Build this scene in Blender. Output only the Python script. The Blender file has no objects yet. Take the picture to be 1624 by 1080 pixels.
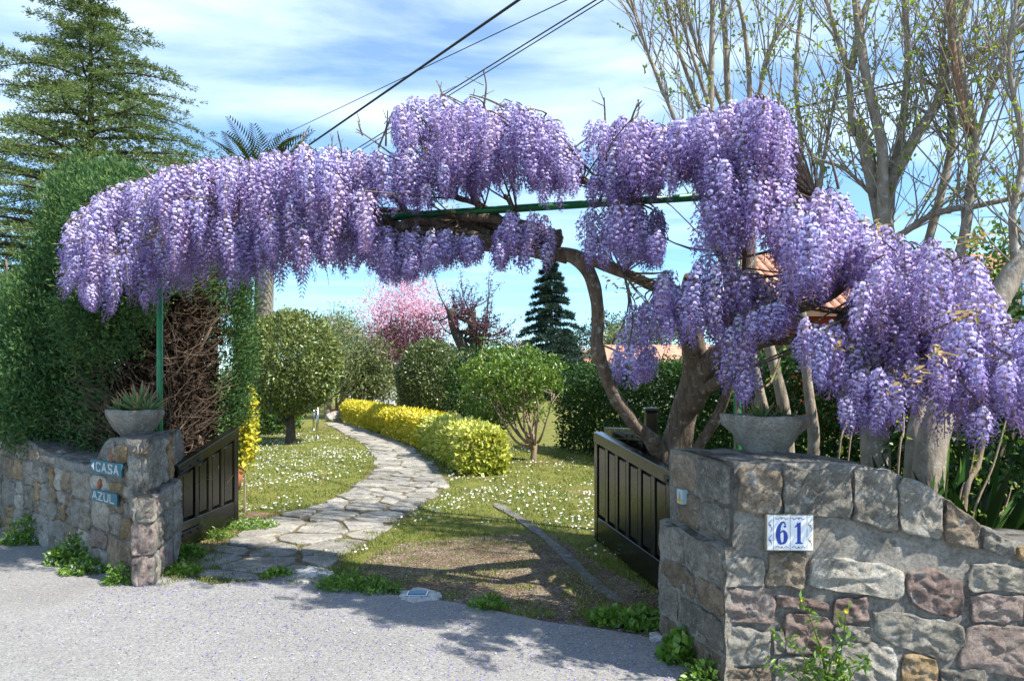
import bpy, math, random
import numpy as np
from mathutils import Vector, noise

random.seed(7)
RNG = np.random.default_rng(7)
R = math.radians
scene = bpy.context.scene
C = scene.collection

# ------------------------------------------------------------------ camera, sky, sun, exposure
F, CX, HY, H = 1100.0, 812.0, 600.0, 1.35          # focal length in photo pixels, centre column, horizon row, eye height
cam = bpy.data.cameras.new('camera')
cam.sensor_width = 36.0
cam.lens = 36.0 * F / 1624.0
cam.shift_y = 60.0 / 1624.0
cam.clip_start = 0.05
cam.clip_end = 3000
cam_o = bpy.data.objects.new('camera', cam)
C.objects.link(cam_o)
cam_o.location = (0, 0, H)
cam_o.rotation_euler = (R(90), 0, 0)
scene.camera = cam_o

SUN_EL = R(51)
SUN_H = Vector((1.0, -0.48, 0)).normalized()
SUN_V = Vector((SUN_H.x * math.cos(SUN_EL), SUN_H.y * math.cos(SUN_EL), math.sin(SUN_EL)))

world = bpy.data.worlds.new('World')
scene.world = world
world.use_nodes = True
wt = world.node_tree
wt.nodes.clear()
w_out = wt.nodes.new('ShaderNodeOutputWorld')
w_bg = wt.nodes.new('ShaderNodeBackground')
w_bg.inputs['Strength'].default_value = 0.15
w_sky = wt.nodes.new('ShaderNodeTexSky')
w_sky.sky_type = 'NISHITA'
w_sky.sun_disc = False
w_sky.sun_elevation = SUN_EL
w_sky.sun_rotation = math.atan2(SUN_H.x, SUN_H.y)
w_sky.air_density = 1.0
w_sky.dust_density = 0.0
w_sky.ozone_density = 1.2
# thin cirrus: noise on the cloud layer (direction projected on a plane overhead)
w_tc = wt.nodes.new('ShaderNodeTexCoord')
w_sep = wt.nodes.new('ShaderNodeSeparateXYZ')
wt.links.new(w_tc.outputs['Generated'], w_sep.inputs[0])
w_max = wt.nodes.new('ShaderNodeMath'); w_max.operation = 'MAXIMUM'; w_max.inputs[1].default_value = 0.06
wt.links.new(w_sep.outputs['Z'], w_max.inputs[0])
w_dx = wt.nodes.new('ShaderNodeMath'); w_dx.operation = 'DIVIDE'
w_dy = wt.nodes.new('ShaderNodeMath'); w_dy.operation = 'DIVIDE'
wt.links.new(w_sep.outputs['X'], w_dx.inputs[0]); wt.links.new(w_max.outputs[0], w_dx.inputs[1])
wt.links.new(w_sep.outputs['Y'], w_dy.inputs[0]); wt.links.new(w_max.outputs[0], w_dy.inputs[1])
w_cmb = wt.nodes.new('ShaderNodeCombineXYZ')
wt.links.new(w_dx.outputs[0], w_cmb.inputs[0]); wt.links.new(w_dy.outputs[0], w_cmb.inputs[1])
w_map = wt.nodes.new('ShaderNodeMapping')
w_map.inputs['Rotation'].default_value = (0, 0, R(28))
w_map.inputs['Scale'].default_value = (0.42, 0.60, 1)
w_map.inputs['Location'].default_value = (0.35, 1.3, 0)
wt.links.new(w_cmb.outputs[0], w_map.inputs[0])
w_n = wt.nodes.new('ShaderNodeTexNoise')
w_n.inputs['Scale'].default_value = 1.5
w_n.inputs['Detail'].default_value = 9
w_n.inputs['Roughness'].default_value = 0.55
w_n.inputs['Distortion'].default_value = 0.6
wt.links.new(w_map.outputs[0], w_n.inputs['Vector'])
w_r = wt.nodes.new('ShaderNodeValToRGB')
w_r.color_ramp.elements[0].position = 0.42
w_r.color_ramp.elements[0].color = (0.12, 0.12, 0.12, 1)
w_r.color_ramp.elements[1].position = 0.74
w_r.color_ramp.elements[1].color = (0.88, 0.88, 0.88, 1)
wt.links.new(w_n.outputs['Fac'], w_r.inputs[0])
w_mix = wt.nodes.new('ShaderNodeMix'); w_mix.data_type = 'RGBA'
w_mix.inputs[7].default_value = (4.9, 5.75, 6.3, 1)
w_lo = wt.nodes.new('ShaderNodeMapRange')            # the cirrus thins out towards the clear horizon
w_lo.inputs['From Min'].default_value = 0.05; w_lo.inputs['From Max'].default_value = 0.34
w_lo.inputs['To Min'].default_value = 0.10; w_lo.inputs['To Max'].default_value = 1.0
wt.links.new(w_sep.outputs['Z'], w_lo.inputs[0])
w_mul = wt.nodes.new('ShaderNodeMath'); w_mul.operation = 'MULTIPLY'
wt.links.new(w_r.outputs['Color'], w_mul.inputs[0]); wt.links.new(w_lo.outputs[0], w_mul.inputs[1])
wt.links.new(w_mul.outputs[0], w_mix.inputs[0])
w_tint = wt.nodes.new('ShaderNodeMix'); w_tint.data_type = 'RGBA'; w_tint.blend_type = 'MULTIPLY'
w_tint.inputs[0].default_value = 1.0; w_tint.inputs[7].default_value = (0.48, 0.70, 0.88, 1)
wt.links.new(w_sky.outputs[0], w_tint.inputs[6])
wt.links.new(w_tint.outputs[2], w_mix.inputs[6])
wt.links.new(w_mix.outputs[2], w_bg.inputs['Color'])
wt.links.new(w_bg.outputs[0], w_out.inputs['Surface'])

sun = bpy.data.lights.new('sun', 'SUN')
sun.energy = 5.0
sun.angle = R(0.55)
sun.color = (1.0, 0.955, 0.88)
sun_o = bpy.data.objects.new('sun', sun)
C.objects.link(sun_o)
sun_o.rotation_euler = SUN_V.to_track_quat('Z', 'Y').to_euler()
sun_o.location = SUN_V * 60

scene.render.engine = 'CYCLES'
vs = scene.view_settings
vs.view_transform = 'Standard'
vs.look = 'None'
vs.exposure = 1.02
vs.gamma = 1.0
scene.cycles.max_bounces = 8
scene.cycles.transparent_max_bounces = 8


# ------------------------------------------------------------------ helpers
def P(x, y, d):
    """place seen at photo pixel (x, y), d metres into the scene"""
    return Vector(((x - CX) / F * d, d, H - (y - HY) / F * d))


def G(x, y, z=0.0):
    return P(x, y, F * (H - z) / (y - HY))


def onplane(x, y, A, n):
    """ray through (x, y) hits the upright plane through A with normal n"""
    dr = Vector(((x - CX) / F, 1.0, -(y - HY) / F))
    o = Vector((0, 0, H))
    t = (A - o).dot(n) / dr.dot(n)
    return o + dr * t


def tag(o, label=None, cat=None, group=None, kind=None):
    if label: o['label'] = label
    if cat: o['category'] = cat
    if group: o['group'] = group
    if kind: o['kind'] = kind
    return o


def empty(name, loc=(0, 0, 0), label=None, cat=None, group=None, rz=0.0):
    o = bpy.data.objects.new(name, None)
    o.empty_display_size = 0.1
    C.objects.link(o)
    o.location = loc
    o.rotation_euler = (0, 0, rz)
    tag(o, label, cat, group)
    return o


def link(name, me, mat=None, parent=None, world_space=True):
    if mat is not None:
        me.materials.append(mat)
    o = bpy.data.objects.new(name, me)
    C.objects.link(o)
    if parent is not None:
        o.parent = parent
        if world_space:
            loc = Vector((0, 0, 0)); q = parent; rz = 0
            while q is not None:
                loc = loc + q.location
                q = q.parent
            o.location = -loc
    return o


def np_mesh(name, V, T, var=None, smooth=False):
    """V (n,3), T (m,3 or 4) -> mesh; var: one float per face"""
    V = np.asarray(V, dtype=np.float32); T = np.asarray(T, dtype=np.int32)
    k = T.shape[1]
    me = bpy.data.meshes.new(name)
    me.vertices.add(len(V)); me.vertices.foreach_set('co', V.ravel())
    me.loops.add(len(T) * k); me.loops.foreach_set('vertex_index', T.ravel())
    me.polygons.add(len(T)); me.polygons.foreach_set('loop_start', np.arange(0, len(T) * k, k, dtype=np.int32))
    me.update(calc_edges=True)
    if var is not None:
        a = me.attributes.new('var', 'FLOAT', 'FACE')
        a.data.foreach_set('value', np.asarray(var, dtype=np.float32))
    if smooth:
        me.polygons.foreach_set('use_smooth', np.ones(len(T), dtype=bool))
    return me


def nmesh(name, V, T, mat, parent=None, var=None, smooth=False, kind=None):
    o = link(name, np_mesh(name, V, T, var, smooth), mat, parent)
    if kind: o['kind'] = kind
    return o


class Acc:
    """collects vertices and faces for one mesh"""
    def __init__(self):
        self.v = []; self.f = []; self.m = []

    def add(self, vs_, fs_, mi=0):
        b = len(self.v)
        self.v.extend([tuple(p) for p in vs_])
        self.f.extend([tuple(i + b for i in f) for f in fs_])
        self.m.extend([mi] * len(fs_))
        return self

    def box(self, c, s, ux=(1, 0, 0), uy=(0, 1, 0), uz=(0, 0, 1), bev=0.0, mi=0):
        c = Vector(c); ux = Vector(ux); uy = Vector(uy); uz = Vector(uz)
        hx, hy, hz = s[0] / 2, s[1] / 2, s[2] / 2
        if bev <= 0:
            vs_ = [c + ux * (hx * a) + uy * (hy * b) + uz * (hz * e) for e in (-1, 1) for b in (-1, 1) for a in (-1, 1)]
            self.add(vs_, [(0, 2, 3, 1), (4, 5, 7, 6), (0, 1, 5, 4), (2, 6, 7, 3), (0, 4, 6, 2), (1, 3, 7, 5)], mi)
        else:
            b_ = min(bev, hx * .9, hy * .9, hz * .9)
            vs_ = []; idx = {}
            for ax in range(3):
                for sx in (-1, 1):
                    for sy in (-1, 1):
                        for sz in (-1, 1):
                            q = [hx * sx, hy * sy, hz * sz]
                            sg = (sx, sy, sz)
                            for k in range(3):
                                if k != ax:
                                    q[k] -= sg[k] * b_
                            idx[(ax, sx, sy, sz)] = len(vs_)
                            vs_.append(c + ux * q[0] + uy * q[1] + uz * q[2])
            fs_ = []
            for sg in (-1, 1):
                fs_.append([idx[(0, sg, a, b)] for a, b in ((-1, -1), (1, -1), (1, 1), (-1, 1))][::sg])
                fs_.append([idx[(1, a, sg, b)] for a, b in ((-1, -1), (1, -1), (1, 1), (-1, 1))][::-sg])
                fs_.append([idx[(2, a, b, sg)] for a, b in ((-1, -1), (1, -1), (1, 1), (-1, 1))][::sg])
            for a in (-1, 1):
                for b in (-1, 1):
                    fs_.append((idx[(1, -1, a, b)], idx[(1, 1, a, b)], idx[(2, 1, a, b)], idx[(2, -1, a, b)]))
                    fs_.append((idx[(0, a, -1, b)], idx[(0, a, 1, b)], idx[(2, a, 1, b)], idx[(2, a, -1, b)]))
                    fs_.append((idx[(0, a, b, -1)], idx[(0, a, b, 1)], idx[(1, a, b, 1)], idx[(1, a, b, -1)]))
                    for e in (-1, 1):
                        fs_.append((idx[(0, a, b, e)], idx[(1, a, b, e)], idx[(2, a, b, e)]))
            self.add(vs_, fs_, mi)
        return self

    def tube(self, pts, rad, n=6, cap=True, mi=0, lump=0.0):
        pts = [Vector(p) for p in pts]
        if not isinstance(rad, (list, tuple)):
            rad = [rad] * len(pts)
        t0 = (pts[1] - pts[0]).normalized()
        a = Vector((0, 0, 1)) if abs(t0.z) < 0.9 else Vector((1, 0, 0))
        u = t0.cross(a).normalized()
        vs_ = []
        for i, p in enumerate(pts):
            t = (pts[min(i + 1, len(pts) - 1)] - pts[max(i - 1, 0)])
            if t.length < 1e-9: t = t0
            t = t.normalized()
            u = (u - t * u.dot(t))
            if u.length < 1e-6: u = t.orthogonal()
            u = u.normalized(); w = t.cross(u)
            for k in range(n):
                an = 2 * math.pi * k / n
                d = u * math.cos(an) + w * math.sin(an)
                r = rad[i]
                if lump: r *= 1 + lump * noise.noise((p + d * r) * (0.35 / max(rad[0], .01)) + Vector((k * .37, 0, 0)))
                vs_.append(p + d * r)
        fs_ = []
        for i in range(len(pts) - 1):
            for k in range(n):
                a0 = i * n + k; a1 = i * n + (k + 1) % n
                fs_.append((a0, a1, a1 + n, a0 + n))
        if cap:
            fs_.append(tuple(range(n))[::-1])
            fs_.append(tuple((len(pts) - 1) * n + k for k in range(n)))
        return self.add(vs_, fs_, mi)

    def lathe(self, prof, c, n=16, mi=0):
        """prof: (r, z) from the bottom outside up"""
        c = Vector(c); vs_ = []; fs_ = []
        for r, z in prof:
            for k in range(n):
                an = 2 * math.pi * k / n
                vs_.append(c + Vector((r * math.cos(an), r * math.sin(an), z)))
        for i in range(len(prof) - 1):
            for k in range(n):
                a0 = i * n + k; a1 = i * n + (k + 1) % n
                fs_.append((a0, a1, a1 + n, a0 + n))
        fs_.append(tuple(range(n))[::-1]); fs_.append(tuple((len(prof) - 1) * n + k for k in range(n)))
        return self.add(vs_, fs_, mi)

    def build(self, name, mat, parent=None, smooth=False, kind=None):
        me = bpy.data.meshes.new(name)
        me.from_pydata(self.v, [], self.f)
        mats = mat if isinstance(mat, (list, tuple)) else [mat]
        for m in mats: me.materials.append(m)
        if len(mats) > 1: me.polygons.foreach_set('material_index', self.m)
        if smooth: me.polygons.foreach_set('use_smooth', [True] * len(self.f))
        o = link(name, me, None, parent)
        if kind: o['kind'] = kind
        return o


def catmull(pts, k=5):
    pts = [Vector(p) for p in pts]
    q = [pts[0] * 2 - pts[1]] + pts + [pts[-1] * 2 - pts[-2]]
    out = []
    for i in range(1, len(q) - 2):
        for j in range(k):
            t = j / k
            a, b, c, d = q[i - 1], q[i], q[i + 1], q[i + 2]
            out.append(0.5 * ((2 * b) + (c - a) * t + (2 * a - 5 * b + 4 * c - d) * t * t + (3 * b - a - 3 * c + d) * t ** 3))
    out.append(pts[-1])
    return out


def interp(lst, n):
    """list of radii resampled to n values"""
    x = np.linspace(0, len(lst) - 1, n)
    return list(np.interp(x, range(len(lst)), lst))


def unit(a):
    return a / np.maximum(np.linalg.norm(a, axis=1, keepdims=True), 1e-9)


def rdirs(n):
    return unit(RNG.normal(size=(n, 3)))


def leaves(Cn, D, N, L, W, fold=0.25, droop=0.0):
    """n leaves, each two triangles folded on the midrib"""
    n = len(Cn)
    D = unit(D); S = unit(np.cross(D, N)); N2 = np.cross(S, D)
    L = np.broadcast_to(np.asarray(L, float), (n,))[:, None]; W = np.broadcast_to(np.asarray(W, float), (n,))[:, None]
    V = np.empty((n, 4, 3))
    V[:, 0] = Cn
    m = Cn + D * L * 0.5 + N2 * W * fold
    V[:, 1] = m + S * W * 0.5
    V[:, 2] = Cn + D * L - N2 * L * droop
    V[:, 3] = m - S * W * 0.5
    b = (np.arange(n) * 4)[:, None]
    T = np.concatenate([b + np.array([[0, 1, 2]]), b + np.array([[0, 2, 3]])], axis=1).reshape(-1, 3)
    return V.reshape(-1, 3), T


def leaf_obj(name, Cn, D, N, L, W, mat, parent=None, var=None, fold=0.25, droop=0.0, kind='stuff'):
    V, T = leaves(Cn, D, N, L, W, fold, droop)
    if var is None: var = RNG.random(len(Cn))
    return nmesh(name, V, T, mat, parent, np.repeat(var, 2), kind=kind)


def inpoly(x, y, poly):
    c = np.zeros(len(x), bool)
    n = len(poly)
    for i in range(n):
        x0, y0 = poly[i]; x1, y1 = poly[(i + 1) % n]
        k = ((y0 > y) != (y1 > y)) & (x < (x1 - x0) * (y - y0) / ((y1 - y0) if y1 != y0 else 1e-9) + x0)
        c ^= k
    return c


def vnoise(Pn, s, off=0.0):
    return np.array([noise.noise(Vector((p[0] * s + off, p[1] * s - off, p[2] * s + off * .5))) for p in Pn])


# ------------------------------------------------------------------ materials
def nodes(name):
    m = bpy.data.materials.new(name)
    m.use_nodes = True
    t = m.node_tree
    return m, t, t.nodes['Principled BSDF'], t.nodes['Material Output']


def nd(t, kind, **kw):
    n = t.nodes.new(kind)
    for k, v in kw.items():
        if k in n.inputs: n.inputs[k].default_value = v
        else: setattr(n, k, v)
    return n


def ramp(t, src, stops):
    r = t.nodes.new('ShaderNodeValToRGB')
    e = r.color_ramp.elements
    e[0].position, e[0].color = stops[0][0], (*stops[0][1], 1)
    e[1].position, e[1].color = stops[-1][0], (*stops[-1][1], 1)
    for p, c in stops[1:-1]:
        x = e.new(p); x.color = (*c, 1)
    t.links.new(src, r.inputs[0])
    return r.outputs['Color']


def mixc(t, fac, a, b, mode='MIX'):
    m = t.nodes.new('ShaderNodeMix'); m.data_type = 'RGBA'; m.blend_type = mode
    for s, i in ((fac, 0), (a, 6), (b, 7)):
        if hasattr(s, 'is_output'): t.links.new(s, m.inputs[i])
        else: m.inputs[i].default_value = s if i == 0 else (*s, 1)
    return m.outputs[2]


def mnoise(t, scale, detail=4, rough=0.55, vec=None, dist=0.0):
    n = t.nodes.new('ShaderNodeTexNoise')
    n.inputs['Scale'].default_value = scale; n.inputs['Detail'].default_value = detail
    n.inputs['Roughness'].default_value = rough; n.inputs['Distortion'].default_value = dist
    if vec is not None: t.links.new(vec, n.inputs['Vector'])
    return n.outputs['Fac']


def pos(t):
    g = t.nodes.new('ShaderNodeNewGeometry')
    return g.outputs['Position']


def bump(t, bsdf, h, strength=0.5, dist=0.01):
    b = t.nodes.new('ShaderNodeBump')
    b.inputs['Strength'].default_value = strength; b.inputs['Distance'].default_value = dist
    t.links.new(h, b.inputs['Height']); t.links.new(b.outputs[0], bsdf.inputs['Normal'])


def leaf_mat(name, stops, rough=0.45, trans=0.28, spec=0.5, tgain=1.3):
    """colour from the per-leaf value 'var'; some light passes through the blade"""
    m, t, b, o = nodes(name)
    a = t.nodes.new('ShaderNodeAttribute'); a.attribute_name = 'var'
    c = ramp(t, a.outputs['Fac'], stops)
    t.links.new(c, b.inputs['Base Color'])
    b.inputs['Roughness'].default_value = rough
    b.inputs['Specular IOR Level'].default_value = spec
    if trans > 0:
        tr = t.nodes.new('ShaderNodeBsdfTranslucent')
        g = mixc(t, 1.0, c, (tgain, tgain, tgain * .8), 'MULTIPLY')
        t.links.new(g, tr.inputs['Color'])
        mx = t.nodes.new('ShaderNodeMixShader'); mx.inputs[0].default_value = trans
        t.links.new(b.outputs[0], mx.inputs[1]); t.links.new(tr.outputs[0], mx.inputs[2])
        t.links.new(mx.outputs[0], o.inputs['Surface'])
    return m


def bark_mat(name, c1, c2, scale=30, stretch=0.18, bstr=0.7, lichen=None):
    m, t, b, o = nodes(name)
    p = pos(t)
    mp = nd(t, 'ShaderNodeMapping'); mp.inputs['Scale'].default_value = (1, 1, stretch)
    t.links.new(p, mp.inputs[0])
    n = mnoise(t, scale, 6, 0.65, mp.outputs[0])
    c = ramp(t, n, [(0.3, c1), (0.7, c2)])
    if lichen:
        l = mnoise(t, 22, 5, 0.7, p)
        l = ramp(t, l, [(0.56, (0, 0, 0)), (0.66, (1, 1, 1))])
        c = mixc(t, l, c, lichen)
    t.links.new(c, b.inputs['Base Color'])
    b.inputs['Roughness'].default_value = 0.9
    b.inputs['Specular IOR Level'].default_value = 0.2
    bump(t, b, n, bstr, 0.022)
    return m


def stone_mat(name, c1, c2, c3, lichen=0.5, scale=14, moss=0.0):
    m, t, b, o = nodes(name)
    p = pos(t)
    oi = t.nodes.new('ShaderNodeObjectInfo')
    n1 = mnoise(t, scale, 8, 0.65, p, 0.4)
    n2 = mnoise(t, scale * 7, 5, 0.7, p)
    c = ramp(t, n1, [(0.28, c1), (0.5, c2), (0.74, c3)])
    k = ramp(t, n2, [(0.3, (0.52, 0.51, 0.50)), (0.5, (1.15, 1.14, 1.11)), (0.7, (1.6, 1.58, 1.52))])
    wz = ramp(t, mnoise(t, 2.8, 5, 0.65, p, 0.6), [(0.34, (0.62, 0.59, 0.55)), (0.6, (1.12, 1.12, 1.12))])
    k = mixc(t, 1.0, k, wz, 'MULTIPLY')
    c = mixc(t, 0.8, c, k, 'MULTIPLY')
    rv = ramp(t, oi.outputs['Random'], [(0.0, (0.82, 0.81, 0.79)), (1.0, (1.26, 1.23, 1.17))])
    c = mixc(t, 1.0, c, rv, 'MULTIPLY')
    # lichen: pale crusts with their own outline, and black algae blotches
    l = mnoise(t, 19, 7, 0.72, p, 0.5)
    lm = ramp(t, l, [(0.60 - 0.06 * lichen, (0, 0, 0)), (0.66 - 0.06 * lichen, (1, 1, 1))])
    c = mixc(t, lm, c, (0.46, 0.46, 0.43))
    d = mnoise(t, 7, 6, 0.7, p, 0.8)
    dm = ramp(t, d, [(0.56, (0, 0, 0)), (0.70, (0.6, 0.6, 0.6))])
    c = mixc(t, dm, c, (0.11, 0.102, 0.092))
    if moss:
        g = mnoise(t, 5, 6, 0.7, p)
        gm = ramp(t, g, [(0.5, (0, 0, 0)), (0.6, (moss, moss, moss))])
        c = mixc(t, gm, c, (0.055, 0.05, 0.022))
    t.links.new(c, b.inputs['Base Color'])
    b.inputs['Roughness'].default_value = 0.92
    b.inputs['Specular IOR Level'].default_value = 0.25
    h1 = mixc(t, 0.72, mnoise(t, 16, 4, 0.6, p, 1.2), mnoise(t, 60, 10, 0.8, p, 0.8))
    bump(t, b, h1, 1.0, 0.045 if name != 'flagstone' else 0.012)
    return m


def plain(name, col, rough=0.6, metal=0.0, spec=0.5, vary=0.0, vscale=8, bstr=0.0, bscale=60):
    m, t, b, o = nodes(name)
    p = pos(t)
    if vary:
        n = mnoise(t, vscale, 5, 0.6, p)
        lo = tuple(max(0, x * (1 - vary)) for x in col); hi = tuple(min(1, x * (1 + vary)) for x in col)
        t.links.new(ramp(t, n, [(0.3, lo), (0.7, hi)]), b.inputs['Base Color'])
        rr = ramp(t, n, [(0.3, (rough * .85,) * 3), (0.7, (min(1, rough * 1.2),) * 3)])
        t.links.new(rr, b.inputs['Roughness'])
    else:
        b.inputs['Base Color'].default_value = (*col, 1)
        b.inputs['Roughness'].default_value = rough
    b.inputs['Metallic'].default_value = metal
    b.inputs['Specular IOR Level'].default_value = spec
    if bstr:
        bump(t, b, mnoise(t, bscale, 6, 0.7, p), bstr, 0.006)
    return m


M = {}
M['grey_stone'] = stone_mat('grey_stone', (0.158, 0.148, 0.132), (0.310, 0.293, 0.257), (0.475, 0.449, 0.396), 0.5)
M['pale_stone'] = stone_mat('pale_stone', (0.264, 0.248, 0.218), (0.436, 0.412, 0.363), (0.520, 0.520, 0.515), 0.6)
M['brown_stone'] = stone_mat('brown_stone', (0.172, 0.139, 0.106), (0.310, 0.251, 0.191), (0.436, 0.370, 0.290), 0.35)
M['red_stone'] = stone_mat('red_stone', (0.18, 0.125, 0.112), (0.29, 0.215, 0.195), (0.40, 0.325, 0.30), 0.3)
M['pink_stone'] = stone_mat('pink_stone', (0.28, 0.215, 0.195), (0.40, 0.325, 0.30), (0.49, 0.42, 0.39), 0.3)
M['ochre_stone'] = stone_mat('ochre_stone', (0.211, 0.145, 0.079), (0.370, 0.271, 0.158), (0.502, 0.396, 0.264), 0.3)
M['brick_stone'] = stone_mat('brick_stone', (0.22, 0.085, 0.045), (0.32, 0.14, 0.08), (0.36, 0.2, 0.13), 0.2)
M['mortar'] = stone_mat('mortar', (0.224, 0.214, 0.198), (0.337, 0.323, 0.297), (0.449, 0.429, 0.389), 0.35, 9)
M['wall_top'] = stone_mat('wall_top', (0.158, 0.156, 0.145), (0.264, 0.257, 0.244), (0.396, 0.383, 0.363), 0.4, 9, 0.8)
M['planter_stone'] = stone_mat('planter_stone', (0.26, 0.25, 0.225), (0.37, 0.355, 0.32), (0.48, 0.46, 0.42), 0.3, 12)
M['flag'] = stone_mat('flagstone', (0.165, 0.162, 0.155), (0.245, 0.236, 0.218), (0.35, 0.325, 0.28), 0.1, 5)
M['edging'] = stone_mat('edging', (0.17, 0.16, 0.15), (0.26, 0.25, 0.235), (0.34, 0.33, 0.31), 0.3, 9)
M['soil'] = plain('soil', (0.06, 0.045, 0.032), 0.95, 0, 0.2, 0.5, 40, 0.8, 90)
M['white_patch'] = plain('white_cement', (0.45, 0.44, 0.41), 0.9, 0, 0.2, 0.4, 22, 0.8)
M['gate'] = plain('black_gate_paint', (0.0085, 0.008, 0.006), 0.2, 0, 0.4, 0.35, 5)
M['iron'] = plain('dark_iron', (0.02, 0.02, 0.02), 0.4, 0.6)
M['green_pipe'] = plain('green_paint', (0.012, 0.17, 0.05), 0.38, 0, 0.5, 0.3, 20)
M['steel'] = plain('brushed_steel', (0.62, 0.63, 0.64), 0.25, 1.0)
M['teal'] = plain('teal_plate', (0.012, 0.105, 0.145), 0.5, 0, 0.3, 0.12, 30)
M['white'] = plain('white_paint', (0.78, 0.78, 0.76), 0.4)
M['tile_white'] = plain('glazed_white', (0.76, 0.77, 0.78), 0.12)
M['tile_blue'] = plain('cobalt_glaze', (0.012, 0.05, 0.30), 0.12)
M['tile_blue2'] = plain('pale_blue_glaze', (0.16, 0.42, 0.62), 0.15)
M['tile_brown'] = plain('brown_glaze', (0.27, 0.22, 0.14), 0.2)
M['terracotta'] = plain('terracotta', (0.40, 0.15, 0.08), 0.8, 0, 0.3, 0.25, 20)
M['roof_tile'] = plain('clay_roof_tile', (0.46, 0.235, 0.15), 0.85, 0, 0.3, 0.35, 3)
M['roof_far'] = plain('orange_roof', (0.50, 0.21, 0.12), 0.85, 0, 0.3, 0.3, 1)
M['red_wall'] = plain('dark_red_wall', (0.19, 0.025, 0.02), 0.8, 0, 0.3, 0.2, 4)
M['white_wall'] = plain('white_wall', (0.68, 0.67, 0.64), 0.85, 0, 0.3, 0.08, 2)
M['dark_glass'] = plain('window_glass', (0.03, 0.035, 0.04), 0.08)
M['cable'] = plain('black_cable', (0.008, 0.008, 0.010), 0.5)
M['pole_wood'] = bark_mat('pole_wood', (0.16, 0.12, 0.09), (0.3, 0.25, 0.2), 25, 0.1, 0.4)
M['wist_bark'] = bark_mat('wisteria_bark', (0.075, 0.055, 0.04), (0.235, 0.18, 0.13), 40, 0.16, 1.0, (0.36, 0.33, 0.28))
M['grey_bark'] = bark_mat('grey_bark', (0.19, 0.155, 0.115), (0.37, 0.31, 0.24), 22, 0.45, 0.5, (0.42, 0.40, 0.35))
M['red_bark'] = bark_mat('reddish_bark', (0.18, 0.09, 0.05), (0.33, 0.20, 0.13), 24, 0.3, 0.5)
M['dark_bark'] = bark_mat('dark_bark', (0.04, 0.032, 0.026), (0.11, 0.09, 0.07), 24, 0.3, 0.6)
M['pale_bark'] = bark_mat('pale_brown_bark', (0.20, 0.14, 0.09), (0.36, 0.28, 0.20), 30, 0.3, 0.5)
M['dead_twig'] = bark_mat('dead_twig', (0.075, 0.052, 0.036), (0.20, 0.145, 0.10), 18, 0.5, 0.3)
M['palm_bark'] = bark_mat('palm_bark', (0.13, 0.105, 0.08), (0.30, 0.26, 0.21), 14, 2.4, 0.9)

# ------------------------------------------------------------------ plan of the place
A = Vector((0.963, 3.0, 0))                      # street corner of the right-hand wall
U = Vector((1.0, -0.04, 0)).normalized()      # along the right-hand wall
NO = Vector((-0.04, -1.0, 0)).normalized()    # its street side
SA = Vector((-0.15, 0.62, 0)).normalized()       # gateway side of the right-hand wall
B = Vector((-2.385, 4.47, 0))                    # street corner of the left-hand wall
UL = Vector((-0.785, 0.62, 0)).normalized()
NL = Vector((-0.62, -0.785, 0)).normalized()
SB = Vector((-0.20, 0.83, 0)).normalized()


# ------------------------------------------------------------------ ground, road, driveway
def lawn_mat():
    m, t, b, o = nodes('lawn_ground')
    p = pos(t)
    big = mnoise(t, 0.7, 5, 0.6, p)
    mid = mnoise(t, 5, 6, 0.65, p)
    fine = mnoise(t, 140, 4, 0.7, p)
    c = ramp(t, mid, [(0.3, (0.11, 0.14, 0.026)), (0.5, (0.18, 0.185, 0.045)), (0.72, (0.27, 0.225, 0.085))])
    c2 = ramp(t, fine, [(0.3, (0.5, 0.5, 0.45)), (0.7, (1.3, 1.3, 1.2))])
    c = mixc(t, 0.85, c, c2, 'MULTIPLY')
    soil = ramp(t, big, [(0.56, (0, 0, 0)), (0.68, (0.7, 0.7, 0.7))])
    c = mixc(t, soil, c, (0.20, 0.125, 0.075))
    t.links.new(c, b.inputs['Base Color'])
    b.inputs['Roughness'].default_value = 0.95
    b.inputs['Specular IOR Level'].default_value = 0.15
    bump(t, b, fine, 0.8, 0.02)
    return m


def gravel_mat():
    m, t, b, o = nodes('driveway_earth')
    p = pos(t)
    v = nd(t, 'ShaderNodeTexVoronoi'); v.inputs['Scale'].default_value = 75
    t.links.new(p, v.inputs['Vector'])
    sp = t.nodes.new('ShaderNodeSeparateColor'); t.links.new(v.outputs['Color'], sp.inputs[0])
    n = mnoise(t, 3.2, 6, 0.65, p)
    c = ramp(t, n, [(0.28, (0.10, 0.068, 0.042)), (0.5, (0.185, 0.135, 0.088)), (0.7, (0.25, 0.205, 0.14))])
    g = ramp(t, sp.outputs[0], [(0.0, (0.45, 0.45, 0.45)), (0.6, (1, 1, 1)), (0.93, (1.1, 1.1, 1.1)), (1.0, (2.2, 2.2, 2.3))])
    c = mixc(t, 0.9, c, g, 'MULTIPLY')
    gr = mnoise(t, 7, 6, 0.7, p)
    gm = ramp(t, gr, [(0.52, (0, 0, 0)), (0.62, (0.7, 0.7, 0.7))])
    c = mixc(t, gm, c, (0.10, 0.11, 0.03))
    t.links.new(c, b.inputs['Base Color'])
    b.inputs['Roughness'].default_value = 0.95
    b.inputs['Specular IOR Level'].default_value = 0.15
    bump(t, b, v.outputs['Distance'], 0.9, 0.012)
    return m


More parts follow.
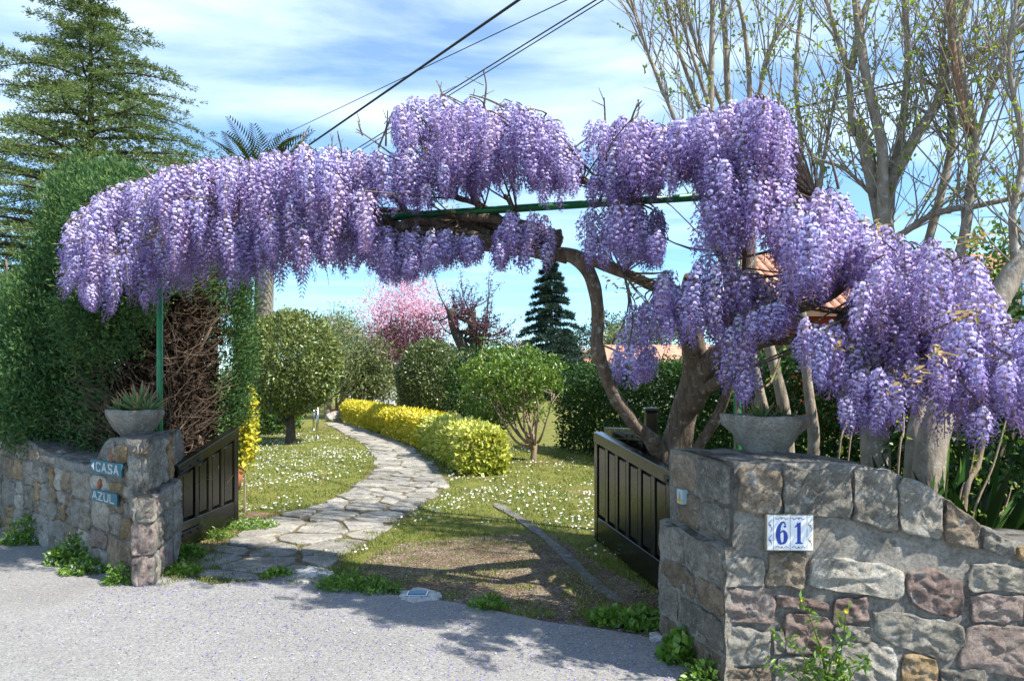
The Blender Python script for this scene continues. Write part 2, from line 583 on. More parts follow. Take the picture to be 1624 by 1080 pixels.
def asphalt_mat():
    m, t, b, o = nodes('worn_asphalt')
    p = pos(t)
    v = nd(t, 'ShaderNodeTexVoronoi'); v.inputs['Scale'].default_value = 140
    t.links.new(p, v.inputs['Vector'])
    sp = t.nodes.new('ShaderNodeSeparateColor'); t.links.new(v.outputs['Color'], sp.inputs[0])
    big = mnoise(t, 1.3, 6, 0.6, p)
    fine = mnoise(t, 320, 3, 0.7, p)
    c = ramp(t, big, [(0.3, (0.225, 0.217, 0.205)), (0.7, (0.29, 0.281, 0.265))])
    g = ramp(t, sp.outputs[0], [(0.0, (0.5, 0.5, 0.5)), (0.25, (0.9, 0.9, 0.9)), (0.85, (1.05, 1.05, 1.05)), (1.0, (1.5, 1.5, 1.48))])
    c = mixc(t, 0.85, c, g, 'MULTIPLY')
    ff = ramp(t, fine, [(0.35, (0.75, 0.75, 0.75)), (0.65, (1.15, 1.15, 1.15))])
    c = mixc(t, 0.8, c, ff, 'MULTIPLY')
    st = mnoise(t, 4, 7, 0.7, p, 1.0)
    sm = ramp(t, st, [(0.6, (0, 0, 0)), (0.75, (0.35, 0.35, 0.35))])
    c = mixc(t, sm, c, (0.12, 0.11, 0.10))
    t.links.new(c, b.inputs['Base Color'])
    b.inputs['Roughness'].default_value = 0.93
    b.inputs['Specular IOR Level'].default_value = 0.2
    bump(t, b, sp.outputs[1], 0.55, 0.006)
    return m


M['lawn'] = lawn_mat(); M['gravel'] = gravel_mat(); M['asphalt'] = asphalt_mat()


def sheet(name, poly, z, mat, thick=0.0, kind='structure'):
    n = len(poly)
    vs_ = [(x, y, z) for x, y in poly]
    fs_ = [tuple(range(n))]
    if thick:
        vs_ += [(x, y, z - thick) for x, y in poly]
        fs_ += [((i + 1) % n, i, i + n, (i + 1) % n + n) for i in range(n)]
    me = bpy.data.meshes.new(name); me.from_pydata(vs_, [], fs_)
    o = link(name, me, mat)
    if kind: o['kind'] = kind
    return o


S_ = 1500
o = sheet('lawn', [(-S_, -S_), (S_, -S_), (S_, S_), (-S_, S_)], 0.0, M['lawn'])
tag(o, 'daisy-dotted garden lawn reaching back from the gateway', 'lawn')


def ragged(p0, p1, n, amp, seed):
    rs = random.Random(seed); out = []
    d = Vector((p1[0] - p0[0], p1[1] - p0[1])); w = Vector((-d.y, d.x)).normalized()
    for i in range(n + 1):
        t = i / n
        k = amp * (rs.random() * 2 - 1) if 0 < i < n else 0
        out.append((p0[0] + d.x * t + w.x * k, p0[1] + d.y * t + w.y * k))
    return out


edge = [tuple(G(x, y).xy) for x, y in ((276, 912), (335, 930), (420, 922), (480, 922), (540, 935), (615, 945), (660, 950), (720, 958), (800, 975), (870, 990), (950, 1000), (1010, 1010), (1058, 1022))]
lf = [(-60, 50), (-12, 12.1)] + [tuple((B + UL * s).xy + NL.xy * -0.03) for s in (9, 7, 5, 3.5, 2, 0.8)] + [tuple((B + SB * .1).xy)]
rg = [tuple((A + SA * .15).xy)] + [tuple((A + U * s).xy - NO.xy * 0.03) for s in (0.3, 1.5, 3, 6, 14)] + [(60, -20), (60, -60), (-60, -60)]
ROAD = lf + edge + rg
o = sheet('road', ROAD, 0.014, M['asphalt'], 0.03)
tag(o, 'pale worn asphalt road in front of the gateway', 'road')

dv = [G(x, y) for x, y in ((545, 925), (590, 880), (640, 862), (690, 858), (760, 852), (835, 846), (880, 850), (915, 872), (965, 905), (1030, 935), (1085, 960), (1075, 1024), (985, 1010), (900, 998), (800, 978), (700, 960), (620, 948))]
o = sheet('driveway', [tuple(p.xy) for p in dv], 0.005, M['gravel'])
tag(o, 'bare brown gravelly earth of the driveway inside the gateway', 'driveway')
dv2 = [G(x, y) for x, y in ((285, 890), (300, 870), (345, 842), (375, 826), (400, 812), (440, 815), (450, 826), (420, 840), (390, 852), (345, 872), (310, 895))]
o = sheet('bare_soil', [tuple(p.xy) for p in dv2], 0.005, plain('red_soil', (0.25, 0.155, 0.10), .95, 0, .15, .3, 18, .7, 80))
tag(o, 'bare reddish soil beneath the short left gate', 'soil')
LAWN_HOLES = [[tuple(p.xy) for p in dv], [tuple(p.xy) for p in dv2]]

# ------------------------------------------------------------------ flagstone path (each slab its own mesh)
pl_ = [(300, 916), (318, 892), (400, 832), (530, 790), (592, 742), (582, 710), (548, 690), (517, 673)]
pr_ = [(515, 928), (545, 890), (600, 850), (708, 772), (692, 742), (652, 710), (604, 690), (553, 673)]
PL = [Vector(p.xy) for p in catmull([G(*p) for p in pl_], 4)]
PR = [Vector(p.xy) for p in catmull([G(*p) for p in pr_], 4)]
path_poly = [tuple(p) for p in PL] + [tuple(p) for p in PR[::-1]]
path = sheet('path', path_poly, 0.008, plain('path_joint', (0.13, 0.105, 0.06), .95, 0, .15, .5, 14, .6, 90))
tag(path, 'grey crazy-paved flagstone path curving beside the yellow hedge', 'path')


def clip(poly, a, n):
    """keep the side of the line through a where (p-a).n <= 0"""
    out = []
    for i in range(len(poly)):
        p, q = poly[i], poly[(i + 1) % len(poly)]
        dp, dq = (p - a).dot(n), (q - a).dot(n)
        if dp <= 0: out.append(p)
        if (dp < 0 < dq) or (dq < 0 < dp):
            out.append(p + (q - p) * (dp / (dp - dq)))
    return out


def smoothpoly(p, k=0.22):
    out = []
    for i in range(len(p)):
        a, b, c = p[i - 1], p[i], p[(i + 1) % len(p)]
        out.append(b + (a - b) * k); out.append(b + (c - b) * k)
    return out


rs = random.Random(3)
sites = []
YY = 4.7
cl = lambda y: (np.interp(y, [p.y for p in PL], [p.x for p in PL]), np.interp(y, [p.y for p in PR], [p.x for p in PR]))
while YY < 20.4:
    x0, x1 = cl(YY)
    step = 0.34 if YY < 13 else 0.50
    n = max(2, round((x1 - x0) / (step * 1.2)))
    off = rs.random()
    for i in range(n):
        sites.append(Vector((x0 + (x1 - x0) * (i + .5 + rs.uniform(-.46, .46)) / n, YY + rs.uniform(-.30, .30) * step * 2)))
    YY += step
# front apron between the pillar and the road
slab_n = 0
for i, s in enumerate(sites):
    near = sorted(sites, key=lambda q: (q - s).length)[1:14]
    cell = [s + Vector(v) for v in ((-.5, -.45), (.5, -.45), (.5, .45), (-.5, .45))]
    for q in near:
        dq = (q - s); m_ = (q + s) / 2
        cell = clip(cell, m_, dq.normalized())
    # stay on the path: clip with the local edges
    for E, sg in ((PL, 1), (PR, -1)):
        k = min(range(len(E) - 1), key=lambda j: (((E[j] + E[j + 1]) / 2) - s).length)
        e = (E[k + 1] - E[k]).normalized(); nn = Vector((-e.y, e.x)) * sg
        cell = clip(cell, E[k] + nn * rs.uniform(-.05, .05), nn)
    e0, e1 = G(276, 914).xy, G(530, 930).xy; ed = (e1 - e0).normalized(); cell = clip(cell, e0, Vector((ed.y, -ed.x)))
    if len(cell) < 3: continue
    c = sum(cell, Vector((0, 0))) / len(cell)
    cell = [c + (p - c) * (1 - 0.026 / max((p - c).length, .06)) for p in cell]
    cell = smoothpoly(cell, 0.2)
    cell = [p + Vector((rs.uniform(-.014, .014), rs.uniform(-.014, .014))) for p in cell]
    n = len(cell)
    if max((p - c).length for p in cell) < 0.09: continue
    h = 0.022 + rs.uniform(-.005, .008); tx, ty = rs.uniform(-.02, .02), rs.uniform(-.02, .02)
    zz = lambda p, z: z + (p.x - c.x) * tx + (p.y - c.y) * ty
    ins = [c + (p - c) * 0.955 for p in cell]
    vs_ = [(p.x, p.y, 0.002) for p in cell] + [(p.x, p.y, zz(p, h - .006)) for p in cell] + [(p.x, p.y, zz(p, h)) for p in ins]
    fs_ = [(i_, (i_ + 1) % n, (i_ + 1) % n + n, i_ + n) for i_ in range(n)] + [(i_ + n, (i_ + 1) % n + n, (i_ + 1) % n + 2 * n, i_ + 2 * n) for i_ in range(n)] + [tuple(range(2 * n, 3 * n))]
    me = bpy.data.meshes.new('flagstone'); me.from_pydata(vs_, [], fs_)
    link('flagstone', me, M['flag'], path)
    slab_n += 1

# concrete edging strip across the lawn on the right of the driveway
ep = catmull([G(x, y) for x, y in ((785, 800), (815, 818), (850, 842), (900, 885), (940, 925), (985, 958))], 4)
acc = Acc(); vs_ = []; rs = random.Random(5)
for i, p in enumerate(ep):
    t = (ep[min(i + 1, len(ep) - 1)] - ep[max(i - 1, 0)]).normalized(); w = Vector((-t.y, t.x, 0))
    wd = (0.028 + 0.03 * rs.random()) * (0.4 if i in (0, len(ep) - 1) else 1)
    for s, z in ((-1, 0.0), (-1, 0.012), (1, 0.014), (1, 0.0)):
        q = p + w * s * wd; vs_.append((q.x, q.y, z + 0.004 * rs.random() * (z > 0)))
fs_ = []
for i in range(len(ep) - 1):
    for k in range(3): fs_.append((i * 4 + k, i * 4 + k + 1, i * 4 + 5 + k, i * 4 + 4 + k))
acc.add(vs_, fs_)
o = acc.build('edging_strip', M['edging'])
tag(o, 'sunken concrete edging strip crossing the grass beside the long gate', 'edging', kind='structure')


# cement patches set in the ground by the road edge
def patch(name, px, z, label, cat, cover=None, seed=1):
    rs = random.Random(seed)
    pts = [G(x, y) for x, y in px]
    c = sum(pts, Vector()) / len(pts)
    pts2 = []
    for i in range(len(pts)):
        for k in range(6):
            q = pts[i].lerp(pts[(i + 1) % len(pts)], k / 6)
            pts2.append(c + (q - c) * (1 + rs.uniform(-.11, .11)))
    e = empty(name, (c.x, c.y, 0), label, cat)
    n = len(pts2); vs_ = [(p.x, p.y, -0.01) for p in pts2] + [(c.x + (p.x - c.x) * .97, c.y + (p.y - c.y) * .97, z + rs.uniform(-.003, .003)) for p in pts2] + [(c.x, c.y, z + .006)]
    fs_ = [(i, (i + 1) % n, (i + 1) % n + n, i + n) for i in range(n)] + [(i + n, (i + 1) % n + n, 2 * n) for i in range(n)]
    me = bpy.data.meshes.new('cement_pad'); me.from_pydata(vs_, [], fs_)
    link('cement_pad', me, M['white_patch'], e)
    if cover:
        p = G(*cover)
        a = Acc(); a.box((p.x, p.y, z + .008), (0.13, 0.09, 0.012), bev=.003); a.build('cover_frame', M['steel'], e)
        a = Acc(); a.box((p.x, p.y, z + .016), (0.11, 0.07, 0.008), bev=.002); a.build('cover_lid', plain('blue_metal', (0.05, 0.16, 0.24), .4, .5), e)
    return e


patch('meter_cover', ((636, 942), (665, 935), (700, 943), (697, 955), (660, 960), (634, 955)), 0.018, 'white cement pad with a blue metal cover at the road edge', 'cover', (662, 948), 2)
patch('cement_patch', ((456, 912), (490, 902), (522, 906), (530, 915), (500, 928), (466, 928)), 0.024, 'white cement patch at the foot of the flagstone path', 'cement patch', None, 4)
patch('cement_patch', ((1030, 1008), (1058, 1004), (1062, 1018), (1040, 1024), (1030, 1020)), 0.018, 'small pale cement patch beside the stone pillar with house number', 'cement patch', None, 6)


# ------------------------------------------------------------------ stone walls
def stone(name, poly, fmap, mat, parent, e=0.014, bulge=0.012, rough=0.007, nseg=20, seed=0, rings=(1.0, .965, .86, .62, .32)):
    """poly: (s, z) outline on the wall face; fmap(s, z, out) -> place; a rough-faced stone"""
    rs = random.Random(seed)
    p = [Vector(q) for q in poly]
    p = smoothpoly(smoothpoly(p, .07), .2)
    # resample by length
    per = [(p[(i + 1) % len(p)] - p[i]).length for i in range(len(p))]
    tot = sum(per); out = []
    i = 0; acc_ = 0
    for k in range(nseg):
        d = tot * k / nseg
        while acc_ + per[i] < d: acc_ += per[i]; i += 1
        out.append(p[i].lerp(p[(i + 1) % len(p)], (d - acc_) / max(per[i], 1e-6)))
    c = sum(out, Vector((0, 0))) / nseg
    size = max((q - c).length for q in out)
    so = rs.uniform(-50, 50)
    tilt = Vector((rs.uniform(-.05, .05), rs.uniform(-.05, .05)))
    vs_ = []
    for ri, r in enumerate(rings):
        for q in out:
            w = c + (q - c) * r
            jz = 1.3 * (.45 - abs(noise.noise(Vector((w.x * 11 + so, w.y * 14, 0))) * 1.6)) + .8 * noise.noise(Vector((w.x * 26, w.y * 30 + so, 3))) + .5 * noise.noise(Vector((w.x * 70, w.y * 70, so)))
            o_ = -0.035 if ri == 0 else e * (.5 if ri == 1 else 1) + bulge * (1 - r * r) + jz * rough * (1 if ri > 1 else .5) + tilt.dot(w - c) * (ri > 0)
            if ri <= 1: w = w + Vector((noise.noise(Vector((w.x * 20, w.y * 20, so))), noise.noise(Vector((w.x * 20, w.y * 20, so + 9))))) * .016
            vs_.append(fmap(w.x, w.y, o_))
    vs_.append(fmap(c.x, c.y, e + bulge + rough * rs.uniform(-1, 1)))
    fs_ = []
    n = nseg
    for r in range(len(rings) - 1):
        for k in range(n):
            fs_.append((r * n + k, r * n + (k + 1) % n, (r + 1) * n + (k + 1) % n, (r + 1) * n + k))
    b = (len(rings) - 1) * n
    for k in range(n): fs_.append((b + k, b + (k + 1) % n, len(rings) * n))
    me = bpy.data.meshes.new(name); me.from_pydata(vs_, [], fs_)
    me.polygons.foreach_set('use_smooth', [True] * len(fs_))
    return link(name, me, mat, parent)


def core(name, front, back, tops, parent, mats, seed=0, nz=8, jit=0.01):
    """wall body: matching front and back plan points with a top height for each; faces subdivided and rough"""
    n = len(front); vs_ = []; fs_ = []; mi = []
    def jj(p, a): 
        return Vector((noise.noise(p * 9 + Vector((seed, 0, 0))), noise.noise(p * 9 + Vector((0, seed, 5))), noise.noise(p * 9 + Vector((3, 0, seed))))) * a + Vector((noise.noise(p * 28), noise.noise(p * 28 + Vector((7, 0, 0))), noise.noise(p * 28 + Vector((0, 7, 0))))) * a * .6
    prof = []
    for i in range(n):
        row = []
        for k in range(nz + 1): row.append(Vector((front[i].x, front[i].y, -0.05 + (tops[i] + .05) * k / nz)))
        for k in range(1, 6): 
            q = front[i].lerp(back[i], k / 6); row.append(Vector((q.x, q.y, tops[i] + .012 * math.sin(math.pi * k / 6))))
        for k in range(nz + 1): row.append(Vector((back[i].x, back[i].y, tops[i] - (tops[i] + .05) * k / nz)))
        prof.append([p + jj(p, jit) for p in row])
    m = len(prof[0])
    for row in prof: vs_ += row
    for i in range(n - 1):
        for k in range(m - 1):
            fs_.append((i * m + k, i * m + k + 1, (i + 1) * m + k + 1, (i + 1) * m + k))
            mi.append(1 if nz <= k < nz + 6 else 0)
    for i, rev in ((0, True), (n - 1, False)):
        # end faces as strips between the front and the back column
        for k in range(nz):
            a, b = i * m + k, i * m + k + 1
            c_, d = i * m + (m - 1 - k - 1), i * m + (m - 1 - k)
            f = (a, b, c_, d); fs_.append(f if rev else f[::-1]); mi.append(0)
        f = tuple(i * m + k for k in range(nz, m - nz)); fs_.append(f if rev else f[::-1]); mi.append(0)
    me = bpy.data.meshes.new(name); me.from_pydata([tuple(v) for v in vs_], [], fs_)
    for x in mats: me.materials.append(x)
    me.polygons.foreach_set('material_index', mi)
    me.polygons.foreach_set('use_smooth', [True] * len(fs_))
    return link(name, me, None, parent)


def seg(p, q, n):
    return [p.lerp(q, i / n) for i in range(n + 1)]


# --- right-hand wall
rw = empty('stone_wall', (A.x + .5, A.y + .1, 0), 'stone gateway wall with blue house number tiles and swooping coping', 'wall')
top_px = [(1150, 733), (1290, 735), (1352, 737), (1420, 747), (1460, 764), (1494, 784), (1556, 829), (1606, 858), (1660, 870)]
tp = []
for x, y in top_px:
    q = onplane(x, y, A, NO); tp.append(((q - A).dot(U), q.z))
tp = [(-0.02, tp[0][1])] + [t for t in tp if t[0] > 0.01] + [(3.2, 0.60), (14, 0.60)]
def rtop(s): return float(np.interp(s, [t[0] for t in tp], [t[1] for t in tp]))
TH = 0.72
ss = list(np.linspace(0, 1.5, 40)) + [1.7, 2, 2.5, 3.2, 6, 10, 14]
fr = [A + U * s - NO * 0.008 for s in ss]
def backpt(s):
    t = min(1, s / .9)
    return (A + SA * .61 + U * s * .6) * (1 - t) + (A + U * s - NO * (TH - .30 * min(1, max(0, s - .4) / .6))) * t
bk = [backpt(s) for s in ss]
core('mortar_body', fr, bk, [rtop(s) - .004 for s in ss], rw, [M['mortar'], M['wall_top']], 3, 22, 0.012)
# lower side of the gateway stands proud of the upper block: a ledge
la = A + NO * 0.004 - SA * 0.0
ln = Vector((-SA.y, SA.x, 0)); ln = ln if ln.dot(Vector((-1, 0, 0))) > 0 else -ln
lf_ = [A + ln * .0 + SA * t + NO * 0.0 for t in np.linspace(-0.0, .64, 14)]
core('ledge_body', [p + ln * .045 for p in lf_], [p - ln * .16 for p in lf_], [0.608 + .012 * math.sin(i) for i in range(14)], rw, [M['mortar'], M['wall_top']], 8, 16, 0.010)

fmR = lambda s, z, o_: tuple(A + U * s + NO * o_ + Vector((0, 0, z)))
fmRS = lambda s, z, o_: tuple(A + SA * s + ln * (o_ + .045) + Vector((0, 0, z)))
fmRU = lambda s, z, o_: tuple(A + (backpt(0) - A).normalized() * s + (ln * 1.0) * o_ + Vector((0, 0, z)))
def wallpx(poly):
    out = []
    for x, y in poly:
        q = onplane(x, y, A, NO); out.append(((q - A).dot(U), max(-.03, q.z)))
    return out
def rect(x0, y0, x1, y1, ja=5, sd=0, dx=0):
    r = random.Random(sd * 13 + int(x0)); j = lambda: r.uniform(-ja, ja)
    return [(x0 + j(), y0 + j()), ((x0 + x1) / 2 + j(), y0 + j() + dx / 2), (x1 + j(), y0 + j() + dx), (x1 + j(), (y0 + y1) / 2 + dx), (x1 + j(), y1 + j() + dx), ((x0 + x1) / 2 + j(), y1 + j() + dx / 2), (x0 + j(), y1 + j()), (x0 + j(), (y0 + y1) / 2)]
front_stones = [
    # coping course
    (rect(1172, 740, 1236, 812, 3, 1, 4), 'brown_stone'), (rect(1242, 740, 1348, 818, 3, 2, 4), 'grey_stone'),
    ([(1354, 740), (1418, 748), (1422, 790), (1419, 842), (1385, 834), (1354, 826), (1352, 780)], 'grey_stone'),
    ([(1426, 752), (1458, 765), (1492, 786), (1493, 820), (1492, 858), (1458, 850), (1425, 842), (1424, 800)], 'pale_stone'),
    ([(1498, 790), (1530, 812), (1553, 830), (1552, 852), (1548, 870), (1520, 864), (1498, 858), (1497, 820)], 'brown_stone'),
    ([(1558, 834), (1585, 850), (1606, 862), (1608, 880), (1580, 876), (1556, 870)], 'grey_stone'),
    ([(1614, 866), (1655, 874), (1700, 878), (1700, 905), (1650, 900), (1612, 886)], 'ochre_stone'),
    # below the rendered band
    (rect(1150, 884, 1213, 928, 3, 1), 'pale_stone'), (rect(1217, 880, 1277, 931, 4, 2), 'brown_stone'),
    ([(1283, 885), (1340, 886), (1400, 895), (1433, 908), (1434, 935), (1425, 952), (1380, 944), (1330, 938), (1284, 930)], 'pale_stone'),
    ([(1440, 908), (1480, 902), (1524, 922), (1528, 950), (1526, 980), (1490, 976), (1452, 962), (1438, 940)], 'red_stone'),
    (rect(1540, 943, 1622, 986, 3, 4), 'pink_stone'), (rect(1537, 895, 1640, 936, 4, 5, 6), 'grey_stone'),
    (rect(1150, 932, 1226, 988, 3, 6, 3), 'pink_stone'), ([(1230, 944), (1270, 948), (1314, 956), (1313, 968), (1270, 966), (1232, 962)], 'red_stone'),
    (rect(1319, 948, 1378, 986, 4, 8), 'red_stone'), (rect(1246, 974, 1320, 1038, 5, 9, 4), 'red_stone'),
    ([(1384, 968), (1430, 972), (1490, 985), (1528, 990), (1532, 1020), (1505, 1050), (1470, 1040), (1420, 1024), (1384, 1005)], 'grey_stone'),
    ([(1535, 992), (1580, 990), (1660, 994), (1664, 1040), (1660, 1080), (1600, 1072), (1520, 1060), (1516, 1048)], 'pink_stone'),
    (rect(1150, 996, 1222, 1052, 4, 10, 4), 'pale_stone'), (rect(1228, 1000, 1243, 1036, 2, 11), 'grey_stone'),
    (rect(1325, 992, 1380, 1018, 4, 12, 4), 'grey_stone'), ([(1330, 1024), (1380, 1016), (1424, 1034), (1422, 1080), (1380, 1085), (1334, 1072)], 'pale_stone'),
    (rect(1428, 1040, 1482, 1088, 4, 13), 'ochre_stone'), (rect(1488, 1062, 1560, 1110, 4, 14), 'grey_stone'),
    (rect(1228, 1042, 1324, 1088, 5, 15, 4), 'pale_stone'), (rect(1150, 1060, 1222, 1096, 3, 16), 'brown_stone'),
    (rect(1228, 1094, 1330, 1130, 4, 17), 'grey_stone'), (rect(1336, 1090, 1425, 1140, 4, 18), 'brown_stone'), (rect(1430, 1094, 1484, 1150, 4, 19), 'pink_stone'),
    (rect(1490, 1116, 1600, 1175, 4, 20), 'pale_stone'), (rect(1566, 1082, 1680, 1112, 4, 21), 'brown_stone'), (rect(1628, 942, 1690, 988, 3, 22), 'pale_stone'),
]
for i, (pg, mt) in enumerate(front_stones):
    cop = i < 7
    stone('coping_stone' if cop else 'stone', wallpx(pg), fmR, M[mt], rw, e=.012 if cop else .006, bulge=.003, rough=.011, nseg=48, seed=i, rings=(1.0, .99, .965, .91, .83, .74, .64, .53, .41, .28, .14))
# beyond the frame the wall goes on in plain squared rubble
rs = random.Random(21)
s0 = 1.75
while s0 < 4.2:
    w_ = rs.uniform(.22, .4); z0 = 0.0
    while z0 < .50:
        h_ = min(rs.uniform(.14, .24), .585 - z0)
        stone('stone', [(s0 + .012, z0 + .01), (s0 + w_ - .012, z0 + .012), (s0 + w_ - .012, z0 + h_ - .012), (s0 + .012, z0 + h_ - .012)], fmR, M[rs.choice(['grey_stone', 'pale_stone', 'pink_stone', 'brown_stone'])], rw, seed=int(s0 * 100), nseg=14, rings=(1, .96, .8, .4))
        z0 += h_
    s0 += w_
# gateway side: lower stones and upper block stones
for k, (z0, z1, cuts) in enumerate(((0.0, .14, (0, .3, .64)), (.15, .30, (0, .42, .64)), (.31, .44, (0, .25, .64)), (.45, .60, (0, .36, .64)))):
    for a_, b_ in zip(cuts[:-1], cuts[1:]):
        stone('stone', [(a_ + .01, z0), ((a_ + b_) / 2, z0 + .006), (b_ - .01, z0 + .004), (b_ - .012, z1 - .004), (a_ + .01, z1)], fmRS, M[['brown_stone', 'grey_stone', 'brown_stone', 'grey_stone'][k]], rw, e=.005, bulge=.003, rough=.010, nseg=36, seed=60 + k, rings=(1, .99, .95, .86, .74, .6, .42, .2))
for k, (a_, b_, z0, z1) in enumerate(((.03, .27, .64, .78), (.29, .52, .63, .79), (.03, .33, .80, .975), (.35, .56, .80, .97))):
    stone('stone', [(a_, z0), (b_, z0), (b_, z1), (a_, z1)], fmRU, M[['grey_stone', 'brown_stone'][k % 2]], rw, e=.010, bulge=.004, rough=.010, nseg=34, seed=80 + k, rings=(1, .99, .95, .86, .74, .6, .42, .2))

# --- left-hand wall
lw = empty('stone_wall', (B.x - .4, B.y + .4, 0), 'rubble stone gateway wall carrying the two teal signs', 'wall')
KL = B + UL * 2.75                       # the wall bends here
UL2 = Vector((-.70, .714, 0)).normalized()
def lfront(s):
    return B + UL * s if s <= 2.75 else KL + UL2 * (s - 2.75)
ltab = [(0, .945), (.42, .950), (.50, .94), (.60, .88), (.72, .78), (.85, .725), (1.1, .715), (1.6, .76), (2.2, .85), (2.75, .955), (4, 1.0), (9, 1.1)]
def ltop(s): return float(np.interp(s, [t[0] for t in ltab], [t[1] for t in ltab]))
ss = list(np.linspace(0, 2.75, 60)) + [3.1, 3.6, 4.2, 5, 6.5, 9]
fr = [lfront(s) - NL * .006 for s in ss]
bk = []
for s in ss:
    t = min(1, s / .7)
    q0 = B + SB * .82 - SB.cross(Vector((0, 0, 1))) * 0.0
    bk.append((q0 + UL * s * .9) * (1 - t) + (lfront(s) - NL * .68 + UL * .12) * t)
core('mortar_body', fr, bk, [ltop(s) for s in ss], lw, [M['mortar'], M['wall_top']], 13, 20, 0.014)
lnB = Vector((SB.y, -SB.x, 0)); lnB = lnB if lnB.x > 0 else -lnB
lf_ = [B + SB * t for t in np.linspace(0.0, .80, 16)]
core('ledge_body', [p + lnB * .06 for p in lf_][::-1], [p - lnB * .05 for p in lf_][::-1], [.585 + .014 * math.sin(i * 1.3) + .05 * (1 - i / 15) * 0 for i in range(16)], lw, [M['mortar'], M['wall_top']], 18, 14, 0.012)

fmL = lambda s, z, o_: tuple((lfront(s) if s >= 0 else B + UL * s) + NL * o_ + Vector((0, 0, z)))
fmLS = lambda s, z, o_: tuple(B + SB * s + lnB * (o_ + .06) + Vector((0, 0, z)))
fmLU = lambda s, z, o_: tuple(B + SB * s + lnB * o_ + Vector((0, 0, z)))
fmLT = lambda s, z, o_: tuple(B + UL * s - NL * z + Vector((0, 0, .945 + o_)))
rs = random.Random(77)


def rubble(x0, x1, z0, z1, out, wmin, hmin, depth=0):
    w, h = x1 - x0, z1 - z0
    if depth < 8 and (w > wmin * 2.1 or h > hmin * 2.1) and not (w < wmin * 3 and h < hmin * 3 and rs.random() < .4):
        if w / wmin > h / hmin:
            c_ = x0 + w * rs.uniform(.36, .64); rubble(x0, c_, z0, z1, out, wmin, hmin, depth + 1); rubble(c_, x1, z0, z1, out, wmin, hmin, depth + 1)
        else:
            c_ = z0 + h * rs.uniform(.36, .64); rubble(x0, x1, z0, c_, out, wmin, hmin, depth + 1); rubble(x0, x1, c_, z1, out, wmin, hmin, depth + 1)
    else: out.append((x0, x1, z0, z1))


cells = []
rubble(.12, 2.7, 0.0, .66, cells, .14, .105)
up = []; rubble(.0, .52, .68, .935, up, .15, .12); cells += up
for x in np.arange(2.78, 5.2, .3):
    t_ = []; rubble(x, x + .29, 0, .92, t_, .2, .16); cells += t_
for a_ in np.arange(1.2, 2.75, .3):
    zt = ltop(a_ + .15)
    if zt - .68 > .06: cells.append((a_, a_ + .28, .67, zt - .015))
pal = ['grey_stone'] * 5 + ['pale_stone'] * 7 + ['brown_stone'] * 4 + ['ochre_stone'] * 3 + ['mortar'] * 3
for i, (x0, x1, z0, z1) in enumerate(cells):
    g_ = .004; j = lambda: rs.uniform(-.018, .018)
    if z1 > ltop((x0 + x1) / 2) - .02: z1 = ltop((x0 + x1) / 2) - .03
    if z1 - z0 < .05: continue
    pg = [(x0 + g_ + j(), z0 + g_ + j()), ((x0 + x1) / 2, z0 + g_ + j()), (x1 - g_ + j(), z0 + g_ + j()), (x1 - g_, (z0 + z1) / 2), (x1 - g_ + j(), z1 - g_ + j()), ((x0 + x1) / 2, z1 - g_ + j()), (x0 + g_ + j(), z1 - g_ + j()), (x0 + g_, (z0 + z1) / 2)]
    mt = rs.choice(pal)
    if z0 < .2 and x0 < 1.0 and rs.random() < .55: mt = 'pink_stone'
    stone('stone', pg, fmL, M[mt], lw, e=.003, bulge=.006, rough=.017, nseg=22, seed=200 + i, rings=(1, .98, .9, .72, .5, .25))
# corner quoins, seen from both faces
for k, (z0, z1) in enumerate(((0, .21), (.22, .42), (.43, .585))):
    stone('stone', [(-.02, z0), (.13, z0 + .01), (.12, z1 - .005), (-.02, z1)], fmL, M[['pink_stone', 'pink_stone', 'grey_stone'][k]], lw, e=.014, bulge=.012, rough=.01, nseg=20, seed=300 + k)
    for a_, b_ in ((-.0, .17 + .1 * (k % 2)), (.19 + .1 * (k % 2), .52), (.54, .80)):
        stone('stone', [(a_, z0 + .005), (b_, z0), (b_, z1), (a_, z1 - .004)], fmLS, M[rs.choice(['pale_stone', 'grey_stone', 'pink_stone'])], lw, e=.008, bulge=.004, rough=.017, nseg=22, seed=320 + k * 3 + int(a_ * 10))
for k, (a_, b_, z0, z1) in enumerate(((.02, .42, .60, .925), (.44, .60, .60, .92), (.62, .79, .60, .92))):
    stone('stone', [(a_, z0), (b_, z0), (b_, z1), (a_, z1)], fmLU, M[['grey_stone', 'pale_stone', 'ochre_stone'][k]], lw, e=.012, bulge=.004, rough=.02, nseg=30, seed=350 + k, rings=(1, .985, .94, .84, .7, .5, .25))
fmLE = lambda s, z, o_: tuple(B + lnB * (.075 - s) - SB * (o_ - .012) + Vector((0, 0, z)))
for k, (z0, z1) in enumerate(((0, .20), (.205, .41), (.415, .585))):
    stone('stone', [(.0, z0), (.135, z0 + .004), (.14, z1), (.0, z1 - .004)], fmLE, M[['pink_stone', 'pink_stone', 'pale_stone'][k]], lw, e=.010, bulge=.003, rough=.018, nseg=30, seed=380 + k, rings=(1, .985, .94, .84, .7, .5, .25))
for x0, z0 in ((.60, .52), (.40, .75)):
    stone('brick', [(x0, z0), (x0 + .055, z0), (x0 + .055, z0 + .13), (x0, z0 + .13)], fmL, M['brick_stone'], lw, e=.017, bulge=.006, rough=.004, nseg=12, seed=int(x0 * 100), rings=(1, .95, .6))

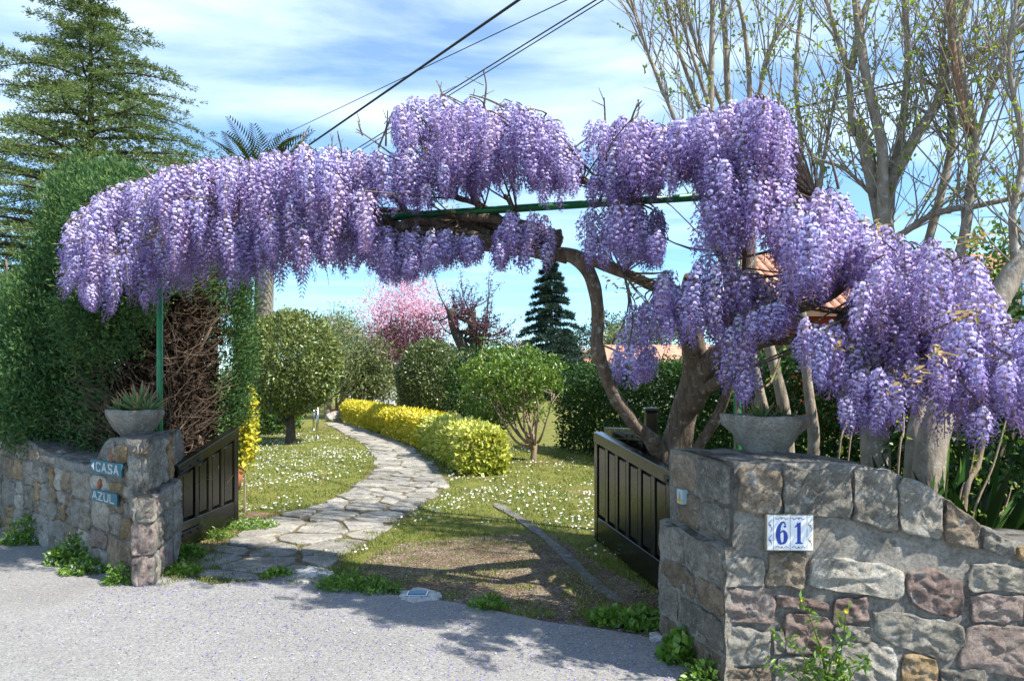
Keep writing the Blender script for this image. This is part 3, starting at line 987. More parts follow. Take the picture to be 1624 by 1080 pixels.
# ------------------------------------------------------------------ gates
def gate(loc, p0, p1, z0, z1, zb, npan, label, th=0.05, group=None):
    """panelled leaf from hinge p0 to free end p1; top rises from z0 to z1; front faces 'fn'"""
    p0 = Vector(p0); p1 = Vector(p1)
    d = (p1 - p0); Ln = d.length; ux = d.normalized()
    fn = Vector((-ux.y, ux.x, 0))
    if fn.dot(loc) < 0: fn = -fn
    uz = Vector((0, 0, 1))
    e = empty('garden_gate', (p0.x, p0.y, 0), label, 'gate')
    top = lambda s: z0 + (z1 - z0) * s / Ln
    st, rail_b, rail_t = .085, .19, .085

    def slab(name, s0, s1, zb0, zb1, zt0, zt1, o0, o1, bev=.004):
        """solid with sloping top/bottom between s0 and s1, out from o0 to o1, front edges eased"""
        q = lambda s, z, o_: tuple(p0 + ux * s + fn * o_ + uz * z)
        b = bev
        v = [q(s0, zb0, o0), q(s1, zb1, o0), q(s1, zt1, o0), q(s0, zt0, o0),
             q(s0, zb0, o1 - b), q(s1, zb1, o1 - b), q(s1, zt1, o1 - b), q(s0, zt0, o1 - b),
             q(s0 + b, zb0 + b, o1), q(s1 - b, zb1 + b, o1), q(s1 - b, zt1 - b, o1), q(s0 + b, zt0 - b, o1)]
        f = [(0, 3, 2, 1)] + [(i, (i + 1) % 4, (i + 1) % 4 + 4, i + 4) for i in range(4)] + [(i + 4, (i + 1) % 4 + 4, (i + 1) % 4 + 8, i + 8) for i in range(4)] + [(8, 9, 10, 11)]
        a = Acc(); a.add(v, f)
        return a.build(name, M['gate'], e)
    h = th / 2
    # boards behind the panels
    slab('backing_board', st * .5, Ln - st * .5, zb + .03, zb + .03, top(st * .5) - .03, top(Ln) - .03, -h + .004, -h + .018, .001)
    slab('bottom_rail', st, Ln - st, zb, zb, zb + rail_b, zb + rail_b, -h, h)
    slab('top_rail', 0, Ln, top(0) - rail_t, top(Ln) - rail_t, top(0), top(Ln), -h - .012, h + .010)
    slab('stile', 0, st, zb - .01, zb - .01, top(0) - rail_t - .002, top(st) - rail_t - .002, -h, h + .004)
    slab('stile', Ln - st, Ln, zb - .01, zb - .01, top(Ln - st) - rail_t - .002, top(Ln) - rail_t - .002, -h, h + .004)
    w = (Ln - 2 * st) / npan; mw = .030
    for i in range(npan):
        s0 = st + i * w; s1 = s0 + w
        if i: slab('muntin', s0 - mw, s0 + mw, zb + rail_b + .002, zb + rail_b + .002, top(s0 - mw) - rail_t - .002, top(s0 + mw) - rail_t - .002, -h + .02, h)
        a0, a1 = s0 + (mw if i else 0) + .014, s1 - (mw if i < npan - 1 else 0) - .014
        slab('panel', a0, a1, zb + rail_b + .016, zb + rail_b + .016, top(a0) - rail_t - .016, top(a1) - rail_t - .016, -h + .019, h - .006, .014)
    for zz in (top(.3) - .055, zb + .10):
        b = Acc(); ang = (top(.34) - top(.0)) / .34 if zz > .3 else 0
        b.box(p0 + ux * .19 + fn * (h + .013) + uz * (zz + ang * -.10), (.36, .008, .045), ux + uz * ang, fn, uz, .002)
        s = b.build('hinge_strap', M['iron'], e)
        for k in (.05, .17, .30):
            b = Acc(); q = p0 + ux * k + fn * (h + .017) + uz * (zz + ang * (k - .29))
            b.lathe([(.011, 0), (.011, .004), (.006, .009), (.001, .010)], (0, 0, 0), 8)
            rot = fn.to_track_quat('Z', 'Y').to_matrix()
            b.v = [tuple(q + rot @ Vector(v)) for v in b.v]
            b.build('bolt', M['iron'], s)
    return e


gate(Vector((-1, -.2, 0)), (1.02, 3.86, 0), (0.715, 5.80, 0), .775, .905, .02, 7, 'long black panelled wooden gate swung open beside the number pillar')
gate(Vector((1, -.3, 0)), (-2.575, 5.28, 0), (-2.535, 6.36, 0), .685, .90, .045, 4, 'short black panelled wooden gate open against the dead cypress twigs')
# post and short fixed leaf behind the long gate
g = empty('gate_post', tuple(P(1032, 700, 5.0).xy) + (0,), 'black square wooden post standing behind the long gate', 'post')
a = Acc(); q = P(1032, 652, 5.0); a.box((q.x, q.y, q.z / 2 - .01), (.085, .085, q.z + .02), bev=.006); a.build('shaft', M['gate'], g)
a = Acc(); a.box((q.x, q.y, q.z + .012), (.10, .10, .028), bev=.008); a.build('cap', M['gate'], g)
p0, p1 = P(1024, 690, 5.0), P(964, 690, 5.9)
gate(Vector((-.5, -1, 0)), (p0.x, p0.y, 0), (p1.x, p1.y, 0), .985, .935, .03, 3, 'short black fixed leaf joined to the square post behind the long gate')


# ------------------------------------------------------------------ planters and aloes
def planter(name, c, rx, h, label, rot, seed, base=.55, lugs=(0, math.pi)):
    c = Vector(c); e = empty(name, c, label, 'planter', 'stone bowl planters on the pillars')
    n = 40
    prof = [(base * .96, 0), (base, .04), (base + .16, .22), (base + .30, .48), (.95, .72), (1.0, .82), (1.0, .97), (.97, 1.0), (.86, 1.0), (.83, .95), (.80, .80), (.3, .72)]
    vs_ = []; fs_ = []
    for r, z in prof:
        for k in range(n):
            an = 2 * math.pi * k / n
            sx = abs(math.cos(an)) ** .8 * (1 if math.cos(an) >= 0 else -1); sy = abs(math.sin(an)) ** .8 * (1 if math.sin(an) >= 0 else -1)
            rr = r
            for l in lugs:
                da = (an - l + math.pi) % (2 * math.pi) - math.pi
                if z > .6 and r > .9: rr += .13 * math.exp(-(da / .22) ** 2)
            if .1 < z < .8: rr += .02 * math.cos(8 * an)
            q = Vector((rr * sx * rx, rr * sy * rx * .82, z * h))
            q = Vector((q.x * math.cos(rot) - q.y * math.sin(rot), q.x * math.sin(rot) + q.y * math.cos(rot), q.z))
            nn = noise.noise(q * 14 + Vector((seed, 0, 0))) * .008 + noise.noise(q * 40 + Vector((0, seed, 0))) * .005
            q = q * (1 + nn / max(q.length, .05)) if r > .5 and z > 0 else q
            vs_.append(c + q)
    for i in range(len(prof) - 1):
        for k in range(n):
            a0 = i * n + k; a1 = i * n + (k + 1) % n
            fs_.append((a0, a1, a1 + n, a0 + n))
    fs_.append(tuple(range(n))[::-1])
    a = Acc(); a.add(vs_, fs_); a.build('bowl', M['planter_stone'], e, smooth=True)
    a = Acc(); a.lathe([(rx * .62, h * .70), (rx * .60, h * .88), (rx * .3, h * .92), (.01, h * .93)], c, 16); a.build('soil', M['soil'], e, smooth=True)
    return e


M['aloe'] = leaf_mat('aloe_leaf', [(0, (0.06, 0.11, 0.03)), (.6, (0.13, 0.19, 0.06)), (1, (0.30, 0.14, 0.07))], .5, .08)


def aloe(c, rosettes, label, seed):
    rs = random.Random(seed); c = Vector(c)
    e = empty('aloe_plant', c, label, 'plant')
    for (dx, dy, sc, nl) in rosettes:
        for i in range(nl):
            t = i / nl; an = i * 2.399 + rs.uniform(-.2, .2); el = 0.25 + 1.15 * t + rs.uniform(-.12, .12)
            Lf = sc * rs.uniform(.8, 1.1); b = c + Vector((dx, dy, 0))
            hd = Vector((math.cos(an), math.sin(an), 0)); sd = Vector((-hd.y, hd.x, 0))
            vs_ = []; fs_ = []; m = 5
            for k in range(m + 1):
                u = k / m; ee = el + .35 * u
                p = b + hd * (math.cos(el) * Lf * u + .01) + Vector((0, 0, 1)) * (math.sin(el) * Lf * u + .10 * Lf * u * u)
                w = sc * .15 * (1 - u ** 1.7) + .001
                up_ = (Vector((0, 0, 1)) * math.cos(ee) - hd * math.sin(ee))
                vs_ += [p + sd * w + up_ * w * .35, p - up_ * w * .5, p - sd * w + up_ * w * .35]
            for k in range(m):
                for q in range(3): fs_.append((k * 3 + q, k * 3 + (q + 1) % 3, k * 3 + 3 + (q + 1) % 3, k * 3 + 3 + q))
            me = bpy.data.meshes.new('leaf'); me.from_pydata([tuple(v) for v in vs_], [], fs_)
            at = me.attributes.new('var', 'FLOAT', 'FACE')
            at.data.foreach_set('value', [min(1, .1 + .45 * (f // 3) / m + .4 * ((f // 3) == m - 1) + rs.uniform(0, .25)) for f in range(len(fs_))])
            me.polygons.foreach_set('use_smooth', [True] * len(fs_))
            link('leaf', me, M['aloe'], e)
    return e


pl_l = P(214, 690, 4.92); pl_l.z = .945
planter('stone_planter', pl_l, .195, .185, 'rough stone bowl planter with spiky aloe on the sign pillar', R(-25), 1, .52)
aloe(pl_l + Vector((0.01, 0, .165)), ((.03, 0, .20, 34), (-.10, .02, .13, 20), (.10, -.04, .12, 16)), 'green spiky aloe with reddish tips growing in the planter above the signs', 3)
pl_r = P(1213, 718, 3.42); pl_r.z = .985
planter('stone_planter', pl_r, .186, .185, 'rough stone bowl planter on the pillar with the house number', R(-20), 5, .50)
aloe(pl_r + Vector((0.02, .03, .15)), ((-.03, 0, .11, 18), (.07, .02, .09, 14)), 'low green aloe barely showing above the rim beside the house number', 9)


# ------------------------------------------------------------------ signs and tiles
def frame_on(A0, u, n):
    """returns f(a, b, o): a along u, b up, o out of the wall"""
    return lambda a_, b_, o_: tuple(A0 + u * a_ + Vector((0, 0, b_)) + n * o_)


def flat(fm, poly, o_, acc):
    acc.add([fm(x, y, o_) for x, y in poly], [tuple(range(len(poly)))])


def slabpoly(fm, poly, o0, o1, acc):
    n = len(poly)
    acc.add([fm(x, y, o0) for x, y in poly] + [fm(x, y, o1) for x, y in poly], [tuple(range(n, 2 * n))] + [(i, (i + 1) % n, (i + 1) % n + n, i + n) for i in range(n)])


LETTERS = {'C': [((.85, .82), (.6, 1), (.35, 1), (.08, .75), (.08, .25), (.35, 0), (.6, 0), (.85, .18))],
           'A': [((.05, 0), (.5, 1), (.95, 0)), ((.25, .36), (.75, .36))],
           'S': [((.88, .85), (.6, 1), (.3, 1), (.1, .78), (.3, .55), (.7, .45), (.9, .22), (.65, 0), (.35, 0), (.1, .15))],
           'Z': [((.08, 1), (.92, 1), (.08, 0), (.92, 0))],
           'U': [((.1, 1), (.1, .25), (.35, 0), (.65, 0), (.9, .25), (.9, 1))],
           'L': [((.1, 1), (.1, 0), (.9, 0))]}


def sdist(x, y, pts):
    m = 9
    for (x0, y0), (x1, y1) in zip(pts[:-1], pts[1:]):
        dx, dy = x1 - x0, y1 - y0; t = max(0, min(1, ((x - x0) * dx + (y - y0) * dy) / (dx * dx + dy * dy)))
        m = min(m, math.hypot(x - x0 - t * dx, y - y0 - t * dy))
    return m


def stripe_word(fm, word, x0, y0, w, h, gap, acc, o_):
    """letters drawn as short diagonal white bars"""
    pitch = h / 6.5
    for i, ch in enumerate(word):
        lx = x0 + i * (w + gap)
        for k in range(-12, 26):
            run = None
            for j in range(0, 49):
                y = j / 48 * h; x = k * pitch - y * .62 + .3 * h
                ins = 0 <= x <= w and min(sdist(x / w * 1.0 * (w / h), y / h, [(a_ * (w / h), b_) for a_, b_ in s]) for s in LETTERS[ch]) < .13
                if ins and run is None: run = (x, y)
                if (not ins or j == 48) and run is not None:
                    if y - run[1] > .06 * h:
                        t = pitch * .24
                        flat(fm, [(lx + run[0] - t, y0 + run[1]), (lx + run[0] + t, y0 + run[1]), (lx + x + t, y0 + y), (lx + x - t, y0 + y)], o_, acc)
                    run = None


def teal_sign(px0, px1, word, arrow, label):
    # px0/px1: top-left and bottom-right pixels on the left wall face
    q0 = onplane(*px0, B, NL); q1 = onplane(*px1, B, NL)
    u = -UL                                     # reading direction, towards the corner
    w = (q1 - q0).dot(u); top_, bot = q0.z, q1.z
    h = top_ - bot
    A0 = B + UL * ((q0 - B).dot(UL)) + Vector((0, 0, bot))
    fm = frame_on(A0, u, NL)
    e = empty('name_sign', A0, label, 'sign')
    a = Acc(); slabpoly(fm, [(0, 0), (w, 0), (w, h), (0, h)], .026, .034, a); a.build('plate', M['teal'], e)
    a = Acc(); x0 = .05 * w
    if arrow:
        flat(fm, [(.025 * w, h * .5), (.13 * w, h * .18), (.13 * w, h * .82)], .036, a)
        a.build('arrow', M['white'], e); a = Acc(); x0 = .19 * w
    n = len(word); aw = w * .96 - x0
    stripe_word(fm, word, x0, h * .14, aw / n * .84, h * .72, aw / n * .16, a, .036)
    a.build('lettering', M['white'], e)


teal_sign((152, 727), (201, 757), 'CASA', True, 'teal sign reading CASA with a white arrow on the stone wall')
teal_sign((153, 773), (194, 802), 'AZUL', False, 'teal sign reading AZUL below the CASA sign')

q0 = onplane(1213.5, 815, A, NO); q1 = onplane(1286, 870, A, NO)
A0 = A + U * (q0 - A).dot(U) + Vector((0, 0, q1.z)); W_ = (q1 - q0).dot(U); H_ = q0.z - q1.z
fm = frame_on(A0, U, NO)
e = empty('house_number', A0, 'white ceramic house number tiles reading 61 in blue', 'house number')
bw = W_ * .135; dw = (W_ - 2 * bw) / 2
a = Acc(); slabpoly(fm, [(-.004, -.004), (W_ + .004, -.004), (W_ + .004, H_ + .004), (-.004, H_ + .004)], 0, .022, a); a.build('grout_bed', M['tile_brown'], e)
xs = [0, bw, bw + dw, bw + 2 * dw, W_]
tiles = []
for i in range(4):
    a = Acc(); slabpoly(fm, [(xs[i] + .0012, 0), (xs[i + 1] - .0012, 0), (xs[i + 1] - .0012, H_), (xs[i] + .0012, H_)], .01, .0265, a)
    tiles.append(a.build('tile', M['tile_white'], e))


def stroke(fm, path_, widths, o_, acc, k=5):
    pts = catmull([Vector((x, y, 0)) for x, y in path_], k); ws = interp(widths, len(pts))
    for i in range(len(pts) - 1):
        v = []
        for j in (i, i + 1):
            t = pts[min(j + 1, len(pts) - 1)] - pts[max(j - 1, 0)]; t.normalize(); nn = Vector((-t.y, t.x, 0))
            v.append((pts[j] + nn * ws[j], pts[j] - nn * ws[j]))
        flat(fm, [(p.x, p.y) for p in (v[0][0], v[0][1], v[1][1], v[1][0])], o_, acc)


def disc(fm, x, y, r, o_, acc, n=14):
    flat(fm, [(x + r * math.cos(2 * math.pi * k / n), y + r * math.sin(2 * math.pi * k / n)) for k in range(n)], o_, acc)


# the 6
x0 = xs[1]; a = Acc()
gx = lambda u_, v_: (x0 + dw * (.5 + (u_ - .5) * .62), H_ * (.5 + (v_ - .5) * .62))
s_ = dw
stroke(fm, [gx(*p) for p in ((.86, .88), (.66, .99), (.42, .93), (.20, .70), (.14, .36), (.28, .06), (.52, 0.0), (.78, .08), (.88, .29), (.78, .52), (.56, .58), (.34, .48))], [.04 * s_, .05 * s_, .07 * s_, .12 * s_, .14 * s_, .11 * s_, .05 * s_, .09 * s_, .13 * s_, .10 * s_, .045 * s_, .03 * s_], .0272, a)
disc(fm, *gx(.80, .80), .075 * s_, .0274, a)
a.build('digit', M['tile_blue'], tiles[1])
# the 1
x0 = xs[2]; a = Acc()
flat(fm, [gx(*p) for p in ((.36, .06), (.70, .06), (.70, .99), (.56, .99), (.36, .90))], .0272, a)
flat(fm, [gx(*p) for p in ((.18, -.01), (.88, -.01), (.88, .03), (.70, .075), (.36, .075), (.18, .03))], .0274, a)
flat(fm, [gx(*p) for p in ((.12, .74), (.38, .80), (.42, .99), (.36, .985), (.28, .86), (.12, .79))], .0276, a)
a.build('digit', M['tile_blue'], tiles[2])
# curling border ornament
OM = [plain('grey_blue_glaze', (.16, .18, .26), .2), M['tile_brown']]
for i in range(4):
    a = Acc(); xm = (xs[i] + xs[i + 1]) / 2
    if i in (0, 3):
        for v0 in (.28, .72):
            stroke(fm, [(xm + math.sin(k * 1.3) * bw * .26, H_ * (v0 - .18 + .06 * k)) for k in range(7)], [.0008, .002, .0008], .0275, a, 3)
            disc(fm, xm, H_ * v0, .004, .0277, a, 8)
            a.build('ornament', OM[i % 2], tiles[i]); a = Acc()
    else:
        for v0, sg in ((.94, -1), (.06, 1)):
            stroke(fm, [(xm - dw * .42, H_ * v0), (xm - dw * .25, H_ * (v0 + sg * .05)), (xm - dw * .1, H_ * (v0 - sg * .005)), (xm, H_ * (v0 + sg * .04)), (xm + dw * .1, H_ * (v0 - sg * .005)), (xm + dw * .25, H_ * (v0 + sg * .05)), (xm + dw * .42, H_ * v0)], [.0008, .0018, .0008, .002, .0008, .0018, .0008], .0275, a, 3)
            disc(fm, xm, H_ * (v0 + sg * .02), .004, .0277, a, 8)
            a.build('ornament', OM[i % 2], tiles[i]); a = Acc()

# little picture tile on the gateway side
un = (backpt(0) - A).normalized()
q = A + un * .46 + Vector((0, 0, .735)); fm = frame_on(q, -un, ln)
e = empty('picture_tile', q, 'tiny coloured picture tile set in the gateway side of the number pillar', 'tile')
a = Acc(); slabpoly(fm, [(0, 0), (.055, 0), (.055, .07), (0, .07)], .0, .038, a); a.build('tile', plain('pale_glaze', (.34, .46, .50), .2), e)
a = Acc(); flat(fm, [(.003, .003), (.052, .003), (.052, .025), (.003, .022)], .0392, a); a.build('painted_ground', plain('ochre_glaze', (.5, .36, .1), .2), e)
a = Acc(); flat(fm, [(.018, .012), (.038, .012), (.034, .045), (.028, .058), (.022, .045)], .0394, a); a.build('painted_shape', M['tile_brown'], e)


# ------------------------------------------------------------------ green pipe arch
QL = Vector((-2.59, 5.10, 0)); QR = Vector((1.30, 4.0, 0)); ZP = 2.41
ar = empty('pipe_arch', (QL.x, QL.y, 0), 'green painted metal pipe arch carrying the wisteria', 'arch')
a = Acc(); a.tube([QL + Vector((0, 0, -.02)), QL + Vector((0, 0, 1.2)), QL + Vector((0, 0, ZP))], .022, 10); a.build('post', M['green_pipe'], ar, True)
a = Acc(); a.tube([QR + Vector((0, 0, -.02)), QR + Vector((0, 0, 1.2)), QR + Vector((0, 0, ZP))], .022, 10); a.build('post', M['green_pipe'], ar, True)
a = Acc(); a.tube([QL + Vector((-.15, .04, ZP)), (QL + QR) / 2 + Vector((0, 0, ZP + .01)), QR + Vector((.2, -.05, ZP))], .024, 10); a.build('crossbar', M['green_pipe'], ar, True)
# ------------------------------------------------------------------ wisteria
wi = empty('wisteria', tuple(P(1072, 700, 4.8).xy) + (0,), 'old wisteria covered in hanging lilac flower clusters along the arch', 'wisteria')


def limb(name, pts, rads, n=9, k=6, lump=.28, mat='wist_bark', parent=None):
    c = catmull([P(*p) if len(p) == 3 else Vector(p[:3]) for p in pts], k)
    c = [p + Vector((noise.noise(p * 3), noise.noise(p * 3 + Vector((9, 0, 0))), noise.noise(p * 3 + Vector((0, 9, 0))))) * min(.03, rads[0] * .5) * (0 if i == 0 else 1) for i, p in enumerate(c)]
    a = Acc(); a.tube(c, interp(rads, len(c)), n, True, 0, lump)
    return a.build(name, M[mat], parent or wi, True)


limb('trunk', ((1072, 905, 4.8), (1070, 800, 4.8), (1068, 735, 4.8), (1078, 670, 4.76), (1096, 610, 4.65), (1098, 560, 4.5), (1090, 500, 4.35), (1092, 440, 4.2)), (.18, .125, .105, .095, .085, .075, .06, .036), 14, 6, .35)
limb('trunk', ((1092, 640, 4.7), (1122, 590, 4.5), (1150, 555, 4.3), (1165, 520, 4.15), (1180, 470, 3.95), (1190, 400, 3.9), (1180, 320, 3.9), (1150, 260, 3.95)), (.085, .08, .075, .062, .05, .042, .035, .02), 12, 6, .35)
limb('branch', ((1105, 622, 4.6), (1140, 605, 4.4), (1170, 585, 4.15), (1200, 545, 3.95), (1260, 535, 3.7), (1320, 528, 3.5), (1380, 545, 3.4), (1440, 545, 3.3), (1500, 500, 3.2)), (.05, .046, .044, .036, .03, .028, .026, .022, .012), 9)
limb('branch', ((1090, 735, 4.75), (1125, 680, 4.6), (1150, 630, 4.45), (1165, 575, 4.3)), (.035, .032, .03, .028), 8)
limb('branch', ((1042, 702, 4.72), (1005, 675, 4.6), (978, 635, 4.48), (958, 590, 4.38), (947, 540, 4.3), (948, 480, 4.26), (940, 440, 4.25), (915, 412, 4.3), (870, 398, 4.36), (800, 388, 4.42), (720, 375, 4.5), (640, 360, 4.58), (560, 345, 4.68), (470, 330, 4.8), (380, 330, 4.95), (300, 340, 5.05)), (.047, .044, .043, .042, .041, .042, .044, .05, .045, .042, .038, .034, .030, .026, .022, .015), 10, 5)
limb('branch', ((1068, 745, 4.8), (1050, 712, 4.76), (1030, 695, 4.7)), (.07, .06, .05), 9)
limb('branch', ((905, 405, 4.3), (960, 420, 4.18), (1010, 440, 4.08), (1060, 470, 4.2), (1090, 540, 4.42)), (.036, .034, .032, .034, .05), 8)
limb('branch', ((1160, 540, 4.25), (1220, 500, 3.95), (1290, 480, 3.6), (1340, 440, 3.45), (1335, 380, 3.4), (1300, 320, 3.5)), (.032, .03, .03, .034, .028, .018), 8)
limb('branch', ((1320, 530, 3.5), (1345, 490, 3.45), (1400, 440, 3.35), (1480, 410, 3.2), (1560, 440, 3.1)), (.028, .026, .022, .018, .01), 8)
rs = random.Random(4)
for k in range(9):   # the bundle of old stems lying along the pipe
    y = lambda d_: 368 + rs.uniform(-26, 26) + d_
    x = 900 - rs.uniform(0, 40); d0 = rs.uniform(-.12, .25)
    limb('branch', ((x, y(20), 4.32 + d0), (820, y(6), 4.42 + d0), (740, y(0), 4.52 + d0), (660, y(-8), 4.6 + d0), (580, y(-14), 4.68 + d0), (500, y(-26), 4.8 + d0), (420 - rs.uniform(0, 80), y(-40), 4.95 + d0)), (.032, .03, .028, .026, .022, .018, .01), 7, 5)
limb('branch', ((725, 275, 4.5), (745, 300, 4.45), (765, 335, 4.43), (800, 355, 4.42), (812, 330, 4.42), (800, 310, 4.42)), (.016, .024, .026, .022, .018, .012), 7)
limb('branch', ((800, 352, 4.42), (760, 325, 4.44), (720, 310, 4.5), (700, 290, 4.55), (690, 250, 4.6)), (.022, .02, .018, .014, .008), 7)
limb('branch', ((890, 255, 4.3), (893, 280, 4.28), (930, 290, 4.2), (965, 305, 4.15), (985, 325, 4.12), (960, 370, 4.2), (935, 400, 4.25)), (.02, .022, .02, .018, .016, .02, .024), 7)
limb('branch', ((660, 360, 4.6), (630, 320, 4.65), (580, 290, 4.7), (520, 265, 4.8), (440, 280, 4.9), (360, 300, 5.0), (280, 315, 5.05), (190, 330, 5.05)), (.026, .024, .022, .02, .018, .016, .013, .008), 7)
limb('branch', ((960, 300, 4.15), (1010, 270, 4.1), (1070, 240, 4.05), (1130, 210, 3.95), (1190, 190, 3.85)), (.018, .016, .015, .013, .009), 7)
limb('branch', ((690, 260, 4.6), (720, 220, 4.55), (760, 190, 4.5), (830, 190, 4.4), (880, 210, 4.35)), (.016, .015, .013, .011, .008), 6)

WM, t, b, o_ = nodes('wisteria_petal')
at = t.nodes.new('ShaderNodeAttribute'); at.attribute_name = 'var'
oi = t.nodes.new('ShaderNodeObjectInfo')
c_ = ramp(t, at.outputs['Fac'], [(0.0, (0.26, 0.20, 0.11)), (0.10, (0.34, 0.24, 0.24)), (0.16, (0.16, 0.075, 0.25)), (0.42, (0.31, 0.215, 0.47)), (0.66, (0.49, 0.415, 0.67)), (0.86, (0.66, 0.61, 0.81)), (1.0, (0.80, 0.77, 0.88))])
hv = ramp(t, oi.outputs['Random'], [(0, (1.06, .94, .92)), (.35, (.80, .75, .86)), (.6, (1.05, 1.05, 1.05)), (1, (.86, .94, 1.05))])
c_ = mixc(t, 1.0, c_, hv, 'MULTIPLY')
t.links.new(c_, b.inputs['Base Color']); b.inputs['Roughness'].default_value = .55; b.inputs['Specular IOR Level'].default_value = .3
tr = t.nodes.new('ShaderNodeBsdfTranslucent'); t.links.new(c_, tr.inputs['Color'])
mx = t.nodes.new('ShaderNodeMixShader'); mx.inputs[0].default_value = .34
t.links.new(b.outputs[0], mx.inputs[1]); t.links.new(tr.outputs[0], mx.inputs[2]); t.links.new(mx.outputs[0], o_.inputs['Surface'])
M['petal'] = WM


def raceme(L, Rm, seed, dens=1.0, pale=0.0):
    """hanging flower cluster: stalk, open flowers above, buds towards the tip. returns V, T, var"""
    g = np.random.default_rng(seed)
    V = []; T = []; X = []
    def tri(pts, v):
        b_ = len(V); V.extend(pts); T.append((b_, b_ + 1, b_ + 2)); X.append(v)
    bend = g.normal(0, .05, 2)
    ax = lambda z: np.array([bend[0] * z * z / L + .006 * math.sin(z * 18 + seed), bend[1] * z * z / L + .006 * math.cos(z * 15 + seed), -z])
    # stalk
    m = 6
    for k in range(m):
        p, q = ax(L * k / m), ax(L * (k + 1) / m); w = np.array([.0016, 0, 0]); w2 = np.array([0, .0016, 0])
        for ww in (w, w2):
            tri([p - ww, p + ww, q + ww], .05); tri([p - ww, q + ww, q - ww], .05)
    n = int((38 + 125 * L) * dens)
    open_to = g.uniform(.68, .95)
    for i in range(n):
        t = (i + g.random()) / n
        z = L * (.03 + .97 * t)
        an = i * 2.399 + g.normal(0, .25)
        env = min(1, .45 + 2.6 * t) * (1 - max(0, t - .45) / .55 * .80)
        r = Rm * env * g.uniform(.72, 1.08)
        hd = np.array([math.cos(an), math.sin(an), 0.0]); sd = np.array([-hd[1], hd[0], 0.0]); up_ = np.array([0, 0, 1.0])
        base = ax(z); cpt = base + hd * r + up_ * (-.15 * r + g.normal(0, .004))
        tri([base, base + up_ * .0015, cpt], .10)
        tw = g.normal(0, .35); s2 = sd * math.cos(tw) + up_ * math.sin(tw); u2 = up_ * math.cos(tw) - sd * math.sin(tw)
        u2 = u2 * math.cos(.5) + hd * math.sin(.5) * g.uniform(-.9, .4)
        if t < open_to:
            sz = g.uniform(.0105, .0145) * (1 - .3 * t)
            v = g.uniform(.66, .95) - .32 * t + pale
            c0 = cpt; rim = []
            for a_ in (-2.0, -.95, 0, .95, 2.0):
                rim.append(c0 + s2 * math.sin(a_) * sz * 1.05 + u2 * math.cos(a_) * sz - hd * sz * .30 * abs(math.cos(a_)) + hd * .002)
            for k in range(4): tri([c0 + hd * .003, rim[k], rim[k + 1]], min(1, v + g.uniform(-.06, .10)))
            kt = c0 + hd * sz * .9 - u2 * sz * 1.0
            kv = g.uniform(.28, .55)
            tri([c0 + s2 * sz * .42, c0 - s2 * sz * .42 , kt], kv); tri([c0 + u2 * sz * .1, kt + s2 * sz * .4, kt - hd * sz * .6 - u2 * sz * .3], kv - .06)
        else:
            bl = g.uniform(.010, .015) * (1.2 - .55 * (t - open_to) / max(.05, 1 - open_to)); bw_ = bl * .36
            tip = cpt + hd * bl * .5 - up_ * bl * .85; v = g.uniform(.2, .45) + (.1 if g.random() < .2 else 0)
            mid = (cpt + tip) / 2
            tri([cpt, mid + sd * bw_, tip], v); tri([cpt, tip, mid - sd * bw_], v); tri([cpt, mid + hd * bw_, tip], v + .08)
    return np.array(V), np.array(T), np.array(X)


VARS = []
for k in range(16):
    L = [.20, .24, .28, .30, .33, .36, .38, .40, .43, .46, .50, .56, .26, .32, .42, .48][k]
    VARS.append((L, raceme(L, .037 + .014 * ((k * 7) % 5) / 4, 100 + k, 1.0, .07 * ((k % 3) - 1))))
VMESH = []
for L, (V, T, X) in VARS:
    me = np_mesh('flower_cluster', V, T, X); me.materials.append(M['petal']); VMESH.append(me)

DX = [60, 110, 400, 600, 850, 1050, 1200, 1350, 1500, 1660]
DD = [4.95, 4.9, 4.68, 4.38, 4.02, 3.66, 3.34, 3.02, 2.90, 2.84]
depth = lambda x: float(np.interp(x, DX, DD))
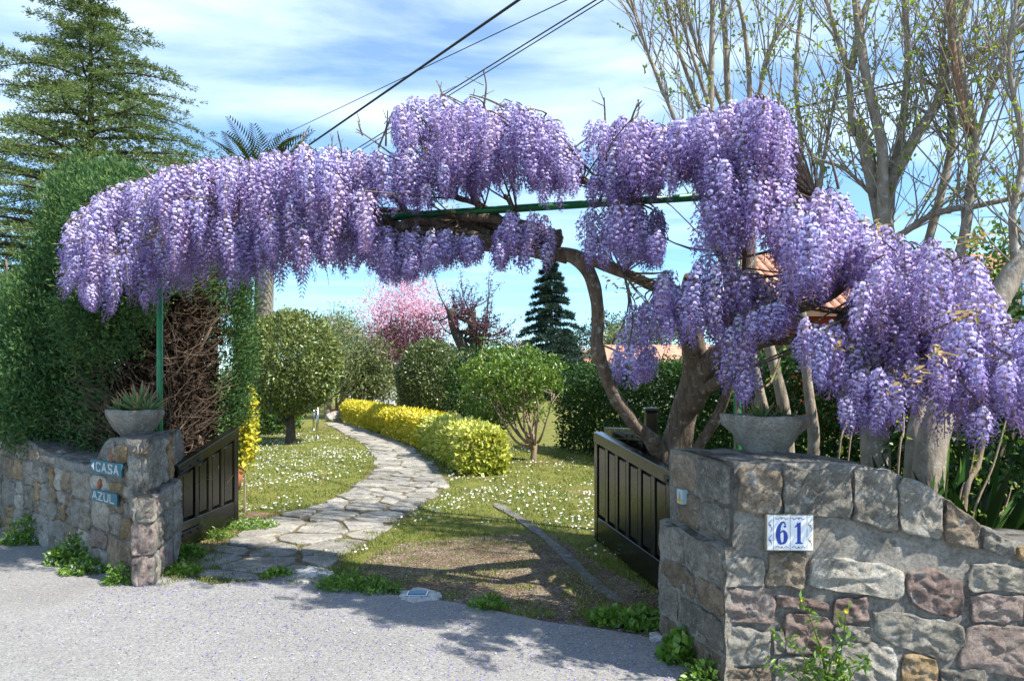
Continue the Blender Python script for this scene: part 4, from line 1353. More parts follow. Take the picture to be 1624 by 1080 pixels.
# bands of blossom in the photograph: (x, top, bottom), count, tier spacing, thickness, longest cluster
bands = [
    ([(112, 335, 480), (150, 312, 495), (200, 290, 500), (260, 270, 495), (330, 252, 480), (400, 245, 470), (480, 232, 462), (560, 240, 452), (640, 250, 440)], 640, 60, .48, .46),
    ([(560, 245, 430), (600, 240, 450), (640, 250, 450), (660, 260, 440)], 64, 50, .36, .36),
    ([(636, 168, 330), (660, 152, 330), (700, 152, 325), (760, 162, 300), (820, 165, 300), (865, 178, 300), (890, 200, 300)], 190, 46, .34, .34),
    ([(640, 250, 340), (700, 250, 335), (740, 235, 330), (900, 235, 335)], 90, 36, .28, .28),
    ([(590, 355, 450), (640, 360, 455), (700, 365, 430), (760, 372, 420)], 60, 40, .25, .32),
    ([(795, 335, 430), (840, 325, 435), (895, 330, 430)], 32, 40, .16, .36),
    ([(850, 200, 320), (890, 205, 325), (925, 205, 325)], 30, 46, .3, .32),
    ([(885, 205, 300), (930, 195, 330), (980, 188, 330), (1050, 195, 320), (1110, 185, 310), (1140, 175, 330)], 180, 46, .34, .34),
    ([(935, 325, 430), (980, 320, 430), (1030, 330, 430), (1060, 340, 420)], 56, 40, .24, .36),
    ([(1120, 170, 330), (1160, 155, 340), (1200, 152, 360), (1238, 168, 380), (1246, 200, 330)], 110, 55, .28, .36),
    ([(1085, 285, 400), (1130, 270, 440), (1180, 270, 430), (1230, 275, 440), (1280, 285, 470), (1330, 305, 480), (1370, 340, 480), (1420, 365, 500)], 150, 60, .30, .44),
    ([(1020, 440, 560), (1060, 420, 560), (1110, 408, 545), (1160, 412, 560), (1210, 425, 545), (1250, 440, 530)], 84, 48, .22, .42),
    ([(970, 475, 600), (1000, 475, 625), (1030, 480, 600)], 18, 60, .12, .46),
    ([(1148, 520, 640), (1175, 520, 648), (1200, 530, 620)], 10, 60, .12, .44),
    ([(1370, 380, 560), (1410, 372, 600), (1470, 376, 640), (1530, 400, 660), (1590, 440, 610)], 140, 62, .26, .52),
    ([(1235, 330, 480), (1310, 340, 485)], 24, 60, .2, .40),
    ([(1275, 505, 600), (1310, 510, 640), (1390, 520, 650)], 26, 60, .14, .46),
    ([(1345, 560, 690), (1400, 560, 690), (1440, 520, 700), (1500, 500, 725), (1560, 500, 710), (1600, 500, 690), (1660, 520, 690)], 90, 62, .24, .56),
    ([(1590, 505, 640), (1640, 510, 690), (1720, 530, 700)], 20, 60, .2, .48),
]
holes = [(700, 322, 790, 352), (596, 338, 690, 352), (830, 312, 900, 330), (820, 395, 905, 425), (1062, 345, 1105, 402), (905, 250, 940, 262), (1062, 312, 1100, 330)]
rs = random.Random(11)
rac = []
for bi, (prof, cnt, tier, thick, lmax) in enumerate(bands):
    xs_ = [p[0] for p in prof]; yt = [p[1] for p in prof]; yb = [p[2] for p in prof]
    made = tries = 0
    while made < cnt and tries < cnt * 6:
        tries += 1
        # a bunch of clusters from one spur
        bx = rs.uniform(xs_[0], xs_[-1]); bd = depth(bx) + (rs.uniform(-thick, thick * .9) if bx < 1340 else rs.uniform(-.06, .42))
        nt = max(1, int((np.interp(bx, xs_, yb) - np.interp(bx, xs_, yt)) / tier)); k = rs.randint(0, nt - 1)
        by = k * tier + rs.uniform(-20, 18)
        if noise.noise(Vector((bx / 38, k * 5.0 + bi * 7.0, 0))) < -.42: continue
        bl = rs.uniform(.72, 1.0)
        for _ in range(rs.randint(3, 6)):
            x = bx + rs.gauss(0, 24); d = bd + rs.gauss(0, .11)
            if x < xs_[0] - 8 or x > xs_[-1] + 8: continue
            t_ = np.interp(x, xs_, yt); b_ = np.interp(x, xs_, yb)
            y = max(t_ + by + rs.gauss(0, 13), t_ - 6 + abs(rs.gauss(0, 11)))
            room = (b_ + rs.uniform(-24, 16) - y) / F * d
            Lw = min(lmax, room) * bl * rs.uniform(.75, 1.05)
            if Lw < .15:
                y = b_ - .17 / d * F; Lw = .17
                if y < t_ - 6: continue
            lp = Lw / d * F
            if any(x > h0 - 14 and x < h2 + 14 and y < h3 and y + lp > h1 for h0, h1, h2, h3 in holes) and rs.random() < .88: continue
            rac.append((P(x, y, d), Lw, d, thick)); made += 1
# the clusters that show largest are single meshes, the rest one joined mass
order = sorted(range(len(rac)), key=lambda i: -(rac[i][1] / rac[i][2] ** 1.5 - .04 * (rac[i][2] - depth(rac[i][0].x / rac[i][2] * F + CX))))
big = set(order[:300])
Vs, Ts, Xs = [], [], []; off = 0
for i, (p, Lw, d, th_) in enumerate(rac):
    cand = sorted(range(16), key=lambda k: abs(VARS[k][0] - Lw) + rs.random() * .06)
    k = cand[0]; sc = Lw / VARS[k][0]; rz = rs.uniform(0, 6.283); tx, ty = rs.gauss(0, .06), rs.gauss(0, .06)
    scx = max(.85, min(1.25, sc)) * rs.uniform(.9, 1.15)
    if i in big:
        ob = bpy.data.objects.new('flower_cluster', VMESH[k]); C.objects.link(ob)
        ob.parent = wi; ob.location = p - wi.location; ob.rotation_euler = (tx, ty, rz); ob.scale = (scx, scx, sc)
    else:
        from mathutils import Euler
        m3 = np.array(Euler((tx, ty, rz)).to_matrix()); V, T, X = VARS[k][1]
        Vs.append((V * np.array([scx, scx, sc])) @ m3.T + np.array(p)); Ts.append(T + off); Xs.append(np.clip(X + rs.uniform(-.14, .07) * (X > .15), 0, 1)); off += len(V)
nmesh('flower_cluster_mass', np.concatenate(Vs), np.concatenate(Ts), M['petal'], wi, np.concatenate(Xs), kind='stuff')

# twigs that carry the clusters
vine = []
for ob in wi.children:
    if ob.name.split('.')[0] in ('branch', 'trunk'):
        n_ = len(ob.data.vertices); vine += [ob.data.vertices[j].co.copy() for j in range(0, n_, 40)]
VN = np.array(vine)
a = Acc(); rs = random.Random(12)
for i, (p, Lw, d, th_) in enumerate(rac):
    if i % 2: continue
    q = np.array(p); dd = np.linalg.norm(VN - q, axis=1); j = int(np.argmin(dd + np.random.RandomState(i).rand(len(dd)) * .12))
    s = Vector(VN[j])
    if (s - p).length > .95: 
        s = p + Vector((rs.uniform(-.2, .2), rs.uniform(.05, .3), -rs.uniform(0, .15)))
    mid = s.lerp(p, .55) + Vector((rs.gauss(0, .04), rs.gauss(0, .04), -.02 + rs.random() * .03))
    a.tube(catmull([s, mid, p + Vector((0, 0, .004)), p + Vector((rs.gauss(0, .02), rs.gauss(0, .02), -.03))], 3), [.006] * 4 + [.004] * 3 + [.002] * 3, 4)
a.build('twigs', M['wist_bark'], wi, kind='stuff')
# bare shoots standing out of the top
a = Acc()
for x0, y0, x1, y1 in ((545, 262, 535, 208), (522, 270, 528, 215), (505, 275, 500, 235), (640, 260, 565, 205), (600, 235, 615, 175), (612, 232, 622, 178), (575, 215, 570, 190), (768, 165, 766, 110), (705, 165, 692, 128), (960, 195, 958, 155), (1000, 195, 1018, 160), (1000, 198, 1012, 158), (640, 255, 652, 205), (650, 250, 668, 215), (800, 170, 745, 150), (1210, 165, 1225, 130), (480, 245, 492, 200), (240, 280, 226, 262), (390, 255, 430, 262), (1330, 300, 1310, 240)):
    d = depth(x0); p, q = P(x0, y0, d), P(x1, y1, d + rs.uniform(-.15, .15))
    m = p.lerp(q, .5) + Vector((rs.gauss(0, .012), rs.gauss(0, .02), .01))
    a.tube(catmull([p, m, q], 4), [.007, .0065, .006, .006, .005, .005, .004, .004, .003], 5)
    for _ in range(2):
        w = p.lerp(q, rs.uniform(.4, .9)); a.tube([w, w + Vector((rs.gauss(0, .05), rs.gauss(0, .03), rs.uniform(.02, .06)))], [.003, .0015], 4)
a.build('bare_shoots', M['wist_bark'], wi, kind='stuff')
# young bronze leaves
M['bronze_leaf'] = leaf_mat('bronze_leaf', [(0, (0.20, 0.17, 0.05)), (.5, (0.33, 0.25, 0.07)), (1, (0.42, 0.24, 0.10))], .5, .35)
pts = []; 
for x, y, n_ in ((1530, 498, 26), (1010, 452, 30), (1545, 380, 24), (1490, 560, 22), (1470, 590, 14), (720, 325, 18), (1330, 540, 10), (500, 270, 14), (985, 448, 16), (1400, 355, 10), (660, 240, 8), (1060, 250, 8), (1440, 610, 10)):
    for _ in range(n_): pts.append(tuple(P(x + rs.gauss(0, 14), y + rs.gauss(0, 8), depth(x) - .25 + rs.gauss(0, .05))))
pts = np.array(pts); D = rdirs(len(pts)); D[:, 2] = -abs(D[:, 2]) * .4
leaf_obj('young_leaves', pts, D, np.tile([0, -.4, 1.0], (len(pts), 1)) + RNG.normal(0, .3, (len(pts), 3)), RNG.uniform(.03, .055, len(pts)), RNG.uniform(.012, .02, len(pts)), M['bronze_leaf'], wi)

# ------------------------------------------------------------------ foliage materials
M['cypress'] = leaf_mat('cypress_leaf', [(0, (0.036, 0.09, 0.036)), (.6, (0.075, 0.155, 0.052)), (1, (0.19, 0.26, 0.065))], .75, .25, .15)
M['dead_leaf'] = leaf_mat('dead_cypress', [(0, (0.014, 0.009, 0.006)), (1, (0.05, 0.034, 0.023))], .9, .05, .1)
M['cedar'] = leaf_mat('cedar_needle', [(0, (0.06, 0.10, 0.04)), (.6, (0.13, 0.185, 0.06)), (1, (0.27, 0.31, 0.09))], .75, .3, .15)
M['spruce'] = leaf_mat('spruce_needle', [(0, (0.016, 0.042, 0.032)), (1, (0.045, 0.085, 0.055))], .6, .15, .3)
M['privet'] = leaf_mat('privet_leaf', [(0, (0.012, 0.042, 0.007)), (.7, (0.032, 0.088, 0.012)), (1, (0.09, 0.17, 0.022))], .5, .2, .35)
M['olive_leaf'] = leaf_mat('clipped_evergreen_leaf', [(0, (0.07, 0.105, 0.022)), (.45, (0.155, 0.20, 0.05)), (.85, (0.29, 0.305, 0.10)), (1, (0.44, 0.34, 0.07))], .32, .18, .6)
M['holm_leaf'] = leaf_mat('dark_evergreen_leaf', [(0, (0.05, 0.08, 0.022)), (.6, (0.12, 0.155, 0.048)), (1, (0.24, 0.26, 0.10))], .3, .15, .6)
M['bright_leaf'] = leaf_mat('bright_green_leaf', [(0, (0.035, 0.085, 0.012)), (.5, (0.11, 0.20, 0.022)), (1, (0.27, 0.33, 0.05))], .35, .25)
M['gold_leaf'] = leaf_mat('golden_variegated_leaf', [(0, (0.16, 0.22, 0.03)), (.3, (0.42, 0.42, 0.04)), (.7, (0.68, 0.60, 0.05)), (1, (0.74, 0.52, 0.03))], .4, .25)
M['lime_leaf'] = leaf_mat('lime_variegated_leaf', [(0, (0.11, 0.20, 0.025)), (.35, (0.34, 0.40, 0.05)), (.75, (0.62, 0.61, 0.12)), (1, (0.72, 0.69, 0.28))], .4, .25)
M['purple_leaf'] = leaf_mat('purple_plum_leaf', [(0, (0.05, 0.012, 0.025)), (.6, (0.12, 0.035, 0.06)), (1, (0.24, 0.09, 0.13))], .4, .3)
M['pink_flower'] = leaf_mat('pink_blossom', [(0, (0.48, 0.20, 0.32)), (.5, (0.68, 0.37, 0.50)), (1, (0.80, 0.56, 0.66))], .6, .3)
M['feather_leaf'] = leaf_mat('feathery_leaf', [(0, (0.10, 0.135, 0.05)), (.6, (0.19, 0.225, 0.085)), (1, (0.31, 0.31, 0.15))], .5, .25)
M['bud_leaf'] = leaf_mat('young_green_leaf', [(0, (0.16, 0.24, 0.03)), (1, (0.36, 0.42, 0.07))], .45, .4)
M['grass'] = leaf_mat('grass_blade', [(0, (0.09, 0.14, 0.02)), (.5, (0.18, 0.225, 0.04)), (.8, (0.28, 0.27, 0.07)), (1, (0.38, 0.31, 0.14))], .55, .3)
M['weed'] = leaf_mat('weed_leaf', [(0, (0.06, 0.14, 0.016)), (.6, (0.15, 0.27, 0.035)), (1, (0.30, 0.38, 0.07))], .42, .3)
M['daisy'] = leaf_mat('daisy', [(0, (0.70, 0.70, 0.66)), (1, (0.84, 0.84, 0.82))], .6, .2)
M['palm_leaf'] = leaf_mat('palm_leaf', [(0, (0.035, 0.06, 0.018)), (.6, (0.085, 0.115, 0.03)), (1, (0.21, 0.19, 0.06))], .8, .15, .1)
M['fallen'] = leaf_mat('fallen_petal', [(0, (0.13, 0.07, 0.34)), (.6, (0.26, 0.20, 0.54)), (.8, (0.55, 0.50, 0.62)), (1, (0.42, 0.36, 0.28))], .6, .2)


def shell(n, c, rad, thick=.25, lump=.12, ls=2.5, seed=0, zmin=-1.0):
    """points through the outer part of a lumpy ellipsoid, with outward directions"""
    d = rdirs(int(n * 1.6)); d = d[d[:, 2] > zmin][:n]
    r = 1 - thick * RNG.random(len(d)) ** 1.6
    r = r * (1 + lump * vnoise(d * ls, 1.0, seed)) 
    return np.array(c) + d * r[:, None] * np.array(rad), d


def tuft(Pn, Dn, k, spread, L, W, name, mat, parent, vbase=None, out=.7, droop=0.0, fold=.25):
    """k leaves round each point"""
    n = len(Pn)
    Pk = np.repeat(Pn, k, 0) + RNG.normal(0, spread, (n * k, 3))
    Dk = unit(np.repeat(Dn, k, 0) * out + rdirs(n * k))
    v = RNG.random(n * k) * .65 + (np.repeat(RNG.random(n), k) if vbase is None else np.repeat(vbase, k)) * .35
    return leaf_obj(name, Pk, Dk, rdirs(n * k) + np.array([0, 0, .6]), RNG.uniform(.7, 1.2, n * k) * L, RNG.uniform(.8, 1.15, n * k) * W, mat, parent, np.clip(v, 0, 1), fold, droop)


# ------------------------------------------------------------------ cypress hedge by the left wall
def boxshell(n, X0, X1, Y0, Y1, Z0, Z1, jitter, faces):
    """points on chosen faces of an upright box: (face, weight)"""
    out = []; nr = []
    ar_ = {'f': (X1 - X0) * (Z1 - Z0), 'b': (X1 - X0) * (Z1 - Z0), 'l': (Y1 - Y0) * (Z1 - Z0), 'r': (Y1 - Y0) * (Z1 - Z0), 't': (X1 - X0) * (Y1 - Y0)}
    tot = sum(ar_[f] for f in faces)
    for f in faces:
        m = int(n * ar_[f] / tot)
        x = RNG.uniform(X0, X1, m); y = RNG.uniform(Y0, Y1, m); z = RNG.uniform(Z0, Z1, m); d = np.zeros((m, 3))
        if f == 'f': y[:] = Y0; d[:, 1] = -1
        if f == 'b': y[:] = Y1; d[:, 1] = 1
        if f == 'l': x[:] = X0; d[:, 0] = -1
        if f == 'r': x[:] = X1; d[:, 0] = 1
        if f == 't': z[:] = Z1; d[:, 2] = 1
        p = np.stack([x, y, z], 1); p -= d * (RNG.random(m) ** 1.5 * jitter)[:, None]
        out.append(p); nr.append(d)
    return np.concatenate(out), np.concatenate(nr)


cy = empty('cypress_hedge', (-3.0, 6.2, 0), 'clipped cypress by the short gate with a dead brown twiggy side', 'hedge')
X0, X1, Y0, Y1, Z1 = -3.55, -2.66, 5.55, 6.72, 2.95
# living foliage: back, top, a fringe round the cut faces
p, d = boxshell(5200, X0, X1, Y0, Y1, .5, Z1, .35, 'btl')
p2, d2 = boxshell(1500, X0, X1, Y0 - .05, Y1, 2.05, Z1, .3, 'fr')
p3 = np.stack([RNG.normal(X1 + .04, .06, 1100), RNG.uniform(Y1 - .24, Y1 + .1, 1100), RNG.uniform(.95, 2.6, 1100)], 1); d3 = np.tile([1.0, -.3, .3], (1100, 1))
p4 = np.stack([RNG.uniform(X0, X1 - .1, 1100), RNG.normal(Y0 - .06, .10, 1100), 1.42 + .25 * RNG.random(1100) + RNG.random(1100) * .6], 1); d4 = np.tile([0, -1.0, -.2], (1100, 1))
k4 = p4[:, 2] > 1.52 + .30 * vnoise(p4, 2.2, 4) + .25 * (p4[:, 0] > -2.95)
Pn = np.concatenate([p, p2, p3, p4[k4]]); Dn = np.concatenate([d, d2, d3, d4[k4]])
Pn = Pn + Dn * (.10 * vnoise(Pn, 2.0, 3))[:, None]
tuft(Pn, Dn + np.array([0, 0, .5]), 9, .04, .046, .013, 'foliage', M['cypress'], cy, out=1.0)
# dead interior
p, d = boxshell(5200, X0 + .2, X1 - .15, Y0 + .22, Y1 - .15, .1, 2.4, .3, 'fr')
tuft(p, d, 5, .05, .09, .022, 'dead_foliage', M['dead_leaf'], cy, out=.3)
rs = random.Random(31); a = Acc()
for i in range(560):
    if rs.random() < .5:
        s = Vector((rs.uniform(X0 + .05, X1 - .1), Y0 + rs.uniform(.1, .3), rs.uniform(.3, 2.0)))
        e_ = s + Vector((rs.gauss(.0, .16), -rs.uniform(.05, .26), rs.uniform(-.05, .38)))
    else:
        s = Vector((X1 - rs.uniform(.1, .35), rs.uniform(Y0, Y1 - .2), rs.uniform(.15, 2.2)))
        e_ = s + Vector((rs.uniform(.08, .30), rs.gauss(.0, .16), rs.uniform(-.05, .42)))
    m = s.lerp(e_, .5) + Vector((rs.gauss(0, .05), rs.gauss(0, .05), rs.uniform(-.09, .02)))
    r = rs.uniform(.0015, .0045)
    c = catmull([s, m, e_], 3)
    a.tube(c, interp([r, r * .8, r * .35], len(c)), 4, False)
    for _ in range(2):
        w = c[rs.randint(2, len(c) - 1)]; a.tube([w, w + Vector((rs.gauss(0, .07), rs.gauss(0, .07), rs.uniform(-.02, .12)))], [r * .5, r * .25], 3, False)
a.build('dead_twigs', M['dead_twig'], cy, kind='stuff')
for i in range(7):
    b0 = Vector((rs.uniform(X0 + .3, X1 - .12), rs.uniform(Y0 + .12, Y1 - .3), -.02)); a = Acc()
    t_ = b0 + Vector((rs.gauss(0, .25), rs.gauss(0, .2), rs.uniform(1.8, 2.5)))
    c = catmull([b0, b0.lerp(t_, .35) + Vector((rs.gauss(0, .06), rs.gauss(0, .06), 0)), b0.lerp(t_, .7) + Vector((rs.gauss(0, .08), 0, 0)), t_], 5)
    a.tube(c, interp([.035, .028, .022, .008], len(c)), 7, True, 0, .2); a.build('trunk', M['dead_twig'], cy, True)
for i in range(9):     # sawn stubs by the planter
    b0 = P(rs.uniform(150, 195), rs.uniform(615, 690), 5.75); a = Acc()
    a.tube(catmull([b0 + Vector((.1, .25, .0)), b0, b0 + Vector((-.10, -.10, .05 + rs.random() * .08))], 4), [.022, .022, .02, .02, .019, .018, .016, .014, .012], 6, True, 0, .3); a.build('branch_stub', M['dead_twig'], cy, True)

cy2 = empty('cypress_hedge', (-4.2, 6.6, 0), 'green feathery cypress hedge leaning over the low left wall', 'hedge')
# a row of soft billowing columns behind the left wall
Pn = []; Dn = []
for (x, y, d_, rx, rz_, n) in ((132, 430, 6.15, .32, .80, 2600), (80, 580, 6.5, .45, .95, 2600), (92, 560, 6.1, .40, .95, 2400), (20, 590, 7.2, .60, .80, 1900), (75, 640, 6.05, .46, .50, 1300), (150, 345, 6.4, .36, .44, 1300), (190, 310, 6.6, .34, .28, 700), (30, 650, 6.9, .6, .45, 1100), (-60, 620, 7.8, .8, .8, 1000), (-40, 560, 8.6, .7, .8, 800)):
    c = P(x, y, d_)
    p, d = shell(n, c, (rx, rx, rz_), .30, .45, 4.2, x * .1)
    Pn.append(p); Dn.append(d)
Pn = np.concatenate(Pn); Dn = np.concatenate(Dn)
keep = Pn[:, 2] > .72; Pn = Pn[keep]; Dn = Dn[keep]
tuft(Pn, Dn * .6 + np.array([0, 0, .6]), 9, .045, .050, .014, 'foliage', M['cypress'], cy2, out=1.1)
for i, (x, y, d_) in enumerate(((60, 600, 6.6), (130, 600, 6.2), (10, 600, 7.3), (165, 600, 5.95))):
    q = P(x, y, d_); a = Acc(); c = catmull([Vector((q.x, q.y, -.02)), Vector((q.x + .03, q.y, .9)), Vector((q.x - .03, q.y + .05, 2.0)), Vector((q.x, q.y, 2.6))], 5)
    a.tube(c, interp([.06, .05, .035, .01], len(c)), 8, True, 0, .3); a.build('trunk', M['dead_twig'], cy2, True)
# needle litter and moss on top of the low wall
a = []
n = 2600
s = RNG.uniform(.75, 3.2, n); o_ = RNG.uniform(.18, .66, n)
pt = np.array([tuple(lfront(si) - NL * oi_ + Vector((0, 0, ltop(si) + .016))) for si, oi_ in zip(s, o_)])
k = vnoise(pt, 2.6, 2) + (o_ - .40) * 1.6 > 0
D = rdirs(k.sum()); D[:, 2] *= .15
leaf_obj('needle_litter', pt[k], D, np.tile([0, 0, 1.0], (k.sum(), 1)), .045, .010, leaf_mat('brown_litter', [(0, (.05, .03, .018)), (1, (.16, .095, .055))], .9, 0), lw, kind='stuff')

# ------------------------------------------------------------------ conifers
def conifer(name, base, height, rad, nb, label, mat, bark, trunk_r, droop, lw_, ll, dens, z0=.12, seed=1, rise=.3, group=None, power=1.0, irregular=.25):
    rs = random.Random(seed); base = Vector(base)
    e = empty(name, base, label, 'tree', group)
    a = Acc(); top_ = base + Vector((rs.gauss(0, .1), 0, height))
    c = catmull([base - Vector((0, 0, .05)), base.lerp(top_, .4) + Vector((rs.gauss(0, .05), 0, 0)), base.lerp(top_, .75), top_], 6)
    a.tube(c, interp([trunk_r, trunk_r * .7, trunk_r * .35, .012], len(c)), 8); a.build('trunk', M[bark], e, True)
    br = Acc(); PT = []; DT = []
    for i in range(nb):
        t = z0 + (1 - z0) * ((i + rs.random()) / nb); z = height * t
        an = i * 2.399 + rs.uniform(-.4, .4)
        Lb = rad * (1 - t) ** power * rs.uniform(1 - irregular, 1 + irregular * .6) + .12
        hd = Vector((math.cos(an), math.sin(an), 0)); sd = Vector((-hd.y, hd.x, 0))
        o0 = base.lerp(top_, t)
        m = 7; pts = []
        for k in range(m + 1):
            u = k / m
            pts.append(o0 + hd * Lb * u + sd * (Lb * .06 * math.sin(u * 5 + i)) + Vector((0, 0, Lb * (rise * u - droop * u * u))))
        br.tube(pts, interp([max(.008, Lb * .016), .004], m + 1), 4, False)
        for k in range(1, m + 1):
            u = k / m; sw = Lb * .34 * (1.15 - u) + .06
            for s_ in (-1, 1):
                for q_ in range(2):
                    w = sd * s_ * sw * rs.uniform(.6, 1.1) + hd * sw * rs.uniform(.3, .9) + Vector((0, 0, -sw * .25 * rs.random() + .03))
                    p0_ = pts[k] + hd * rs.uniform(-.5, .5) * Lb / m
                    nn = max(3, int(w.length * dens))
                    for j in range(nn):
                        f = (j + .4) / nn; PT.append(tuple(p0_ + w * f + Vector((rs.gauss(0, .012), rs.gauss(0, .012), -.06 * f * w.length)))); DT.append(tuple(w.normalized() + hd * .3))
            for j in range(max(2, int(Lb / m * dens))):
                PT.append(tuple(pts[k - 1].lerp(pts[k], rs.random()))); DT.append(tuple(hd))
    br.build('branches', M[bark], e, kind='stuff')
    PT = np.array(PT); DT = np.array(DT)
    tuft(PT, DT + np.array([0, 0, .25]), 4, .025, ll, lw_, 'foliage', mat, e, out=.9, droop=.1)
    return e


q = P(150, 600, 16.5)
conifer('cedar_tree', (q.x, q.y, 0), 10.7, 5.6, 135, 'tall spreading conifer with drooping tiered branches behind the cypress hedge', M['cedar'], 'dark_bark', .17, .28, .022, .09, 17, .22, 5, .22, None, .70, .35)
q = P(872, 600, 42)
conifer('spruce_tree', (q.x, q.y, 0), 8.6, 3.0, 72, 'slender dark spruce rising beyond the gateway lawn', M['spruce'], 'dark_bark', .2, .28, .055, .26, 4.2, .1, 8, .12, None, .85, .2)
q = P(900, 600, 46)
conifer('spruce_tree', (q.x, q.y, 0), 4.4, 2.0, 50, 'low dark spruce at the foot of the slender one', M['spruce'], 'dark_bark', .15, .28, .10, .34, 3.5, .08, 9, .12, None, .85, .2)

# stub of dead wood above the hedge
a = Acc(); q = P(73, 330, 7.0); a.tube([Vector((q.x, q.y, -.02)), Vector((q.x, q.y, 1.5)), q, P(74, 308, 7.0)], [.05, .045, .035, .032], 7, True, 0, .2)
o = a.build('dead_stump', M['grey_bark'], None, True); tag(o, 'pale sawn dead stem poking out of the cypress hedge top', 'stump')

# ------------------------------------------------------------------ palm
pb = P(417, 600, 19.0); pc = P(417, 342, 19.0)
pe = empty('palm_tree', (pb.x, pb.y, 0), 'palm with thick ringed trunk and arching fronds behind the wisteria', 'tree')
a = Acc(); a.tube([(pb.x, pb.y, -.05), (pb.x, pb.y, 2), (pb.x + .03, pb.y, 4), (pc.x, pc.y, pc.z)], [.36, .27, .25, .30], 14, True, 0, .15); a.build('trunk', M['palm_bark'], pe, True)
rs = random.Random(9); fmesh = []
for k in range(4):
    V = []; T = []; X = []; L = 2.75 + .15 * k; m = 28; dr = (.5, .75, .95, .6)[k]
    ax = [np.array([L * u * (1 - .18 * u * dr), 0, L * (.42 * u - dr * .78 * u ** 2.1)]) for u in np.linspace(0, 1, m + 1)]
    for j in range(m):
        for w in (np.array([0, .018 * (1 - j / m) + .004, 0]), np.array([0, 0, .014 * (1 - j / m) + .003])):
            b = len(V); V += [ax[j] - w, ax[j] + w, ax[j + 1] + w, ax[j + 1] - w]; T += [(b, b + 1, b + 2), (b, b + 2, b + 3)]; X += [.9, .9]
        if j < 3: continue
        tg = ax[j + 1] - ax[j]; tg /= np.linalg.norm(tg)
        u = j / m; ll = .52 * math.sin(math.pi * min(1, .18 + u * .80)) + .07
        for s_ in (-1, 1):
            dv_ = tg * .62 + np.array([0, s_ * .72, .22]); dv_ /= np.linalg.norm(dv_)
            b = len(V); mid = ax[j] + dv_ * ll * .5; tip = ax[j] + dv_ * ll + np.array([0, 0, -.14 * ll]); w = tg * .026
            V += [ax[j], mid + w, tip, mid - w]; T += [(b, b + 1, b + 2), (b, b + 2, b + 3)]; x_ = rs.random() * .8; X += [x_, x_]
    me = np_mesh('frond', np.array(V), np.array(T), X); me.materials.append(M['palm_leaf']); fmesh.append(me)
for i in range(46):
    t = i / 46; ob = bpy.data.objects.new('frond', fmesh[min(3, rs.randint(0, 2) if t < .7 else 2)]); C.objects.link(ob); ob.parent = pe
    ob.location = pc - pe.location + Vector((0, 0, .15 - .3 * t)); ob.rotation_euler = (rs.gauss(0, .12), -(1.25 - 1.75 * t) + rs.gauss(0, .06), i * 2.399)
    s_ = rs.uniform(.9, 1.1); ob.scale = (s_, s_, s_)

# ------------------------------------------------------------------ clipped round trees and shrubs
def tube_tree(e, curves, mat, n=7, lump=.25, name='trunk'):
    for pts, rad in curves:
        a = Acc(); c = catmull(pts, 5); a.tube(c, interp(rad, len(c)), n, True, 0, lump); a.build(name if rad[0] > .02 else 'branch', M[mat], e, True)


q = G(461, 704); e = empty('clipped_tree', (q.x, q.y, 0), 'round clipped evergreen tree on the daisy lawn beside the path', 'tree')
cc = P(460, 576, q.y); R0 = 80 / F * q.y
p, d = shell(9000, cc, (R0, R0, R0 * 1.02), .22, .08, 3.0, 2)
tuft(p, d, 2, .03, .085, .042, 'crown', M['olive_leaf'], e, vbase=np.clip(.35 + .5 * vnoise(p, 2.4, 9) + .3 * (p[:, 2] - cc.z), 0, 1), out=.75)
p, d = shell(1600, cc, (R0 * .7, R0 * .7, R0 * .7), .5, .1, 3.0, 2)
tuft(p, d, 2, .05, .07, .04, 'inner_leaves', M['olive_leaf'], e)
b = q.copy(); up_ = lambda x, y, z: b + Vector((x, y, z))
tube_tree(e, [([up_(0, 0, -.03), up_(.0, 0, .3), up_(.02, 0, .62), up_(.12, .05, 1.1), up_(.2, .1, 1.6)], [.11, .085, .075, .05, .02]),
              ([up_(0, 0, .33), up_(-.12, -.05, .50), up_(-.32, -.08, .85), up_(-.55, -.1, 1.3)], [.055, .05, .042, .015]),
              ([up_(.01, 0, .5), up_(-.06, .1, .9), up_(-.1, .2, 1.5)], [.05, .045, .018]), ([up_(.02, 0, .6), up_(.25, -.1, .95), up_(.5, -.1, 1.3)], [.045, .035, .012])], 'dark_bark')

q = P(683, 655, 17.3); e = empty('clipped_tree', (q.x, q.y, 0), 'round clipped dark evergreen behind the yellow hedge', 'tree')
cc = P(683, 600, 17.3); R0 = 53 / F * 17.3
p, d = shell(7000, cc, (R0, R0, R0 * 1.12), .22, .07, 3, 12)
tuft(p, d, 2, .03, .08, .040, 'crown', M['holm_leaf'], e, out=.75)
p, d = shell(1200, cc, (R0 * .7,) * 3, .5, .1, 3.0, 2); tuft(p, d, 2, .05, .07, .04, 'inner_leaves', M['holm_leaf'], e)
b = Vector((q.x, q.y, 0)); tube_tree(e, [([b - Vector((0, 0, .03)), b + Vector((.02, 0, .5)), b + Vector((0, .05, 1.4))], [.08, .06, .03])], 'dark_bark')

